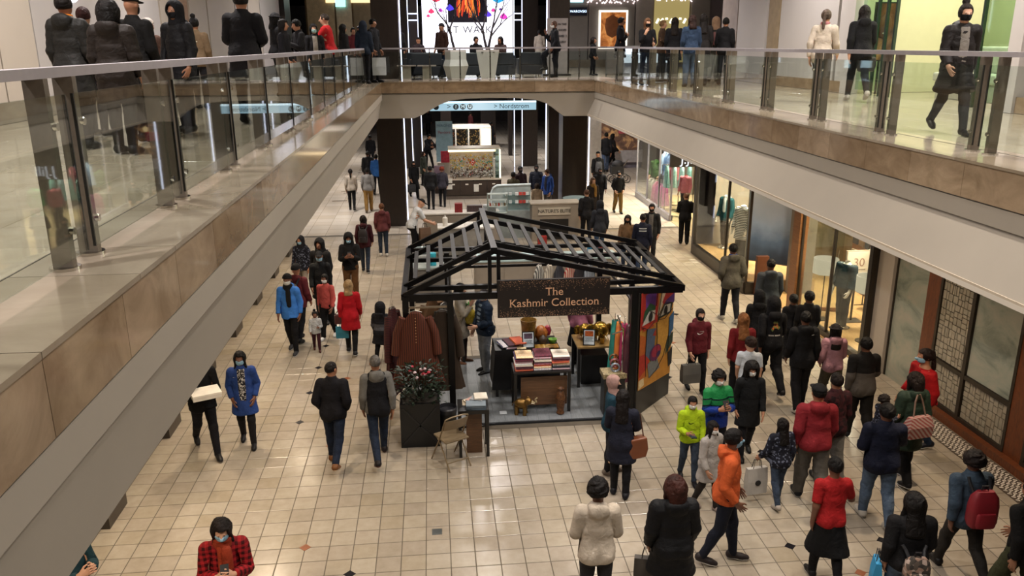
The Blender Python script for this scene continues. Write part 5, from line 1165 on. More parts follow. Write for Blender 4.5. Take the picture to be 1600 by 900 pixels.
bn = thing('waste_bin', (.1, 12.05, 0), 'black waste bin with liner beside the leaflet stand', 'bin'); MB().lathe((0, 0, 0), [(.12, 0), (.15, .5), (.155, .5), (.14, .46), (.11, .03)], 14).ob('body', M_black, bn, True); MB().lathe((0, 0, .42), [(.155, .03), (.16, .1), (.145, .12), (.13, .06)], 14).ob('liner', plain('2a2a2e', .3), bn, True)
# ================================================================== COUNTERS BEHIND THE PERGOLA, JEWELLERY KIOSK
M_beige = plain('8a8073', .5, var=.04); M_ctop = plain('bdb8b0', .3, var=.03); M_teal = glass('case_glass', 'cfe6e6', 1.2)
def counter(label, x0, x1, y0, y1, h, body=None, top=None, panels=0, kick=True, name='counter'):
    t = thing(name, ((x0+x1)/2, (y0+y1)/2, 0), label, 'counter'); w, d = x1-x0, y1-y0
    MB().bb((-w/2+.02, -d/2+.02, .0), (w/2-.02, d/2-.02, .08)).ob('kick', M_black, t); MB().bb((-w/2, -d/2, .08), (w/2, d/2, h-.04)).ob('body', body or M_beige, t)
    MB().bb((-w/2-.03, -d/2-.03, h-.04), (w/2+.03, d/2+.03, h)).ob('top', top or M_ctop, t)
    for k in range(panels): a = -w/2+w*k/panels; MB().bb((a+.02, -d/2-.012, .14), (a+w/panels-.02, -d/2, h-.1)).ob('door', body or M_beige, t)
    return t
# skincare counters: a ring of beige units
p1 = at_z(742, 408, .95); p2 = at_z(985, 402, .95); YF = p1.y
c1 = counter('long beige skincare counter with pale glass top behind the pergola', .95, 4.55, YF, YF+.6, .95, None, plain('9fb2b2', .12), 5)
MB().bb((-1.78, -.28, .95), (1.78, .28, .99)).ob('glass_top', plain('a9bcbc', .08), c1)
c2 = counter('left beige counter with grey display cases', -.55, .35, YF-.3, YF+.3, .9, plain('6d6a66', .5), plain('8f9896', .2), 2)
q = at_z(660, 334, 1.05); YBk = q.y
c3 = counter('rear beige counter with white edge where the capped man leans', -.35, 2.0, YBk, YBk+.5, 1.05, None, plain('d5d0c8', .3), 3)
c4 = counter('white service counter with a soap bottle', .1, .85, YBk-1.5, YBk-.9, .92, plain('77756f', .5), plain('d8d4cc', .3))
c5 = counter('grey low counter beside the white service counter', .9, 1.7, YBk-1.7, YBk-.9, .95, plain('7d7a74', .5), plain('c9c5bd', .3))
q = at_z(868, 319, 1.2); YN = q.y; XN = q.x
c6 = thing('sign_counter', (XN, YN+.3, 0), 'beige counter with white name plate and dark niche', 'counter'); MB().bb((-.75, -.3, 0), (.75, .3, 1.2)).ob('body', M_beige, c6); MB().bb((-.8, -.32, 1.2), (.8, .32, 1.24)).ob('top', plain('a59c8e', .4), c6); MB().bb((-.5, -.32, .06), (.42, -.3, .72)).ob('niche', M_black, c6)
pl_ = MB().bb((-.56, -.33, .86), (.48, -.31, 1.1)).ob('name_plate', plain('b5ad9e', .5), c6); text_mesh('lettering', "NATURE'S ELITE", .155, plain('2a2622', .5), pl_, face_m((-.04, -.335, .98)), space=.95)
for i, (x, y, l) in enumerate(((XN+.9, YN+1.3, 'round beige drum table with glass top by the name plate counter'),)):
    t = thing('drum_table', (x, y, 0), l, 'table'); MB().cyl((0, 0, 0), .42, 1.1, 22).ob('drum', M_beige, t, True); MB().cyl((0, 0, 1.1), .46, .05, 22).ob('glass_top', plain('8fa3a6', .1), t, True)
# curved glass shelf unit
cs = thing('shelf_unit', (2.5, YBk+.9, 0), 'curved white shelf unit with pale skincare boxes', 'shelf unit'); cs.scale = (.85, 1, 1)
MB().bb((-.75, -.05, 0), (.75, .3, .9)).ob('cabinet', plain('8d9594', .4), cs)
MB().prism([(-.78, .9), (-.78, 1.45), (-.7, 1.62), (-.55, 1.7), (.75, 1.72), (.75, .9)], 'y', .22, .28).ob('back_panel', plain('a3b0b0', .3), cs)
MB().tube([(-.78, .2, .9), (-.78, .2, 1.45), (-.7, .2, 1.62), (-.55, .2, 1.7), (.75, .2, 1.72)], .035, 8).ob('frame', plain('cddbe0', .35), cs, True)
for z in (1.12, 1.38): MB().bb((-.3, .0, z), (.7, .22, z+.015)).ob('shelf', M_teal, cs)
gi = 0
for z in (1.135, 1.395):
    for x, c in ((-.2, 'd0d8d8'), (-.05, 'c0c8c8'), (.2, 'd8dcdc'), (.34, 'b8423a'), (.48, 'b04038'), (.6, 'ccd2d2')):
        o = MB().bb((-.05, -.04, 0), (.05, .04, .09)).ob('product_box', plain(c, .5), None, base=(0, 0, 0), label='small %s skincare box, %s along the %s curved shelf' % ('red' if c in ('b8423a', 'b04038') else 'pale', ['first', 'second', 'third', 'fourth', 'fifth', 'sixth'][gi % 6], 'lower' if z < 1.2 else 'upper'), cat='box', group='boxes on the curved shelf'); o.location = (2.5+.85*x, YBk+.98, z); gi += 1
# things on the counters
def bottle(label, x, y, z, c, h=.24, r=.045):
    t = thing('pump_bottle', (x, y, z), label, 'bottle'); MB().lathe((0, 0, 0), [(r, 0), (r, h*.7), (r*.4, h*.82), (r*.4, h*.9)], 12).ob('bottle_body', plain(c, .3), t, True); MB().tube([(0, 0, h*.88), (0, 0, h), (0, -.05, h)], .01, 6).ob('pump', plain('b8b8b8', .3), t)
bottle('white pump bottle on the white service counter', .3, YBk-1.25, .92, 'd0ccc4', .34, .075)
for x, y, z, c, l, w in ((.75, YBk-.05+.2, 1.05, '7a1c1e', 'red gift box on the rear beige counter', .12), (1.25, YBk+.2, 1.05, '3a2c2c', 'dark patterned tray on the rear beige counter', .24), (1.72, YBk+.2, 1.05, 'a8adb0', 'clear acrylic stand on the rear beige counter', .2), (3.35, YBk-.2, .0, '8a2420', 'red bag beside the curved shelf unit', .14)):
    MB().bb((x-w, y-.1, z), (x+w, y+.1, z+(.28 if w < .2 else .2))).ob('gift_box', plain(c, .5, var=.4, scale=20), None, base=(x, y, z), label=l, cat='box')
pv = thing('glass_cabinet', (1.95, YBk-.1, 1.05), 'small glazed cabinet with shelves on the rear counter', 'cabinet')
for sx in (-.3, .3):
    for sy in (-.12, .12): MB().bb((sx-.015, sy-.015, 0), (sx+.015, sy+.015, .6)).ob('frame', plain('98a4a0', .3, .5), pv)
for z in (0, .2, .4, .59): MB().bb((-.3, -.12, z), (.3, .12, z+.015)).ob('shelf', plain('b0bcb8', .2), pv)
for k in range(6): MB().cyl((-.22+.09*k, 0, .215), .03, .09, 8).ob('pot', plain(['a8503a', 'c8c0b0', '8a7a60', 'b0443a', 'd0ccc0', '7a6a50'][k], .4), pv)
sk = thing('round_sink', (-.35, YF+1.6, 0), 'small white wash stand with round glass basin', 'basin'); MB().bb((-.3, -.3, 0), (.3, .3, .8)).ob('stand', plain('a3a8a8', .4), sk, bevel=.02); MB().lathe((0, 0, .8), [(.12, 0), (.22, .06), (.25, .12), (.235, .12), (.2, .06), (.001, .02)], 18).ob('basin', plain('7d8a8c', .1), sk, True)
for i, (x, y, c, l) in enumerate(((-.1, YF-.05, '2a9ab0', 'teal and white product rack on the left counter'), (.9, YF+.2, 'a8202a', 'red carton on the long skincare counter'), (3.9, YF+.15, '1f6a90', 'blue carton at the end of the long skincare counter'), (4.2, YF+.2, 'b02a2a', 'red and white carton at the end of the long skincare counter'))):
    t = thing('product_rack', (x, y, .95 if i else .9), l, 'product rack'); MB().bb((-.1, -.08, 0), (.1, .08, .3)).ob('carton', plain(c, .4, var=.5, scale=12), t); MB().bb((-.1, -.085, .1), (.1, -.08, .2)).ob('label', plain('d0d4d4', .5), t)
for i, x in enumerate((1.9, 2.9, 3.6)):
    st_ = thing('stool', (x, YF-.55, 0), ['clear-backed stool beside the left end of the long counter', 'clear-backed stool at the middle of the long counter', 'clear-backed stool at the right of the long counter'][i], 'stool'); MB().cyl((0, 0, .5), .2, .05, 16).ob('seat', plain('8fa0a4', .2), st_, True)
    for a in range(4): MB().tube([(.15*math.cos(a*1.57+.8), .15*math.sin(a*1.57+.8), .5), (.2*math.cos(a*1.57+.8), .2*math.sin(a*1.57+.8), 0)], .012, 6).ob('leg', M_chrome, st_)
# ---- jewellery kiosk
JX0, JX1, JY = .5, 2.76, 33.2
jk = thing('jewellery_kiosk', ((JX0+JX1)/2, JY, 0), 'lit jewellery kiosk with dark cabinet base and crowded display wall', 'kiosk'); W_ = (JX1-JX0)/2; M_dk = plain('2a201b', .4)
MB().bb((-W_, .0, 0), (W_, 1.2, .12)).ob('plinth', plain('5a5048', .4), jk); MB().bb((-W_, .06, .12), (W_, 1.2, .78)).ob('base', M_dk, jk)
for k in range(4):
    d_ = MB().bb((-W_+.05+k*.55, .04, .16), (-W_+.55+k*.55, .06, .74)).ob('drawer_front', plain('33271f', .35), jk)
    MB().bb((-W_+.24+k*.55, .02, .58), (-W_+.36+k*.55, .04, .63)).ob('price_tag', plain('c8c4ba', .5), d_)
MB().bb((-W_-.02, .0, .78), (W_+.02, 1.22, .82)).ob('counter_top', plain('b5a898', .3), jk)
MB().bb((-.95, .62, .82), (.85, .66, 1.95)).ob('display_wall', plain('a09688', .5), jk); MB().bb((-1.0, .52, 1.86), (.95, .62, 1.98)).ob('light_box', emit('ffe2b0', 2.4), jk); MB().bb((-1.0, .3, 1.98), (W_, 1.2, 2.04)).ob('canopy', plain('c8c0b4', .4), jk)
MB().bb((.9, .2, .82), (W_, 1.1, 1.98)).ob('glass_case', glass('case_glass', 'cfe6e6', 1.2), jk); MB().bb((W_-.06, .2, .82), (W_, .3, 1.98)).ob('lit_edge', emit('fff2d8', 2.), jk)
for z in (1.1, 1.4, 1.7): MB().bb((.92, .3, z), (W_-.05, 1.0, z+.015)).ob('shelf', plain('b0a89a', .3), jk)
jr = random.Random(9)
for col, n_, rng_ in (('e8c060', 260, (1.15, 1.75)), ('e8e2d8', 220, (1.0, 1.7)), ('b8342a', 60, (.9, 1.6)), ('6a5a50', 240, (.84, 1.2)), ('3aa8a0', 40, (1.2, 1.5)), ('f0ece4', 160, (.84, 1.1))):
    m_ = MB()
    for k in range(n_):
        x, z = jr.uniform(-.92, .82), jr.uniform(*rng_); y = .6-max(0, (1.2-z))*1.2*jr.random(); s_ = jr.uniform(.018, .046); m_.box((x, y, z), (s_, s_*.5, s_*1.4), jr.uniform(0, 3), 0, jr.uniform(0, 3))
    m_.ob('jewellery_pieces', plain(col, .2, .5, .4, 40), jk, kind='stuff')
MB().add([(0, .58, 1.28), (.13, .575, 1.42), (0, .58, 1.57), (-.13, .575, 1.42)], [(0, 1, 2, 3)]).ob('diamond_emblem', plain('a8221e', .4), jk); MB().tube([(.05*math.cos(a*.5), .56, 1.42+.05*math.sin(a*.5)) for a in range(11)], .012, 6).ob('emblem_letter', plain('e8e0d4', .4), jk)
for z0, z1 in ((.42, .62), (.68, .86)): MB().bb((-W_-.05, -.02, z0), (-W_+.25, 0, z1)).ob('price_list', plain('c9c5bc', .5), jk)
MB().bb((.0, .015, .3), (.2, .035, .6)).ob('notice', plain('c9c5bc', .5), jk)
j2 = thing('jewellery_kiosk', (1.55, JY+5.5, 0), 'taller white framed jewellery kiosk with lit side behind the first one', 'kiosk')
MB().bb((-1.0, 0, 0), (1.1, 1.5, .9)).ob('base', plain('c5c0b8', .4), j2); MB().bb((-1., 0, 2.3), (1.2, 1.5, 2.4)).ob('canopy', plain('d8d4cc', .4), j2); MB().bb((.75, -.02, .9), (1.2, .3, 2.3)).ob('lit_side', emit('fff0d0', 1.8), j2)
for x in (-1, -.45, .15, .7): MB().bb((x-.03, -.02, .9), (x+.03, .04, 2.3)).ob('frame', plain('d4d0c8', .4), j2)
for x0 in (-.97, -.42, .18):
    MB().bb((x0, .3, .9), (x0+.5, .34, 2.3)).ob('back_board', plain('2a2624', .5), j2); m_ = MB()
    for k in range(70): m_.box((x0+jr.uniform(.02, .48), .27, jr.uniform(.95, 2.25)), (.03, .02, .045), jr.uniform(0, 3))
    m_.ob('jewellery_pieces', plain(['c8a86a', 'b8b4ac', 'a86a4a'][int(x0*2) % 3], .3, .4, .5, 30), j2, kind='stuff')
bp = thing('banner_stand', (.55, JY+4.6, 0), 'tall pale blue banner with grey lettering by the jewellery kiosks', 'banner'); MB().bb((-.38, 0, .9), (.38, .03, 2.75)).ob('banner', plain('7fa3b8', .5), bp); MB().bb((-.02, .02, 0), (.02, .06, 1.0)).ob('pole', M_steel, bp); MB().bb((-.3, -.1, 0), (.3, .15, .03)).ob('foot', M_black, bp); text_mesh('lettering', 'PIERCING', .15, plain('3a5a78', .5), bp, face_m((0, -.01, 2.55))); text_mesh('lettering', 'Pandora', .17, plain('8a4a5a', .5), bp, face_m((0, -.01, 2.25)))
MB().bb((.35, JY+3.0, 1.1), (.75, JY+3.04, 1.6)).ob('notice_board', plain('b8344a', .5, var=.3, scale=9), None, base=(.55, JY+3.0, 1.1), label='small red and white notice at the jewellery kiosks', cat='notice')
MB().bb((.2, JY+2.9, 0), (.95, JY+3.3, 1.1)).ob('side_counter', plain('a8a49c', .4), None, base=(.6, JY+3.1, 0), label='pale side counter carrying the red notice', cat='counter')
wr = thing('watch_stand', (.25, JY+1.6, 0), 'dark freestanding watch stand left of the jewellery kiosk', 'display stand'); MB().bb((-.2, -.15, 0), (.2, .15, .7)).ob('base', M_dk, wr); MB().bb((-.22, -.16, .7), (.22, .16, 1.15)).ob('case', plain('7a6878', .3), wr)
pb_ = thing('floor_planter', (2.2, JY+12, 0), 'square planter with dense green shrub beyond the kiosks', 'planter'); MB().bb((-.5, -.5, 0), (.5, .5, .8)).ob('box', plain('5a3a30', .5), pb_); lf = MB()
for k in range(260):
    a, q, zz = jr.uniform(0, 6.28), jr.uniform(0, .65), jr.uniform(.8, 1.7); lf.box((q*math.cos(a), q*math.sin(a), zz), (.1, .05, .01), a, jr.uniform(-1, 1), jr.uniform(-1, 1))
lf.ob('foliage', plain('1e3a20', .5, var=.4), pb_, kind='stuff')
hs_ = thing('hanging_sign', (1.93, 31.0, 3.73), 'long pale blue hanging direction sign under the bridge', 'sign'); MB().bb((-1.98, 0, 0), (1.98, .12, .32)).ob('sign_box', emit('a9cede', .95), hs_); MB().bb((-1.98, -.005, .27), (1.98, .125, .33)).ob('edge', emit('d8f2ff', 1.6), hs_)
for x in (-1.5, 1.5): MB().bb((x-.02, .04, .32), (x+.02, .08, .835)).ob('hanger', M_steel, hs_)
text_mesh('lettering', '> Nordstrom', .24, plain('16242c', .5), hs_, face_m((1.05, -.008, .14))); text_mesh('lettering', '>', .26, plain('16242c', .5), hs_, face_m((-1.28, -.008, .14)))
for k, cch in enumerate('?MU'):
    d_ = MB().lathe((0, 0, 0), [(.105, -.004), (.105, .004)], 20).ob('pictogram', plain('16242c', .5), hs_); d_.rotation_euler = (R(90), 0, 0); d_.location = (-1.02+.26*k, -.006, .14); text_mesh('pictogram_letter', cch, .17, plain('b8d4e0', .5), hs_, face_m((-1.02+.26*k, -.012, .14)), .001)
d_ = MB().lathe((0, 0, 0), [(.105, -.004), (.105, .004)], 20).ob('pictogram', plain('16242c', .5), hs_); d_.rotation_euler = (R(90), 0, 0); d_.location = (-1.75, -.006, .14)
# ================================================================== SHOP FRONTS ALONG THE RIGHT WALKWAY
M_oak = m_wood('shop_oak', '6a4426', '8a5c34', .4); M_red = m_wood('red_timber', '4a2412', '6d3a1c', .35, (2, 8, 2), 3); M_brz = plain('3b342c', .35, .5)
SG = glass('shop_glass', 'eef2f0', .6)
XW = 8.47
# --- patterned wall: timber base, bronze frames, crazy-paved glass and a marbled panel
pw = slab('wall_right_near', (XW+.12, 6.5, 0), (XW+.35, 14.1, 3.9), plain('5a4e40', .6))
MB().bb((XW-.16, 6.5, 0), (XW+.14, 12.6, .13)).ob('timber_base', M_red, pw)
for ya, yb in ((12.42, 12.78), (10.0, 10.38), (7.5, 7.8)): MB().bb((XW-.03, ya, 0), (XW+.14, yb, 3.9)).ob('timber_post', M_red, pw)
def bay(y0, y1):
    for y in (y0, y1-.06): MB().bb((XW-.04, y, .13), (XW+.06, y+.06, 3.9)).ob('frame', M_brz, pw)
ym = 11.5
for ya, yb in ((10.38, 12.42), (7.8, 10.0)):
    bay(ya, yb); ymid = ya+(yb-ya)*.56
    MB().bb((XW-.05, ymid-.04, .13), (XW+.06, ymid+.04, 3.9)).ob('frame', M_brz, pw)
    for z in (.13, .86, 2.55): MB().bb((XW-.045, ya, z), (XW+.06, yb, z+.07)).ob('frame', M_brz, pw)
    MB().bb((XW+.02, ya, .13), (XW+.05, yb, 3.9)).ob('backing', plain('2a2620', .7), pw)
    r_ = random.Random(int(ya*10))
    def crazy(y0, y1, z0, z1, vert):
        # irregular courses of small glass pieces set in dark joints
        def split(a, b, c, d, v, depth):
            w, h = b-a, d-c
            if (w < .14 and h < .14) or (w*h < .016) or depth > 9:
                MB().bb((XW-.012-r_.random()*.006, a+.007, c+.007), (XW+.02, b-.007, d-.007)).ob('glass_piece', GP[r_.randrange(3)], pw); return
            t_ = r_.uniform(.35, .65)
            if w > h*r_.uniform(.6, 1.1): split(a, a+w*t_, c, d, v, depth+1); split(a+w*t_, b, c, d, v, depth+1)
            else: split(a, b, c, c+h*t_, v, depth+1); split(a, b, c+h*t_, d, v, depth+1)
        split(y0, y1, z0, z1, vert, 0)
    GP = [plain(c, .12, .0, .12, 9) for c in ('8a8374', '948c7c', '8f8676')]
    if ya > 10:
        crazy(ymid+.05, yb-.06, .94, 2.54, 1); crazy(ymid+.05, yb-.06, .2, .85, 1); crazy(ya+.06, ymid-.05, .2, .85, 0); crazy(ymid+.05, yb-.06, 2.63, 2.95, 1); crazy(ya+.06, ymid-.05, 2.63, 2.95, 0)
        M_marb = m_stone('grey_green_marble', '5d665f', '8f9488', 'a39d8f', .2, 1.3)
        MB().bb((XW-.01, ya+.06, .94), (XW+.02, ymid-.05, 2.54)).ob('marble_panel', M_marb, pw)
    else: crazy(ymid+.05, yb-.06, .2, 2.54, 1)
MB().bb((XW, 12.8, 0), (XW+.14, 13.75, 3.9)).ob('marble_panel', M_marb, pw); MB().bb((XW-.02, 13.75, 0), (XW+.14, 13.79, 3.9)).ob('bronze_joint', M_brz, pw)
MB().bb((XW-.08, 13.79, 0), (XW+.2, 14.3, 3.9)).ob('white_column', plain('a89e92', .5, var=.02), pw)
# --- lamp-lit clothes shop: window, timber entrance, corner window with two mannequins
slab('floor_shop', (8.2, 14.3, -.11), (13.5, 23.6, .012), m_wood('shop_floor_oak', '8a6c44', 'a98a5c', .35, (8, 1, 1), 2))
slab('wall_shop_back', (13.4, 14.2, 0), (13.6, 33, 3.9), plain('a08a68', .6)); slab('ceiling_shop', (8.5, 14.2, 3.7), (13.5, 33, 3.88), plain('b8ab99', .7))
for _x, _y, _p in ((10.2, 15.4, 260), (10.2, 18.3, 300), (8.7, 21.6, 300), (9.4, 26.0, 160), (9.3, 28.8, 300), (9.2, 31.4, 420), (8.95, 16.4, 110), (8.9, 14.8, 90)): area('shop_downlight', (_x, _y, 3.6), .4, _p, (1, .84, .62), spread=140)
def win(n, x, y0, y1, z0=.12, z1=3.88, mull=(), plinth=.12, fr=M_brz):
    g = MB().bb((x, y0, z0), (x+.015, y1, z1)).ob('window_%d' % n, SG, kind='structure')
    MB().bb((x-.05, y0, 0), (x+.1, y1, plinth)).ob('window_plinth', fr, g)
    for y in (y0, y1)+tuple(mull): MB().bb((x-.02, y-.025, 0), (x+.04, y+.025, z1)).ob('window_frame', fr, g)
    return g
win(3, 8.3, 14.32, 17.4, mull=(15.9,)); MB().bb((8.25, 14.3, 0), (8.4, 14.42, 3.9)).ob('trim_10', plain('26211c', .4), kind='structure')
MB().bb((8.22, 17.4, 0), (8.42, 17.75, 3.9)).ob('trim_11', M_oak, kind='structure'); MB().bb((8.3, 17.2, 2.9), (8.5, 19.2, 3.9)).ob('trim_12', plain('6a5a48', .5), kind='structure')
win(4, 7.74, 19.15, 23.35, mull=(20.7,), plinth=.3); MB().bb((7.7, 23.3, 0), (8.3, 23.46, 3.9)).ob('trim_13', plain('2b2724', .4), kind='structure')
MB().bb((7.74, 19.1, 0), (8.5, 19.2, .3)).ob('trim_14', M_brz, kind='structure'); MB().bb((8.8, 18.95, 0), (9.4, 19.15, 3.9)).ob('wall_shop_pier', plain('7a6e60', .5), kind='structure')
slab('floor_shop_window', (7.76, 19.2, 0), (9.6, 23.3, .3), m_wood('shop_floor_oak', '8a6c44', 'a98a5c', .35, (8, 1, 1), 2)); slab('wall_shop_window_back', (9.6, 20.6, .3), (9.7, 23.4, 3.9), plain('9a9284', .6, var=.02))
slab('wall_shop_window_side', (7.8, 23.3, .3), (9.6, 23.36, 3.9), plain('a39b8d', .6, var=.02))
lf_ = MB().bb((7.95, 18.98, 0), (8.25, 19.1, 1.0)).ob('shop_pedestal', plain('5a3420', .4), None, base=(8.1, 19.04, 0), label='brown timber pedestal at the shop entrance', cat='pedestal')
M_land = NT('landscape_print'); s_ = M_land.n('ShaderNodeSeparateXYZ'); M_land.l(M_land.coord('Object'), s_.inputs[0]); mr = M_land.n('ShaderNodeMapRange'); M_land.l(s_.outputs[2], mr.inputs[0]); mr.inputs[1].default_value = -1.3; mr.inputs[2].default_value = 1.3
nz = M_land.n('ShaderNodeMath', operation='MULTIPLY_ADD'); M_land.l(M_land.noise(M_land.coord('Object'), 2.4, 5), nz.inputs[0]); nz.inputs[1].default_value = .22; M_land.l(mr.outputs[0], nz.inputs[2])
M_land.base(M_land.ramp(nz.outputs[0], [(.15, '3a4454'), (.32, '5f7390'), (.5, '9fb0cc'), (.9, 'd4d6e2')])); M_land.pr(.4)
p_ = poster('landscape_panel', 'tall blue mountain landscape print in the corner window', (8.65, 19.62, 1.95), 1.5, 2.6, '-y', M_land.m, '7a7266', .03, 'picture'); p_.rotation_euler = (0, 0, R(-42))
p_ = poster('catalogue_picture', 'timber framed fashion picture in the corner window', (9.55, 21.3, 2.35), .8, 1.3, '-x', m_portrait('8a7a6c', 'c8bcae', 'd8d0c4'), '7a5a38', .06, 'picture')
person('man1', 'headless mannequin in checked scarf and teal cardigan', pos=(8.44, 22.7, .3), h=1.78, z=.3, hd=-60, pose='stand', top=('jacket', '1f4a50'), scarf='b9c4c4', bot=('slim', '4a4238'), hair=None, skin='c8c2b6', dummy=True)
person('man2', 'headless mannequin in striped blouse and wide trousers', pos=(8.36, 21.2, .3), h=1.78, z=.3, hd=-55, pose='stand', top=('coat', 'd0d0c8', 'stripe'), bot=('loose', '24262a'), hair=None, skin='c8c2b6', dummy=True)
person('man3', 'headless mannequin in dark teal knit poncho by the white lamps', pos=(8.9, 16.4, .012), h=1.75, z=.012, hd=-70, pose='stand', top=('poncho', '16282e'), bot=('loose', '151719'), hair=None, skin='c8c2b6', dummy=True)
for n_ in ('mannequin', 'mannequin.001', 'mannequin.002'):
    o_ = bpy.data.objects[n_]; MB().cyl((0, 0, -.0), .2, .015, 18).ob('base_plate', M_chrome, o_, True)
def drum_lamp(label, x, y, h):
    t = thing('drum_lamp', (x, y, .012), label, 'lamp'); MB().cyl((0, 0, 0), .16, .02, 16).ob('base', M_brz, t, True); MB().tube([(0, 0, 0), (0, 0, h)], .012, 8).ob('stem', M_brz, t); MB().lathe((0, 0, h-.1), [(.27, 0), (.27, .34), (.262, .34), (.262, 0)], 24).ob('shade', emit('e6d6b4', .8), t, True)
drum_lamp('white drum lamp nearest the white column in the shop window', 8.95, 15.5, 1.2); drum_lamp('white drum lamp behind the poncho mannequin', 8.72, 17.0, 1.2)
for i, (x, y, z, w, h, f, txt, l) in enumerate(((9.9, 15.6, 1.9, 1.0, 1.6, '-x', '30', 'cream anniversary poster with large numerals in the shop window'), (9.35, 16.75, 1.25, .55, .8, '-y', '30', 'pale framed anniversary notice beside the shop door'))):
    p_ = poster('anniversary_poster', l, (x, y, z), w, h, f, plain('c9bfae', .6, var=.03), '8a7c68', .02); MB().bb((-.02, .05, .012-z), (.02, .08, 0)).ob('stand', M_brz, p_); MB().bb((-.2, -.1, .012-z), (.2, .2, .03-z)).ob('foot', M_brz, p_); text_mesh('lettering', txt, w*.5, plain('8a6a5a', .5), p_, face_m((0, -.016, h*.18)), .001); MB().bb((-w*.3, -.017, -.02), (w*.3, -.013, .0)).ob('print_line', plain('8a7a6c', .5), p_)
def rack(label, x, y, cols, L, rz, zt=1.5, glen=1.1):
    t = thing('clothes_rack', (x, y, .012), label, 'rack', rz=rz)
    for s_ in (-1, 1): MB().tube([(s_*L/2, -.2, 0), (s_*L/2, .2, 0)], .015, 6).ob('foot', M_brz, t); MB().tube([(s_*L/2, 0, 0), (s_*L/2, 0, zt)], .014, 6).ob('upright', M_brz, t)
    MB().tube([(-L/2, 0, zt), (L/2, 0, zt)], .014, 6).ob('rail', M_brz, t); n_ = len(cols); c_, s__ = math.cos(rz), math.sin(rz)
    for k, (cc, nm) in enumerate(cols):
        u = -L/2+L*(k+.6)/(n_+.2); garment('%s on the %s' % (nm, label.split(' with')[0]), x+u*c_, y+u*s__, zt+.012-.03, .42, glen, plain(cc, .8, var=.2, scale=14), rz+1.57, False, 'garment', 1.15, seed=k+int(y*3))
bs = thing('book_shelf', (10.8, 18.6, .012), 'tall timber shelf with dark goods inside the shop entrance', 'shelf'); MB().bb((-.2, -.8, 0), (.25, .8, 2.6)).ob('case', M_oak, bs)
for k in range(5):
    for j_ in range(5): MB().bb((-.26, -.72+.3*j_, .3+.45*k), (-.2, -.5+.3*j_, .6+.45*k)).ob('goods', plain(['26221f', '4a3a2c', '8a7c64', '1c2226', '5a4632'][(k*3+j_) % 5], .6), bs)
rack('dark clothes rail with knitwear inside the entrance', 10.2, 17.2, [('3a2c22', 'brown cardigan'), ('6a5a44', 'camel cardigan'), ('22262a', 'charcoal cardigan'), ('8a7a5c', 'sand cardigan')], 1.4, 1.57)
dt_ = thing('display_table', (9.3, 14.75, .012), 'white shop display table with folded jeans', 'table'); MB().bb((-.5, -.35, .55), (.5, .35, .62)).ob('table_top', plain('c9c2b4', .4), dt_); MB().bb((-.45, -.3, 0), (.45, .3, .55)).ob('base', plain('b5ad9e', .5), dt_)
for k in range(4): o = folded(.3, .3, .04, 0).ob('folded_jeans', plain(['2a3648', '33425a', '222c3c', '3c4a60'][k], .8), None, True, base=(0, 0, 0), label=['topmost folded jeans on the white shop table', 'second folded jeans from the top on the white shop table', 'third folded jeans from the top on the white shop table', 'lowest folded jeans on the white shop table'][3-k], cat='jeans'); o.location = (8.98, 14.7, .632+.041*k)
gd = thing('glass_door', (8.45, 17.78, 0), 'open glass shop door with timber stile and long handle', 'door', rz=R(-18)); MB().bb((.0, -.015, .1), (.95, .0, 2.8)).ob('pane', SG, gd); MB().bb((-.04, -.03, 0), (.06, .03, 2.85)).ob('stile', M_oak, gd); MB().bb((.0, -.03, 0), (.98, .03, .1)).ob('bottom_rail', M_oak, gd); MB().tube([(.85, -.06, .8), (.85, -.06, 1.5)], .015, 6).ob('handle', M_chrome, gd)
# --- clothes shop with sign beyond the corner window
win(5, 8.35, 28.0, 33.0, plinth=.2, mull=(29.6, 31.3), fr=plain('8d8a92', .3, .3)); slab('floor_second_shop', (8.36, 23.6, -.1), (13.4, 33, .012), plain('a89878', .3))
MB().bb((8.35, 28.0, .012), (10.7, 28.015, 1.95)).ob('window_6', SG, kind='structure')
sg_ = thing('shop_sign', (8.3, 27.9, 1.93), 'dark shop fascia with white lettering above the pink clothes', 'sign'); MB().bb((-.05, 0, 0), (2.4, .12, 1.9)).ob('board', plain('2b2824', .4), sg_); text_mesh('lettering', 'J.Jill', .46, emit('e8ecf4', 1.4), sg_, face_m((.62, -.01, .26)))
rack('pink and blue clothes rail with hanging shirts behind the sign', 9.2, 31.0, [('a8646c', 'rose shirt'), ('9a5a64', 'dusty pink shirt'), ('6a86b0', 'sky blue shirt'), ('5a78a4', 'blue shirt'), ('88a0c0', 'pale blue shirt')], 2.2, 1.57, 1.98, .85)
rack('low rail with pink skirts below the shirts', 8.68, 31.0, [('a05a84', 'magenta skirt'), ('8e4a78', 'purple skirt'), ('b0708a', 'pink skirt'), ('9a9a92', 'grey trousers'), ('8a8a84', 'taupe trousers')], 2.2, 1.57, .95, .8)
rack('teal blouse rail with pale tops near the dark corner', 9.0, 29.4, [('7fa8a4', 'aqua blouse'), ('98b8b0', 'mint blouse'), ('8aa8b0', 'mist blouse'), ('6a9a98', 'sea green blouse')], 1.2, 0., 1.8, .8)
person('man4', 'mannequin in pink top beside the green dress in far shop', pos=(9.05, 28.6, .012), h=1.76, z=.012, hd=-50, pose='stand', top=('sweater', 'b0606c'), bot=('slim', '26242a'), hair=None, skin='b09078', dummy=True)
person('man5', 'mannequin in bright green dress in far shop', pos=(9.7, 28.6, .012), h=1.74, z=.012, hd=-50, pose='stand', top=('longcoat', '1f6a34'), bot=('slim', '26242a'), hair=None, skin='b09078', dummy=True)
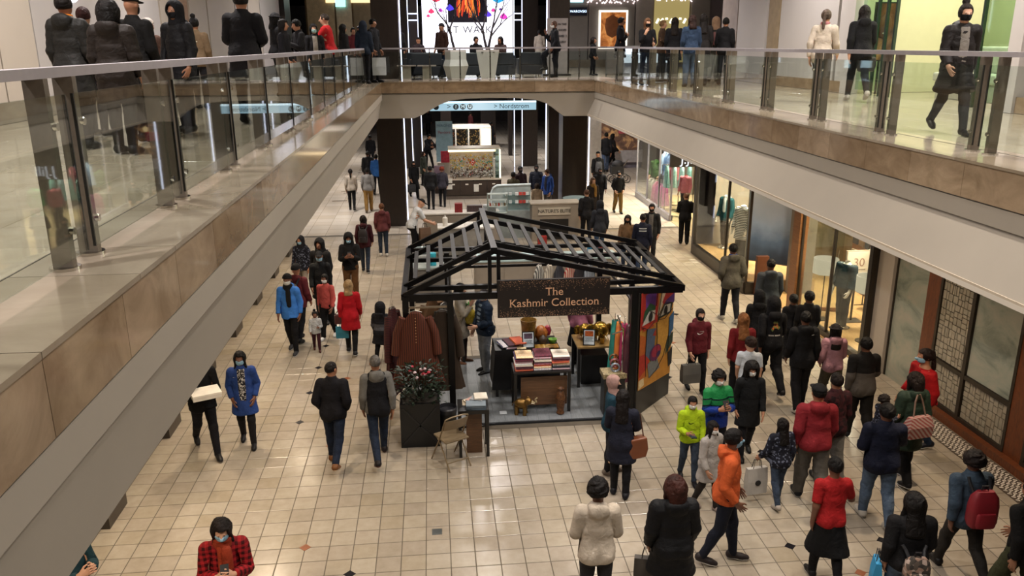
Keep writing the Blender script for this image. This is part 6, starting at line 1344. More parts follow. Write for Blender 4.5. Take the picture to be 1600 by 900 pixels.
person('man6', 'mannequin in leaf green blouse at the far end of the window', pos=(9.0, 32.5, .012), h=1.78, z=.012, hd=-50, pose='stand', top=('jacket', '2c4a24'), bot=('loose', '26301f'), hair=None, skin='b09078', dummy=True)
# --- far lower right: lit picture window, banner, pushchair
fr_ = slab('wall_far_shop', (8.0, 41.0, 0), (14, 41.2, 3.9), plain('7a7480', .5))
MB().bb((8.3, 40.9, .9), (10.4, 41.0, 3.2)).ob('picture_window', m_portrait('2a1c18', '5a4034', 'c89a64', .5), fr_); MB().bb((8.2, 40.85, .3), (10.6, 40.98, .9)).ob('window_base', plain('b4b0b4', .4), fr_)
for x, z, r0 in ((8.75, 2.6, .32), (9.2, 2.75, .2), (9.9, 2.3, .12)): MB().sph((x, 40.86, z), r0, 12, 8, (1, .15, 1.1)).ob('lit_bowl', emit('e8c890', 1.2), fr_, True)
bgp = thing('pink_handbag', (9.62, 40.82, 1.75), 'pink handbag hung in the far lit window', 'handbag'); MB().bb((-.3, -.06, 0), (.3, .06, .42)).ob('bag_body', plain('c85a68', .5), bgp, bevel=.03); MB().tube([(-.15, 0, .42), (-.12, 0, .72), (.12, 0, .72), (.15, 0, .42)], .015, 6).ob('handle', plain('d8a0a4', .4), bgp)
bn_ = thing('shop_banner', (6.75, 37.0, 0), 'tall white banner column with black block letters by the far shops', 'sign'); MB().bb((-.3, 0, 0), (.9, .2, 3.85)).ob('panel', plain('a8a6a6', .4), bn_)
for k, cch in enumerate('CUOD'): text_mesh('lettering', cch, .5, plain('121214', .5), bn_, face_m((0, -.01, 3.45-.55*k), '-y', R(90)))
ps = thing('pushchair', (8.4, 36.6, 0), 'black pushchair with large wheels on the far right walkway', 'pushchair')
for x, y in ((-.3, -.25), (-.3, .25), (.35, -.22), (.35, .22)): MB().tube([(x+.17*math.cos(a*.524), y, .17+.17*math.sin(a*.524)) for a in range(12)], .02, 6, True).ob('wheel', M_black, ps, True)
MB().tube([(-.3, 0, .17), (.1, 0, .55), (.45, 0, 1.05)], .02, 6).ob('frame', M_steel, ps); MB().tube([(.35, 0, .17), (.0, 0, .6), (-.2, 0, .75)], .02, 6).ob('frame', M_steel, ps); MB().loft([[(x, y, z) for y, z in ((-.22, .4), (.22, .4), (.24, .75), (-.24, .75))] for x in (-.35, .2)]).ob('seat', plain('17171a', .7), ps); MB().sph((-.05, 0, .8), .27, 12, 8, (1, .9, .8)).ob('canopy', plain('1d1d22', .7), ps, True)
# ================================================================== EVERYONE IN THE PHOTOGRAPH
LT, MD, BR, DK = 'b98d74', '9a6c52', '6d4836', '462d24'
BLK, HBK, JN, NV = '111114', '0b0807', '26303f', '161b2c'
BLUEM, WHM, BKM = '8db4cc', 'd5d5d2', '17171a'
# ---- lower hall, walkway beside the balcony piers
person('box_man', 'person in black carrying a flat white box beside the balcony wall', foot=(326, 708), h=1.74, hd=25, pose='walk', mod=dict(aL=(14, 2, 78, 18), aR=(14, 2, 78, 18)), top=('hoodjacket', BLK), bot=('slim', '17161a'), skin=MD, shoes='1c1a1a', sole='6a655f')
person('blue_coat', 'woman in open royal blue coat, patterned blouse and blue face mask', foot=(389, 694), topy=549, hd=8, pose='stroll', mod=dict(aL=(-8, 6, 38, 24), aR=(-8, 6, 38, 24)), top=('coat', '27407c'), bot=('slim', '1a191b'), hair=('mid', HBK), skin=BR, mask=BLUEM, front=('303030', 'blouse'), marks=[('swoosh', True, -.11, 1.33, .05, 'd0d4da')])
person('plaid', 'woman in red and black plaid shirt, rust scarf and blue mask holding a phone', head=(344, 809), h=1.63, hd=12, pose='phone', top=('jacket', '9a1c22', 'plaid'), bot=('slim', '1c1c22'), hair=('long', '1a1210'), skin=LT, mask=BLUEM, front=('9a3a22',), scarf='8e3520', w=1.06)
person('teal_sleeve', 'person in dark teal jacket half hidden under the balcony edge', head=(92, 812), h=1.7, hd=60, pose='phone', top=('jacket', '1e3a42'), skin=LT)
person('black_jacket_man', 'balding man in black jacket, dark jeans and tan leather boots walking away', foot=(527, 724), topy=567, hd=172, pose='walk', mod=dict(aL=(-12, 6, 44, 24), aR=(-12, 6, 44, 24), L=(10, 5), Rr=(-20, 22), head=(6, -25)), top=('jacket', '141318'), bot=('slim', '1d2638', 'denim'), hair=('buzz', '1a1310'), skin=MD, shoes='6b4527', sole='b9a58c', w=1.08)
person('vest_man', 'grey-haired man in black vest over grey hooded sweater walking away', foot=(595, 718), topy=553, hd=192, pose='walk2', mod=dict(aL=(2, 2, 14, 4)), top=('vest', '16161a'), under=('hoodie', '6c6a66'), bot=('slim', '222c3e', 'denim'), hair=('buzz', '6b6661'), skin=MD, shoes='201c1e', sole='5a3d36')
person('blue_jacket', 'person in bright blue jacket and long black scarf with white face mask', foot=(459, 550), topy=428, hd=-8, pose='stroll', top=('hoodjacket', '3a74c4'), bot=('slim', BLK), hair=('beanie', BLK), skin=BR, mask=WHM, scarf='18181a', shoes='2a2a2e', sole='c8c8c8')
person('red_hood', 'person with dark knit hat and red hood behind the blue jacket', head=(461, 413), h=1.7, hd=160, pose='stroll', top=('hoodjacket', '5a2226'), hair=('beanie', '1a1a1d'), skin=MD)
person('silver_kid', 'small child in shiny silver jacket and maroon trousers', foot=(496, 548), topy=486, hd=10, pose='stroll', kid=True, mod=dict(aL=(14, 2, 80, 30)), top=('jacket', 'b9bcc0', 'foil'), bot=('slim', '3c1c26'), hair=('bun', HBK), skin=BR, shoes='4a2a22')
person('coral_girl', 'girl in coral top and black trousers with white trainers', head=(507, 428), h=1.45, hd=-18, pose='stroll2', top=('sweater', 'b5524c'), bot=('loose', BLK), hair=('pony', HBK), skin=BR, mask=WHM, shoes='c9c9c9')
person('red_coat', 'blonde woman in long bright red coat seen from behind', foot=(551, 552), topy=438, hd=178, pose='stroll', top=('coat', 'a81420'), bot=('slim', BLK), hair=('mid', 'a88a62'), skin=LT, shoes='202024', sole='d0d0d0')
person('band_kid', 'child in dark hooded coat with grey band holding the red coat woman', foot=(598, 565), topy=473, hd=165, pose='stroll2', kid=True, top=('hoodcoat', '17171b', 'greyband'), bot=('slim', BLK), hair=('hood', '17171b'), skin=BR, shoes='1c1c1e')
person('cap_mask', 'person in black cap, olive-black coat and blue face mask', head=(498, 393), h=1.66, hd=5, pose='stroll', top=('coat', '16181a'), bot=('slim', '20242a'), hair=('cap', '121214'), skin=BR, mask=BLUEM, lod=0)
person('hood_rear', 'tall hooded person in black with a backpack behind the capped walker', head=(499, 373), h=1.8, hd=-15, pose='stroll2', top=('hoodjacket', '121214'), hair=('hood', '121214'), skin=BR)
person('peaked_hood', 'person with dark hair and navy patterned jacket next to the left piers', head=(469, 369), h=1.58, hd=-20, pose='stroll', top=('hoodjacket', '1c2230', 'floral'), bot=('slim', '8e857a'), hair=('hood', '1a1a20'), skin=MD, mask=BLUEM)
person('phone_hood', 'person in black hoodie with hood up, brown trousers and blue mask, using phone', head=(544, 364), h=1.77, hd=3, pose='phone', top=('hoodie', '131315'), bot=('loose', '5a3d22'), hair=('hood', '131315'), skin=BR, mask=BLUEM)
person('maroon_pack', 'woman in maroon jacket with dark backpack and jeans', head=(567, 337), h=1.60, hd=176, pose='stroll', top=('hoodjacket', '3a161c'), bot=('slim', '2c3442', 'denim'), hair=('long', '1a1110'), skin=LT, shoes='1c1a1c', sole='b8b8b8')
person('rust_hoodie', 'sandy-haired man in dusty red hoodie and slim jeans', foot=(600, 400), topy=318, hd=182, pose='stand', top=('hoodie', '5a2e30'), bot=('slim', '2a3240', 'denim'), hair=('short', '6b452c'), skin=LT, shoes='b5b0a8')
person('white_tee_man', 'man in white T-shirt and black cap bending over the beige counter', foot=(646, 402), h=1.8, hd=112, pose='lean', top=('tee', 'c9ccd0'), bot=('slim', BLK), hair=('cap', '151515'), skin=LT, mod=dict(lean=30), marks=[('swoosh', False, .05, 1.3, .1, '30343a')])
person('cream_girl', 'girl with ponytail in cream sweater and black leggings', foot=(551, 329), topy=264, hd=182, pose='stroll', top=('sweater', 'a89d90'), bot=('slim', '141416'), hair=('pony', '1a1210'), skin=MD, shoes='2a2828', sole='c0c0c0', lod=1)
person('mustard_man', 'man in grey sweater and mustard trousers', foot=(577, 331), topy=262, hd=185, pose='stroll2', top=('sweater', '7d7a78'), bot=('loose', '8e6c3a'), hair=('short', HBK), skin=DK, shoes='6a5a48', lod=1)
person('far_puffer', 'man in dark quilted jacket beside the dark left pillar', head=(574, 236), h=1.78, hd=182, pose='stroll', top=('puffer', '1d1d20'), hair=('buzz', HBK), skin=BR, lod=1)
person('far_blue', 'person in blue jacket partly behind the dark left pillar', head=(587, 241), h=1.7, hd=175, pose='stroll2', top=('jacket', '2a5a9a'), hair=('short', HBK), skin=BR, lod=1)
person('far_dark', 'dark figure far down the left walkway under the bridge', head=(578, 211), h=1.7, hd=180, pose='stroll', hair=('short', HBK), skin=BR, lod=1)
# ---- behind the pergola, around the jewellery kiosk
person('black_parka', 'woman in long black coat and mask walking past the far pillar', foot=(648, 310), topy=251, hd=15, pose='walk', top=('longcoat', '121215'), bot=('loose', '151518'), hair=('mid', HBK), skin=MD, mask=BKM, lod=1)
person('green_parka', 'woman in moss green parka near the jewellery kiosk', foot=(663, 290), topy=237, hd=60, pose='stand', top=('coat', '343a33'), hair=('long', '2a1c16'), skin=LT, lod=1)
person('dark_pair', 'dark-haired shopper in black puffer beside the red-haired shopper', foot=(674, 327), topy=260, hd=178, pose='stand', top=('puffer', '141416'), hair=('short', HBK), skin=BR, lod=1)
person('redhead', 'shopper with curly red hair and slate jacket', foot=(692, 323), topy=261, hd=175, pose='stand', top=('jacket', '34313a'), hair=('curly', '7a2e1c'), skin=LT, lod=1)
person('stroller_man', 'man in black and white striped jacket left of the jewellery kiosk', foot=(669, 264), topy=209, hd=40, pose='lean', mod=dict(lean=12), top=('jacket', '18181c'), hair=('short', HBK), skin=MD, lod=1)
person('navy_coat_far', 'person in navy coat standing at the jewellery kiosk', foot=(688, 258), topy=213, hd=175, pose='stand', top=('coat', '1a1f30'), hair=('short', HBK), skin=MD, lod=1)
person('kiosk_behind', 'dark-clad person behind the right end of the jewellery kiosk', foot=(768, 232), topy=191, hd=120, pose='stand', top=('coat', '17171c'), hair=('short', HBK), skin=BR, lod=1)
for i, (x, yt, c, hr) in enumerate(((650, 175, '1d2436', 'short'), (690, 190, '1a1a1c', 'long'), (700, 205, '222226', 'bob'), (735, 175, '4a1f22', 'short'), (668, 172, '26262c', 'cap'))):
    person('far%d' % i, ['far shopper in navy under the hanging sign', 'far long-haired shopper in black at the jewellery kiosk', 'far shopper with bobbed hair at the jewellery counter', 'far shopper in burgundy behind the kiosk posters', 'far shopper in charcoal and cap under the sign'][i], head=(x, yt), h=1.7, hd=40*i, pose='stand', top=('jacket', c), hair=(hr, HBK), skin=MD, lod=1)
person('olive', 'man in olive jacket in the group by the beige counters', head=(802, 269), h=1.70, hd=150, pose='stand', top=('jacket', '45402f'), hair=('short', HBK), skin=DK, lod=1)
person('maroon_far', 'man in dark maroon jacket in the group by the beige counters', head=(813, 260), h=1.78, hd=20, pose='stand', top=('jacket', '2a1a1e'), hair=('short', HBK), skin=DK, mask=BKM, lod=1)
person('navy_puffer_far', 'man in navy puffer in the group by the beige counters', head=(838, 258), h=1.72, hd=-10, pose='stand', top=('puffer', '181b28'), hair=('short', HBK), skin=DK, mask=BKM, lod=1)
person('beige_kid', 'child in beige hoodie beside the blue jacketed man', head=(839, 287), h=1.30, hd=170, pose='stand', top=('hoodie', '8c7a66'), hair=('bob', '2a1c16'), skin=LT, lod=1)
person('royal_man', 'man in royal blue jacket with white collar looking down', head=(856, 264), h=1.72, hd=-50, pose='stand', mod=dict(head=(24, 0)), top=('hoodjacket', '24407e'), collar='c8c8c8', front=('20202a',), bot=('loose', '55504a'), hair=('short', '4a3220'), skin=LT, lod=1)
# ---- right walkway, far end
person('red_far', 'person in red hooded jacket far along the right shops', foot=(935, 258), topy=203, hd=170, pose='walk', top=('hoodjacket', '9a1a24'), bot=('slim', '4a5a78', 'denim'), hair=('hood', '9a1a24'), skin=MD, lod=1)
person('pack_far', 'dark-clad person beside the red hooded jacket', foot=(946, 270), topy=206, hd=175, pose='walk2', top=('jacket', '161619'), bot=('slim', '4a5a78', 'denim'), hair=('short', HBK), skin=MD, lod=1)
person('strider', 'long-legged person in black striding past the far shop window', foot=(955, 266), topy=208, hd=100, pose='walk', top=('coat', '151416'), hair=('long', '1a1210'), skin=LT, lod=1)
person('camo_pack', 'man in black with grey backpack on the far right walkway', foot=(933, 304), topy=237, hd=178, pose='stroll', top=('hoodjacket', '1b1b1d'), hair=('cap', '161616'), skin=MD, lod=1)
person('dark_walker', 'person with dark face covering walking toward the counters', head=(938, 262), h=1.66, hd=0, pose='stroll2', top=('jacket', '18181b'), hair=('short', HBK), skin=BR, mask=BKM, lod=1)
person('plaid_pants', 'woman in black top and mustard plaid trousers', foot=(965, 333), topy=267, hd=5, pose='stroll', mod=dict(aL=(-8, 8, 50, 26), aR=(-8, 8, 50, 26)), top=('sweater', '131315'), bot=('loose', '8a6a32', 'paisley'), hair=('pony', HBK), skin=LT, mask=BKM, lod=1)
person('scarf_far', 'woman with mustard scarf half behind the dark right pillar', foot=(925, 352), topy=278, hd=20, pose='stand', top=('coat', '2a2320'), hair=('mid', '5a3c26'), scarf='8e6a34', skin=LT, lod=1)
person('black_back', 'bald man in black jacket with a parcel by the beige sign counter', head=(917, 296), h=1.72, hd=178, pose='stroll', top=('jacket', '131215'), hair=('buzz', '4a3022'), skin=LT)
person('slate_back', 'man in slate hooded jacket and jeans walking away', head=(938, 314), h=1.70, hd=180, pose='stroll2', top=('hoodjacket', '26282e'), bot=('slim', '33445c', 'denim'), hair=('hood', '1b1c20'), skin=MD)
person('tan_woman', 'long-haired woman in tan hoodie and black mask', head=(981, 336), h=1.62, hd=-15, pose='stroll', top=('hoodie', '71573f'), bot=('slim', '2c3a52', 'denim'), hair=('long', '17100e'), skin=MD, mask=BKM)
person('navy_stripe', 'man in navy jacket with two white chest stripes', head=(1005, 334), h=1.75, hd=170, pose='stroll2', top=('jacket', '15182a'), bot=('slim', '27344c', 'denim'), hair=('buzz', '1a1412'), skin=MD, marks=[('bars', False, 0, 1.34, .2, 'b9bcc2')])
person('strap_man', 'man in dark open jacket over grey shirt with crossbody strap', head=(1019, 318), h=1.76, hd=-20, pose='stroll', top=('jacket', '1a1a1c'), front=('5d5a58',), hair=('short', HBK), skin=MD, mask=BKM)
person('window_gazer', 'man in black jacket and black trousers facing the clothes window', foot=(1068, 381), topy=302, hd=165, pose='stand', mod=dict(aL=(10, 4, 70, 40), aR=(10, 4, 70, 40)), top=('jacket', '101013'), bot=('loose', '101013'), hair=('buzz', '6b4a38'), skin=LT, w=1.06)
# ---- right walkway, before the windows
person('grey_hood_coat', 'man in olive-grey jacket with pale hood and blue collar', foot=(1138, 502), topy=381, hd=178, pose='stroll', mod=dict(aL=(-10, 8, 50, 24), aR=(-10, 8, 50, 24)), top=('hoodjacket', '4c483f'), collar='1f3a86', hair=('short', HBK), skin=BR, shoes='8e887c', sole='c8c2b8', w=1.06)
person('grey_shell', 'man in charcoal hooded rain jacket before the shop entrance', head=(1206, 405), h=1.8, hd=172, pose='stroll', top=('hoodjacket', '33383d', 'nylon'), hair=('buzz', HBK), skin=BR, w=1.06)
person('black_cap_back', 'person in black hoodie with hood up beside the charcoal rain jacket', head=(1188, 455), h=1.62, hd=170, pose='stroll2', top=('hoodie', '121214'), hair=('hood', '121214'), skin=BR)
person('flower_hoodie', 'man in black hoodie with orange flower print on the back', foot=(1198, 612), h=1.82, hd=178, pose='walk', top=('hoodie', '121215'), bot=('loose', '131316'), hair=('hood', '111113'), skin=BR, shoes='1a1617', sole='c4bcb4', marks=[('flower', False, 0, 1.27, .2, '5f6a3c', 16), ('flower', False, .0, 1.28, .15, 'c05a2a', 9), ('letters', False, 0, 1.12, .2, 'c8c2ba', 'Family Reunion')])
person('red_blonde', 'blonde long-haired woman in dark red sweater seen from behind', head=(1163, 490), h=1.66, hd=175, pose='stroll', top=('sweater', '6e1a1e'), bot=('slim', '17171b'), hair=('long', '8a5a34'), skin=LT)
person('white_tee_girl', 'child in white T-shirt with hair clip behind the blonde woman', head=(1174, 526), h=1.45, hd=160, pose='stroll2', kid=True, top=('tee', 'b9bfc6'), bot=('slim', '1c1c22'), hair=('short', '2a1a14'), skin=LT, mod=dict(head=(2, 35)))
person('swoosh_hoodie', 'woman in maroon hoodie with white chest logo and black mask', foot=(1086, 612), topy=482, hd=4, pose='stroll', top=('hoodie', '5e1f27'), bot=('slim', '121215'), hair=('pony', '1a1210'), skin=LT, mask=BKM, shoes='151517', marks=[('swoosh', True, 0, 1.29, .16, 'd2cdc8'), ('letters', True, .01, 1.33, .09, 'd2cdc8', 'NIKE')])
person('kid_a', 'taller of two dark-haired children in black jackets by the window', head=(1266, 455), h=1.52, hd=170, pose='stand', kid=True, top=('jacket', '141417'), hair=('short', HBK), skin=BR)
person('kid_b', 'shorter of two dark-haired children in black jackets by the window', head=(1241, 460), h=1.36, hd=175, pose='stand', kid=True, top=('jacket', '17171b'), hair=('short', HBK), skin=BR)
person('north_jacket', 'young man in plain black hooded jacket and striped track trousers', head=(1261, 487), h=1.78, hd=175, pose='stroll2', top=('hoodjacket', '121214'), bot=('loose', '131316'), hair=('short', HBK), skin=BR, shoes='b5aea4', marks=[('bar', False, -.1, 1.38, .05, 'c8c8c8')])
person('pink_hoodie', 'woman in pale pink hoodie, dark bucket hat and khaki trousers', head=(1308, 505), h=1.56, hd=172, pose='walk', mod=dict(aL=(-8, 8, 46, 20)), top=('hoodie', '9e747e'), bot=('loose', '4f4a3e'), hair=('long', '17100e'), hat=('bushat', '1b181b'), skin=MD, shoes='8a8378')
person('two_tone', 'man in black and grey two-tone fleece walking by the white column', head=(1356, 528), h=1.72, hd=175, pose='stroll', mod=dict(aR=(16, 4, 60, 24)), top=('jacket', '201c1a', 'blackgrey'), bot=('loose', '14120f'), hair=('short', HBK), skin=BR, w=1.05)
person('red_poncho', 'woman in loose bright red top with ponytail and face mask', foot=(1426, 706), topy=545, hd=-100, pose='stroll', top=('poncho', 'a3161b'), bot=('slim', '27364e', 'denim'), hair=('pony', '21120f'), skin=MD, mask=BLUEM, shoes='20222a', sole='c8c8c8', w=1.12)
person('green_tote', 'woman in dark green hooded jacket carrying a tote on her shoulder', foot=(1409, 752), topy=584, hd=185, pose='stroll2', top=('hoodcoat', '26342a'), bot=('loose', '131316'), hair=('bob', '1f1613'), skin=LT, shoes='17171a', sole='c0c0c0')
person('navy_father', 'man in navy jacket and faded jeans with a child on his arm', foot=(1364, 815), topy=632, hd=168, pose='stroll', mod=dict(aL=(10, 2, 60, 20), aR=(26, 6, 96, 20)), top=('jacket', '14182a'), bot=('slim', '55667c', 'denim'), hair=('short', HBK), skin=BR, shoes='a8a298', w=1.16)
person('held_child', 'little child with curly hair carried on the navy jacketed arm', pos=(PEOPLE['navy_father']['R'].x-.12, PEOPLE['navy_father']['R'].y+.0, 0), h=.86, hd=100, pose='sit', kid=True, top=('jacket', '1a1c24', 'floral'), bot=('slim', '23232b'), hair=('curly', '1a110e'), skin=BR, dz=PEOPLE['navy_father']['R'].z-.32)
person('maroon_check', 'man in maroon and black checked jacket with grey trousers', head=(1310, 584), h=1.7, hd=178, pose='stroll', top=('jacket', '2a1418', 'darkplaid'), bot=('loose', '6d6a66'), hair=('short', '1a1210'), skin=MD)
person('red_hoodie_man', 'large man in crimson hoodie, black cap and grey trousers', foot=(1262, 782), topy=602, hd=172, pose='stroll', top=('hoodie', '7c2027'), bot=('loose', '57534d'), hair=('buzz', HBK), hat=('cap', '141416'), skin=MD, shoes='1b1b1d', sole='b8b4ae', w=1.14)
person('floral_girl', 'long-haired girl in dark floral jacket and jeans carrying a white bag', foot=(1212, 788), topy=655, hd=185, pose='stroll2', mod=dict(aL=(10, 10, 24, -10)), top=('jacket', '191b26', 'floral'), bot=('slim', '3a4658', 'denim'), hair=('long', '120d0c'), skin=MD, shoes='a39a90')
person('red_tee_man', 'young man in red T-shirt with black jacket tied round his waist', head=(1308, 716), h=1.62, hd=176, pose='stroll', top=('tee', '9c1c1e'), bot=('slim', '151518'), over=('skirt', '121214'), hair=('short', '100d0c'), skin=BR, shoes='1d1c1c', sole='bdb6ae', mod=dict(aR=(20, 16, 40, -20)))
person('denim_pack', 'woman with afro puff hair and denim jacket wearing a red backpack', foot=(1494, 900), topy=705, hd=176, pose='walk', top=('jacket', '3d4c5c', 'denim'), bot=('slim', '2a2724'), hair=('curly', '1a1110'), skin=BR, shoes='1a1817', w=1.1)
person('camo_girl', 'woman with long black hair and black top wearing a camouflage mini backpack', head=(1433, 773), h=1.62, hd=170, pose='stroll', top=('sweater', '131214'), bot=('slim', '56687e', 'denim'), hair=('long', '100c0b'), skin=MD, w=1.15)
person('olive_edge', 'person in black top and olive cargo trousers at the patterned shop wall', head=(1622, 745), h=1.76, hd=-165, pose='walk', top=('jacket', '131212'), bot=('loose', '3c3e2a'), skin=MD, shoes='161414')
person('orange_hoodie', 'young man in orange hoodie and navy trousers looking over his shoulder', foot=(1128, 878), topy=670, hd=72, pose='stroll', mod=dict(aR=(-8, 4, 40, 14), aL=(-8, 4, 40, 14), head=(4, 20)), top=('hoodie', 'c2582c'), bot=('slim', '171a26'), hair=('short', '120d0c'), skin=BR, mask=BLUEM, shoes='2a2424', sole='b8b0a8')
person('white_fleece', 'girl in fluffy white fleece jacket with long dark hair and white mask', foot=(1104, 795), topy=658, hd=25, pose='stroll', top=('coat', 'a39d98'), bot=('slim', '2b2624'), hair=('long', '150f0d'), skin=MD, mask=WHM, shoes='9a8a84')
person('neon', 'boy in neon yellow hoodie with black chest logo holding a phone', foot=(1074, 752), topy=619, hd=-6, pose='stroll', mod=dict(aL=(4, 2, 22, 6), aR=(10, 2, 76, 30)), top=('hoodie', 'a6c21e'), bot=('slim', '3b4656', 'denim'), hair=('short', '120d0b'), skin=MD, mask=WHM, shoes='18181c', marks=[('swoosh', True, 0, 1.28, .15, '14160f')])
person('green_blue', 'boy in green and blue colour-block jacket with white face mask', head=(1124, 580), h=1.6, hd=6, pose='phone', mod=dict(head=(6, 0)), top=('jacket', '1f7a42', 'greenblue'), bot=('slim', '15161c'), hair=('curly', '120d0b'), skin=MD, mask=WHM)
person('black_coat_girl', 'woman with long wavy black hair, black coat and white mask', foot=(1163, 712), topy=566, hd=-8, pose='stroll2', top=('coat', '131416'), bot=('slim', '15151a'), hair=('big', '0f0b0a'), skin=MD, mask=WHM, shoes='141414')
person('teal_scarf', 'woman in teal jacket and pink headscarf carrying a paper shopping bag', head=(959, 588), h=1.54, hd=70, pose='stand', mod=dict(aR=(6, 2, 16, 4)), top=('jacket', '1c3a48'), bot=('slim', '1a1a1f'), hair=('scarfhead', 'a08078'), skin=LT, mask=BKM, shoes='6d6258')
person('navy_phone', 'long-haired woman in navy coat with tan handbag looking at phone', head=(974, 612), h=1.58, hd=160, pose='phone', top=('coat', '1b1d2a'), bot=('slim', '141417'), hair=('long', '140d0b'), skin=MD, shoes='1b1b20', w=1.04)
person('white_hoodie', 'young man in cream white hoodie seen from behind', head=(935, 752), h=1.77, hd=178, pose='stand', mod=dict(aL=(10, 4, 60, 30), aR=(10, 4, 60, 30), head=(8, -12)), top=('hoodie', 'c0b3a2'), bot=('slim', '2b2a2c'), hair=('curly', '120d0b'), skin=BR)
person('black_puffer', 'auburn-haired woman in long black padded coat with paper bag', head=(1056, 748), h=1.7, hd=180, pose='stand', top=('hoodcoat', '121214'), bot=('slim', '131316'), hair=('bob', '3c1c14'), skin=LT, w=1.12)
# ---- inside the pergola stall
person('stall_man', 'man in navy quilted jacket and grey jeans browsing inside the stall', foot=(758, 582), topy=452, hd=-62, pose='stand', mod=dict(aL=(14, 2, 60, 10)), top=('puffer', '1c2a3c'), bot=('loose', '7a8088', 'denim'), hair=('buzz', '2a201a'), skin=LT, mask=WHM, shoes='171718', front=('7a8a98',))
person('stall_cream', 'person in cream coat among the hanging garments of the stall', foot=(722, 568), h=1.64, hd=75, pose='chin', top=('coat', 'a8a094'), bot=('slim', '3a2420'), hair=('bob', HBK), skin=LT, shoes='5a3a26')
person('stall_keeper', 'stall keeper in pink top and black skirt behind the scarf table', foot=(904, 572), h=1.7, hd=150, pose='stand', top=('sweater', 'a86a80'), bot=('slim', '131315'), over=('skirt', '121214'), hair=('short', HBK), skin=MD, shoes='161616')
# ---- upper gallery, left side
G5 = dict(z=UP)
person('u_orange', 'man in dark parka with orange hood lining at the left railing', foot=(134, 232), topy=-8, hd=170, pose='stand', top=('hoodcoat', '232220'), collar='c8741c', hair=('short', '1b1512'), skin=MD, **G5)
person('u_brown', 'woman with dark bob in brown-black hooded coat leaning on left railing', foot=(200, 240), topy=2, hd=175, pose='stand', top=('hoodcoat', '26201d'), hair=('bob', '14100f'), skin=LT, w=1.1, bot=('slim', '18181a'), **G5)
person('u_cap', 'man in black coat with brown cap band behind the left railing', foot=(233, 222), topy=-6, hd=160, pose='stand', top=('coat', '131212'), hair=('cap', '1b1512'), skin=MD, mask=BKM, **G5)
person('u_redhair', 'person with dark red hair hidden behind the orange hood', foot=(158, 212), topy=12, hd=175, pose='stand', top=('jacket', '1d1b1b'), hair=('short', '3a1c1a'), skin=LT, **G5)
person('u_hooded', 'person in black puffer with hood up and black mask at left railing', foot=(295, 206), topy=4, hd=-25, pose='stand', top=('hoodcoat', '151518'), hair=('hood', '141417'), skin=MD, mask=BKM, **G5)
person('u_whitecap', 'person in pale cap and brown jacket beyond the left railing', foot=(250, 190), topy=30, hd=150, pose='stand', top=('jacket', '4a342a'), hair=('beanie', 'a89f98'), skin=MD, **G5)
person('u_bun', 'woman with high bun and tan jacket beyond the left railing', foot=(318, 170), topy=28, hd=178, pose='stand', top=('jacket', '6d5a44'), hair=('bun', HBK), skin=MD, marks=[('letters', False, 0, 1.3, .16, 'c9bfa8', 'PO')], **G5)
person('u_bigcoat', 'tall broad man in black overcoat standing at the left railing', foot=(394, 192), topy=-12, hd=178, pose='stand', mod=dict(aL=(10, 3, 60, 30), aR=(10, 3, 60, 30)), top=('coat', '121114'), hair=('short', HBK), skin=MD, w=1.12, **G5)
person('u_longhair', 'dark long-haired woman in black jacket looking sideways on left gallery', foot=(452, 160), topy=31, hd=80, pose='stand', top=('jacket', '17171c'), hair=('long', '17110f'), skin=MD, lod=1, **G5)
person('u_brim', 'person in black brimmed hat behind the long-haired woman', foot=(440, 152), h=1.74, hd=120, pose='stand', top=('jacket', '131316'), hair=('mid', HBK), hat=('bushat', '121214'), skin=MD, lod=1, **G5)
person('u_dark3', 'short-haired person in grey-black jacket holding a phone on left gallery', foot=(474, 155), h=1.6, hd=-60, pose='phone', top=('jacket', '201f22'), hair=('short', HBK), skin=MD, lod=1, **G5)
person('u_mask', 'woman in dark cardigan and pale mask facing the red sweater', foot=(497, 148), topy=38, hd=20, pose='stand', top=('jacket', '1b1a1d'), front=('8c857c',), bot=('slim', '7c7a76'), hair=('long', '120e0d'), skin=LT, mask='9fc0c0', lod=1, **G5)
person('u_red', 'man in bright red sweater on the left gallery', foot=(519, 146), topy=22, hd=-100, pose='reach', top=('sweater', 'b01c20'), bot=('loose', '26282e'), hair=('buzz', '3a3028'), skin=LT, w=1.08, lod=1, **G5)
for i, (x, y, h, hd_, c, hr) in enumerate(((541, 132, 1.64, 120, '1b1a1c', 'long'), (556, 124, 1.62, 20, '5a1f24', 'short'), (566, 122, 1.68, -40, '1c1c20', 'mid'), (572, 131, 1.72, 170, '1d2634', 'hood'), (587, 129, 1.82, 60, '16161a', 'short'))):
    person('ucrowd%d' % i, ['long-haired person in black in the corner crowd', 'person in burgundy deep in the corner crowd', 'masked person in charcoal in the corner crowd', 'person in slate blue hooded coat in the corner crowd', 'tall person in black with a clear shopping bag in the corner crowd'][i], foot=(x, y), h=h, hd=hd_, pose='stand', top=('jacket', c), hair=(hr, '1d2634' if hr == 'hood' else HBK), skin=MD, lod=1, mask=BKM if i == 2 else None, **G5)
person('u_cafe', 'person in dark jacket standing beside the lounge tables', foot=(626, 114), h=1.82, hd=140, pose='stand', top=('jacket', '1a181b'), hair=('short', HBK), skin=BR, shoes='b0aca6', lod=1, **G5)
person('u_brownjk', 'man in brown jacket and jeans standing at the faceted planter', foot=(692, 121), h=1.76, hd=-40, pose='stand', top=('jacket', '3a241c'), bot=('slim', '1d2a40', 'denim'), hair=('beanie', '16141a'), skin=MD, lod=1, **G5)
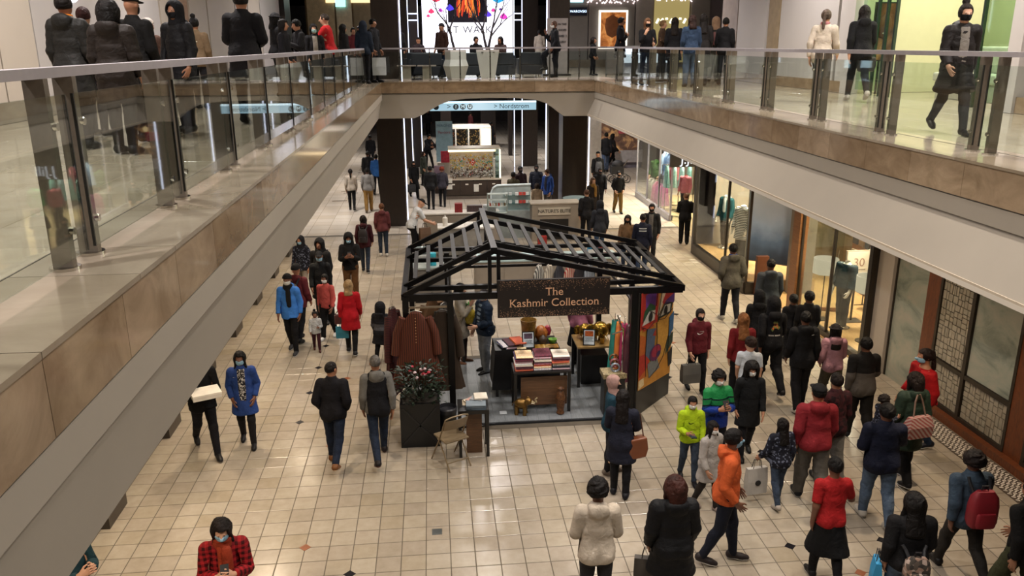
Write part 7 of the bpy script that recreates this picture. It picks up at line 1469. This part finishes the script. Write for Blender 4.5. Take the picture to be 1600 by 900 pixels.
person('u_guard', 'bald man in black with one foot raised and hand at his face', foot=(867, 121), topy=33, hd=-80, pose='stepup', top=('jacket', '121318'), bot=('loose', '14141a'), hair=('buzz', '5a4032'), skin=BR, mask=WHM, lod=1, **G5)
person('u_white', 'distant person in white jacket beyond the bridge', foot=(843, 107), h=1.68, hd=175, pose='stand', top=('coat', 'b8b0a8'), hair=('short', HBK), skin=BR, lod=1, **G5)
person('u_kid', 'child in black jacket standing at the bridge corner', foot=(926, 118), h=1.3, hd=60, pose='stand', kid=True, top=('jacket', '141417'), hair=('mid', '1b1310'), skin=MD, lod=1, **G5)
person('u_baby', 'tall man in black with folded arms before the lit portrait', foot=(968, 124), h=1.86, hd=70, pose='armsfold', top=('coat', '15151b'), hair=('short', '1b1412'), skin=MD, lod=1, **G5)
person('u_lhair', 'woman with long light brown hair, black sweater and black mask', foot=(1008, 133), h=1.72, hd=5, pose='chin', top=('sweater', '121216'), bot=('slim', '1e2840', 'denim'), hair=('long', '6a4a34'), skin=LT, mask=BKM, lod=1, **G5)
person('u_blonde', 'blonde person in brown jacket drinking on the right gallery', foot=(1032, 128), h=1.72, hd=60, pose='chin', top=('jacket', '4a382c'), hair=('short', '8a6a46'), skin=LT, lod=1, **G5)
person('u_straight', 'woman with long straight dark hair and black coat on right gallery', foot=(1050, 130), h=1.76, hd=165, pose='stand', top=('coat', '131318'), hair=('long', '1a110e'), skin=MD, lod=1, **G5)
person('u_denim', 'woman in blue denim jacket and pale jeans on right gallery', foot=(1076, 136), h=1.76, hd=178, pose='stand', top=('jacket', '2a3a52', 'denim'), bot=('loose', '5a6880', 'denim'), hair=('mid', '2a1712'), skin=LT, lod=1, **G5)
person('u_fur', 'woman in dark fur-trimmed coat beside the denim jacket', foot=(1094, 134), h=1.8, hd=170, pose='stand', top=('longcoat', '1d1a1a'), hair=('long', '17110f'), skin=MD, lod=1, **G5)
person('u_beighood', 'person in beige knit hood with a patterned backpack', foot=(1113, 128), h=1.78, hd=170, pose='stand', top=('jacket', '2b2c28'), bot=('loose', '5a5854'), hair=('hood', '9a7c64'), skin=LT, lod=1, **G5)
person('u_blk2', 'man in black jacket close to the stone column of right gallery', foot=(1128, 133), h=1.72, hd=150, pose='stand', top=('jacket', '111114'), hair=('short', HBK), skin=MD, lod=1, **G5)
person('u_blk3', 'tall man with face turned beside the stone column of right gallery', foot=(1143, 121), h=1.8, hd=60, pose='chin', top=('jacket', '16151a'), bot=('slim', '2a3550', 'denim'), hair=('short', HBK), skin=BR, lod=1, **G5)
person('u_whitejk', 'grey-haired woman in white jacket and charcoal trousers walking', foot=(1277, 162), topy=12, hd=140, pose='walk', top=('jacket', 'b5a99a'), bot=('slim', '2c2d31'), hair=('pony', '5a4a40'), skin=LT, collar='a06a6a', shoes='a89890', **G5)
person('u_blackjk', 'woman in black jacket and trousers with a dark handbag walking', foot=(1336, 158), topy=6, hd=165, pose='walk', top=('hoodjacket', '121214'), bot=('slim', '1c1e24'), hair=('mid', '1a1412'), skin=LT, shoes='b0a8a0', **G5)
person('u_puffer', 'woman in open dark puffer over grey top with black mask', foot=(1480, 209), topy=2, hd=-12, pose='walk', top=('hoodcoat', '1b1716'), front=('77716a',), bot=('slim', '24262a'), hair=('bun', '2a211d'), skin=LT, mask=BKM, shoes='17171a', **G5)
for i, (x, y, hd_, c, hr) in enumerate(((616, 112, 120, '3a2420', 'short'), (655, 116, 160, '2c2226', 'cap'), (744, 121, 20, '15151a', 'short'), (783, 118, -30, '3a2a28', 'mid'))):
    person('sitter%d' % i, ['seated person in brown at the lounge tables', 'seated person in cap at the lounge tables', 'seated person in black between the tall planters', 'seated person in brown knit behind the tapered planter'][i], foot=(x, y), h=1.7, hd=hd_, pose='sit', top=('jacket', c), hair=(hr, HBK), skin=MD, lod=1, **G5)
# ================================================================== THINGS CARRIED
def shopping_bag(label, hand, w, h, d, col, rz=0., mark=None, name='shopping_bag', handle='2a2522', pat=None, zmin=.0):
    z0 = max(hand.z-h-.14, zmin); t = thing(name, (hand.x, hand.y, z0), label, 'bag', rz=rz)
    body = MB().loft([[(sx*w/2*k, sy*d/2*k2, z) for sx, sy in ((-1, -1), (1, -1), (1, 1), (-1, 1))] for z, k, k2 in ((0, .96, 1), (h*.5, 1, .95), (h, .97, .55))]).ob('bag_body', pat or plain(col, .6, var=.1), t)
    for sy in (-1, 1): MB().tube([(-w*.22, sy*d*.2, h-.01), (-w*.14, sy*d*.1, h+.12), (w*.14, sy*d*.1, h+.12), (w*.22, sy*d*.2, h-.01)], .006, 5).ob('handle', plain(handle, .6), t)
    if mark:
        m_ = MB().lathe((0, 0, 0), [(w*.14, -.003), (w*.14, .003)], 18).ob('emblem', plain(mark, .5), t); m_.rotation_euler = (R(90), 0, 0); m_.location = (0, -d/2-.004, h*.45)
    return t
def m_camo():
    t = NT('camo_canvas'); t.base(k_blot(26, ['2b2622', '8a6f60', '3d362f', 'a08d82', '4b4038'])(t, t.coord('Object'), None)); t.pr(.7); return t.m
def backpack(key, label, col, w=.3, h=.42, d=.15, low=0., pat=None, straps=True):
    q = PEOPLE[key]; b = q['back']; s = q['s']; t = thing('backpack', (b.x, b.y, b.z-h*.75-low), label, 'backpack', rz=q['hd']); m = pat or plain(col, .6, var=.15)
    rg = []
    for z, k, y1 in ((0, .86, .8), (h*.15, 1, 1), (h*.6, 1, .95), (h*.85, .9, .75), (h, .6, .4)): rg.append([(w/2*k*math.copysign(abs(math.cos(a))**.5, math.cos(a)), d/2+d/2*y1*math.copysign(abs(math.sin(a))**.5, math.sin(a)), z) for a in [i*6.283/16 for i in range(16)]])
    MB().loft(rg).ob('pack_body', m, t, True); MB().loft([[(w*.36*k*math.copysign(abs(math.cos(a))**.5, math.cos(a)), d+.03*k*math.sin(a), z) for a in [i*6.283/12 for i in range(12)]] for z, k in ((h*.06, .9), (h*.12, 1), (h*.4, 1), (h*.46, .85))]).ob('front_pocket', m, t, True)
    MB().tube([(-w*.12, d*.4, h*.97), (-w*.1, d*.4, h+.05), (w*.1, d*.4, h+.05), (w*.12, d*.4, h*.97)], .01, 6).ob('grab_handle', plain('1b1719', .6), t)
    if straps:
        for sx in (-1, 1): MB().tube([(sx*w*.28, .03, h*.86), (sx*w*.36, -.03, h*1.08), (sx*.13*s, -.06, h*1.22)], .018, 6).ob('strap', plain('17171b', .7), t)
    return t
PE = PEOPLE
bx2 = thing('takeaway_box', (0, 0, 0), 'flat white cardboard box held by the person in black', 'box', rz=PE['box_man']['hd']); mid = (PE['box_man']['L']+PE['box_man']['R'])/2; bx2.location = mid+Vector((0, 0, .01))
MB().bb((-.2, -.2, 0), (.2, .12, .07)).ob('box_body', plain('c4bfb6', .6), bx2); MB().bb((-.205, -.205, .055), (.205, .125, .085)).ob('lid', plain('d0cbc2', .6), bx2)
def phone(key, label, col='16161a', glow=False):
    q = PE[key]; m_ = (q['L']+q['R'])/2; a = q['hd']; d_ = Vector((math.sin(a), -math.cos(a), 0)); t = thing('phone', m_+d_*.03+Vector((0, 0, .02)), label, 'phone', rz=a)
    b_ = MB().bb((-.04, -.006, -.02), (.04, .006, .12)).ob('case', plain(col, .3), t); b_.rotation_euler = (R(-50), 0, 0); s_ = MB().bb((-.035, .006, -.015), (.035, .009, .115)).ob('screen', emit('9ac8ee', 1.2) if glow else plain('1c2630', .1), t); s_.rotation_euler = (R(-50), 0, 0)
phone('plaid', 'dark phone held by the woman in plaid'); phone('phone_hood', 'phone held by the person in black hoodie'); phone('navy_phone', 'lit phone held by the woman in navy coat', 'b0b4ba', True); phone('green_blue', 'phone held by the boy in green and blue jacket'); phone('u_dark3', 'phone held by the short-haired person on the left gallery')
q = PE['neon']['R']; t = thing('phone', q+Vector((.02, -.04, .0)), 'dark phone in the hand of the boy in neon yellow', 'phone'); b_ = MB().bb((-.04, -.07, 0), (.04, .07, .012)).ob('case', plain('15151a', .3), t); MB().bb((-.035, -.062, .012), (.035, .062, .014)).ob('screen', plain('22303c', .1), t)
shopping_bag('teal paper bag carried by the woman in red coat', PE['red_coat']['L'], .26, .24, .1, '1f6a80'); 
hb_ = thing('handbag', PE['red_coat']['L']+Vector((-.03, .0, .12)), 'small burgundy handbag at the side of the red coat', 'handbag'); MB().bb((-.11, -.05, -.2), (.11, .05, 0)).ob('bag_body', plain('3c1418', .4), hb_, bevel=.02); MB().tube([(-.09, 0, 0), (0, 0, .14), (.09, 0, 0)], .008, 5).ob('handle', plain('2a0f12', .5), hb_)
shopping_bag('grey insulated bag with dark handles beside the maroon hoodie', PE['swoosh_hoodie']['R'], .34, .34, .16, '4c4a46', .1)
shopping_bag('white shopping bag with black round emblem carried by the floral girl', PE['floral_girl']['L'], .3, .38, .12, 'a8a39c', .15, '17171a')
shopping_bag('brown striped paper bag carried by the woman in headscarf', PE['teal_scarf']['R'], .34, .3, .14, '7a5436', .5, None, pat=m_str('8a5a34', 'b8a084', 7, 'Z'))
hb_ = thing('handbag', PE['navy_phone']['root'].location+Vector((.2, -.06, .62)), 'tan leather handbag on the shoulder of the navy coat', 'handbag', rz=.3); MB().loft([[(sx*.14*k, sy*.07, z) for sx, sy in ((-1, -1), (1, -1), (1, 1), (-1, 1))] for z, k in ((0, .85), (.12, 1.1), (.3, .9))]).ob('bag_body', plain('6a3a20', .45), hb_, bevel=.02); MB().tube([(-.1, 0, .3), (-.06, .05, .62), (.06, .05, .62), (.1, 0, .3)], .01, 6).ob('strap', plain('4a2816', .5), hb_)
shopping_bag('large dark paper bag held by the woman in padded coat', PE['black_puffer']['L'], .3, .36, .14, '3a342e', -.3)
shopping_bag('brown paper bag and coat bundle held by the capped man', PE['white_tee_man']['R']+Vector((-.28, -.1, .05)), .34, .36, .16, '5c4432', .4)
shopping_bag('dark shopping bag with white rim behind the flower hoodie', PE['flower_hoodie']['L']+Vector((.12, .45, .1)), .3, .34, .14, '1c1a1c')
shopping_bag('black duffel bag beside the woman in long black coat', PE['black_parka']['R'], .34, .3, .2, '17171a'); shopping_bag('clear plastic shopping bag in the corner crowd', PE['ucrowd4']['R']+Vector((.12, -.12, 0)), .4, .5, .2, 'a3a8aa')
tb = thing('tote_bag', PE['green_tote']['back']+Vector((-.08, -.13, -.36)), 'red and white patterned tote on the green jacket shoulder', 'bag', rz=R(10)); MB().loft([[(sx*.2*k, sy*.07*k2, z) for sx, sy in ((-1, -1), (1, -1), (1, 1), (-1, 1))] for z, k, k2 in ((0, .9, 1), (.16, 1, 1.1), (.3, .8, .5))]).ob('bag_body', m_str('7a2a26', '9a8880', 9, 'DIAGONAL'), tb)
for sx in (-1, 1): MB().tube([(sx*.1, 0, .29), (sx*.06, .05, .5), (sx*.02, .07, .6)], .012, 6).ob('strap', plain('6a5448', .6), tb)
backpack('denim_pack', 'bright red backpack on the denim jacket', '7c1420', .32, .44, .18); backpack('camo_girl', 'small camouflage backpack on the black top', '5a4c44', .26, .28, .13, .22, m_camo())
backpack('maroon_pack', 'dark backpack on the maroon jacket', '1c1418', .26, .36, .13); backpack('hood_rear', 'black backpack on the tall hooded walker', '1b1b20'); backpack('peaked_hood', 'navy backpack on the patterned navy jacket', '20283a', .26, .36, .13); backpack('camo_pack', 'grey backpack on the man in black by far shops', '34343a'); backpack('u_beighood', 'patterned backpack on the beige hooded person', '5a2a28', .26, .36, .12); backpack('red_hood', 'grey backpack behind the red hooded person', '4a4644', .28, .4, .14)
hb_ = thing('handbag', PE['u_blackjk']['R']+Vector((0, 0, -.34)), 'soft black handbag of the woman in black jacket upstairs', 'handbag', rz=.4); MB().loft([[(sx*.2*k, sy*.08, z) for sx, sy in ((-1, -1), (1, -1), (1, 1), (-1, 1))] for z, k in ((0, .8), (.12, 1.05), (.28, .85))]).ob('bag_body', plain('1b1d1f', .5), hb_, bevel=.03); MB().tube([(-.12, 0, .28), (0, 0, .4), (.12, 0, .28)], .01, 6).ob('handle', plain('141414', .5), hb_)
shopping_bag('bright blue paper bag at the side of the camouflage backpack', PE['camo_girl']['side']+Vector((-.02, .08, .05)), .2, .3, .1, '2a86b4', 1.2)
for _o in bpy.data.objects:
    if '_b' in _o: del _o['_b']
if 0: print([(k, round(v['h'], 2)) for k, v in PEOPLE.items()])
if 0:
    print('TRIS', sum(len(p.vertices)-2 for o in bpy.data.objects if o.type == 'MESH' for p in o.data.polygons))
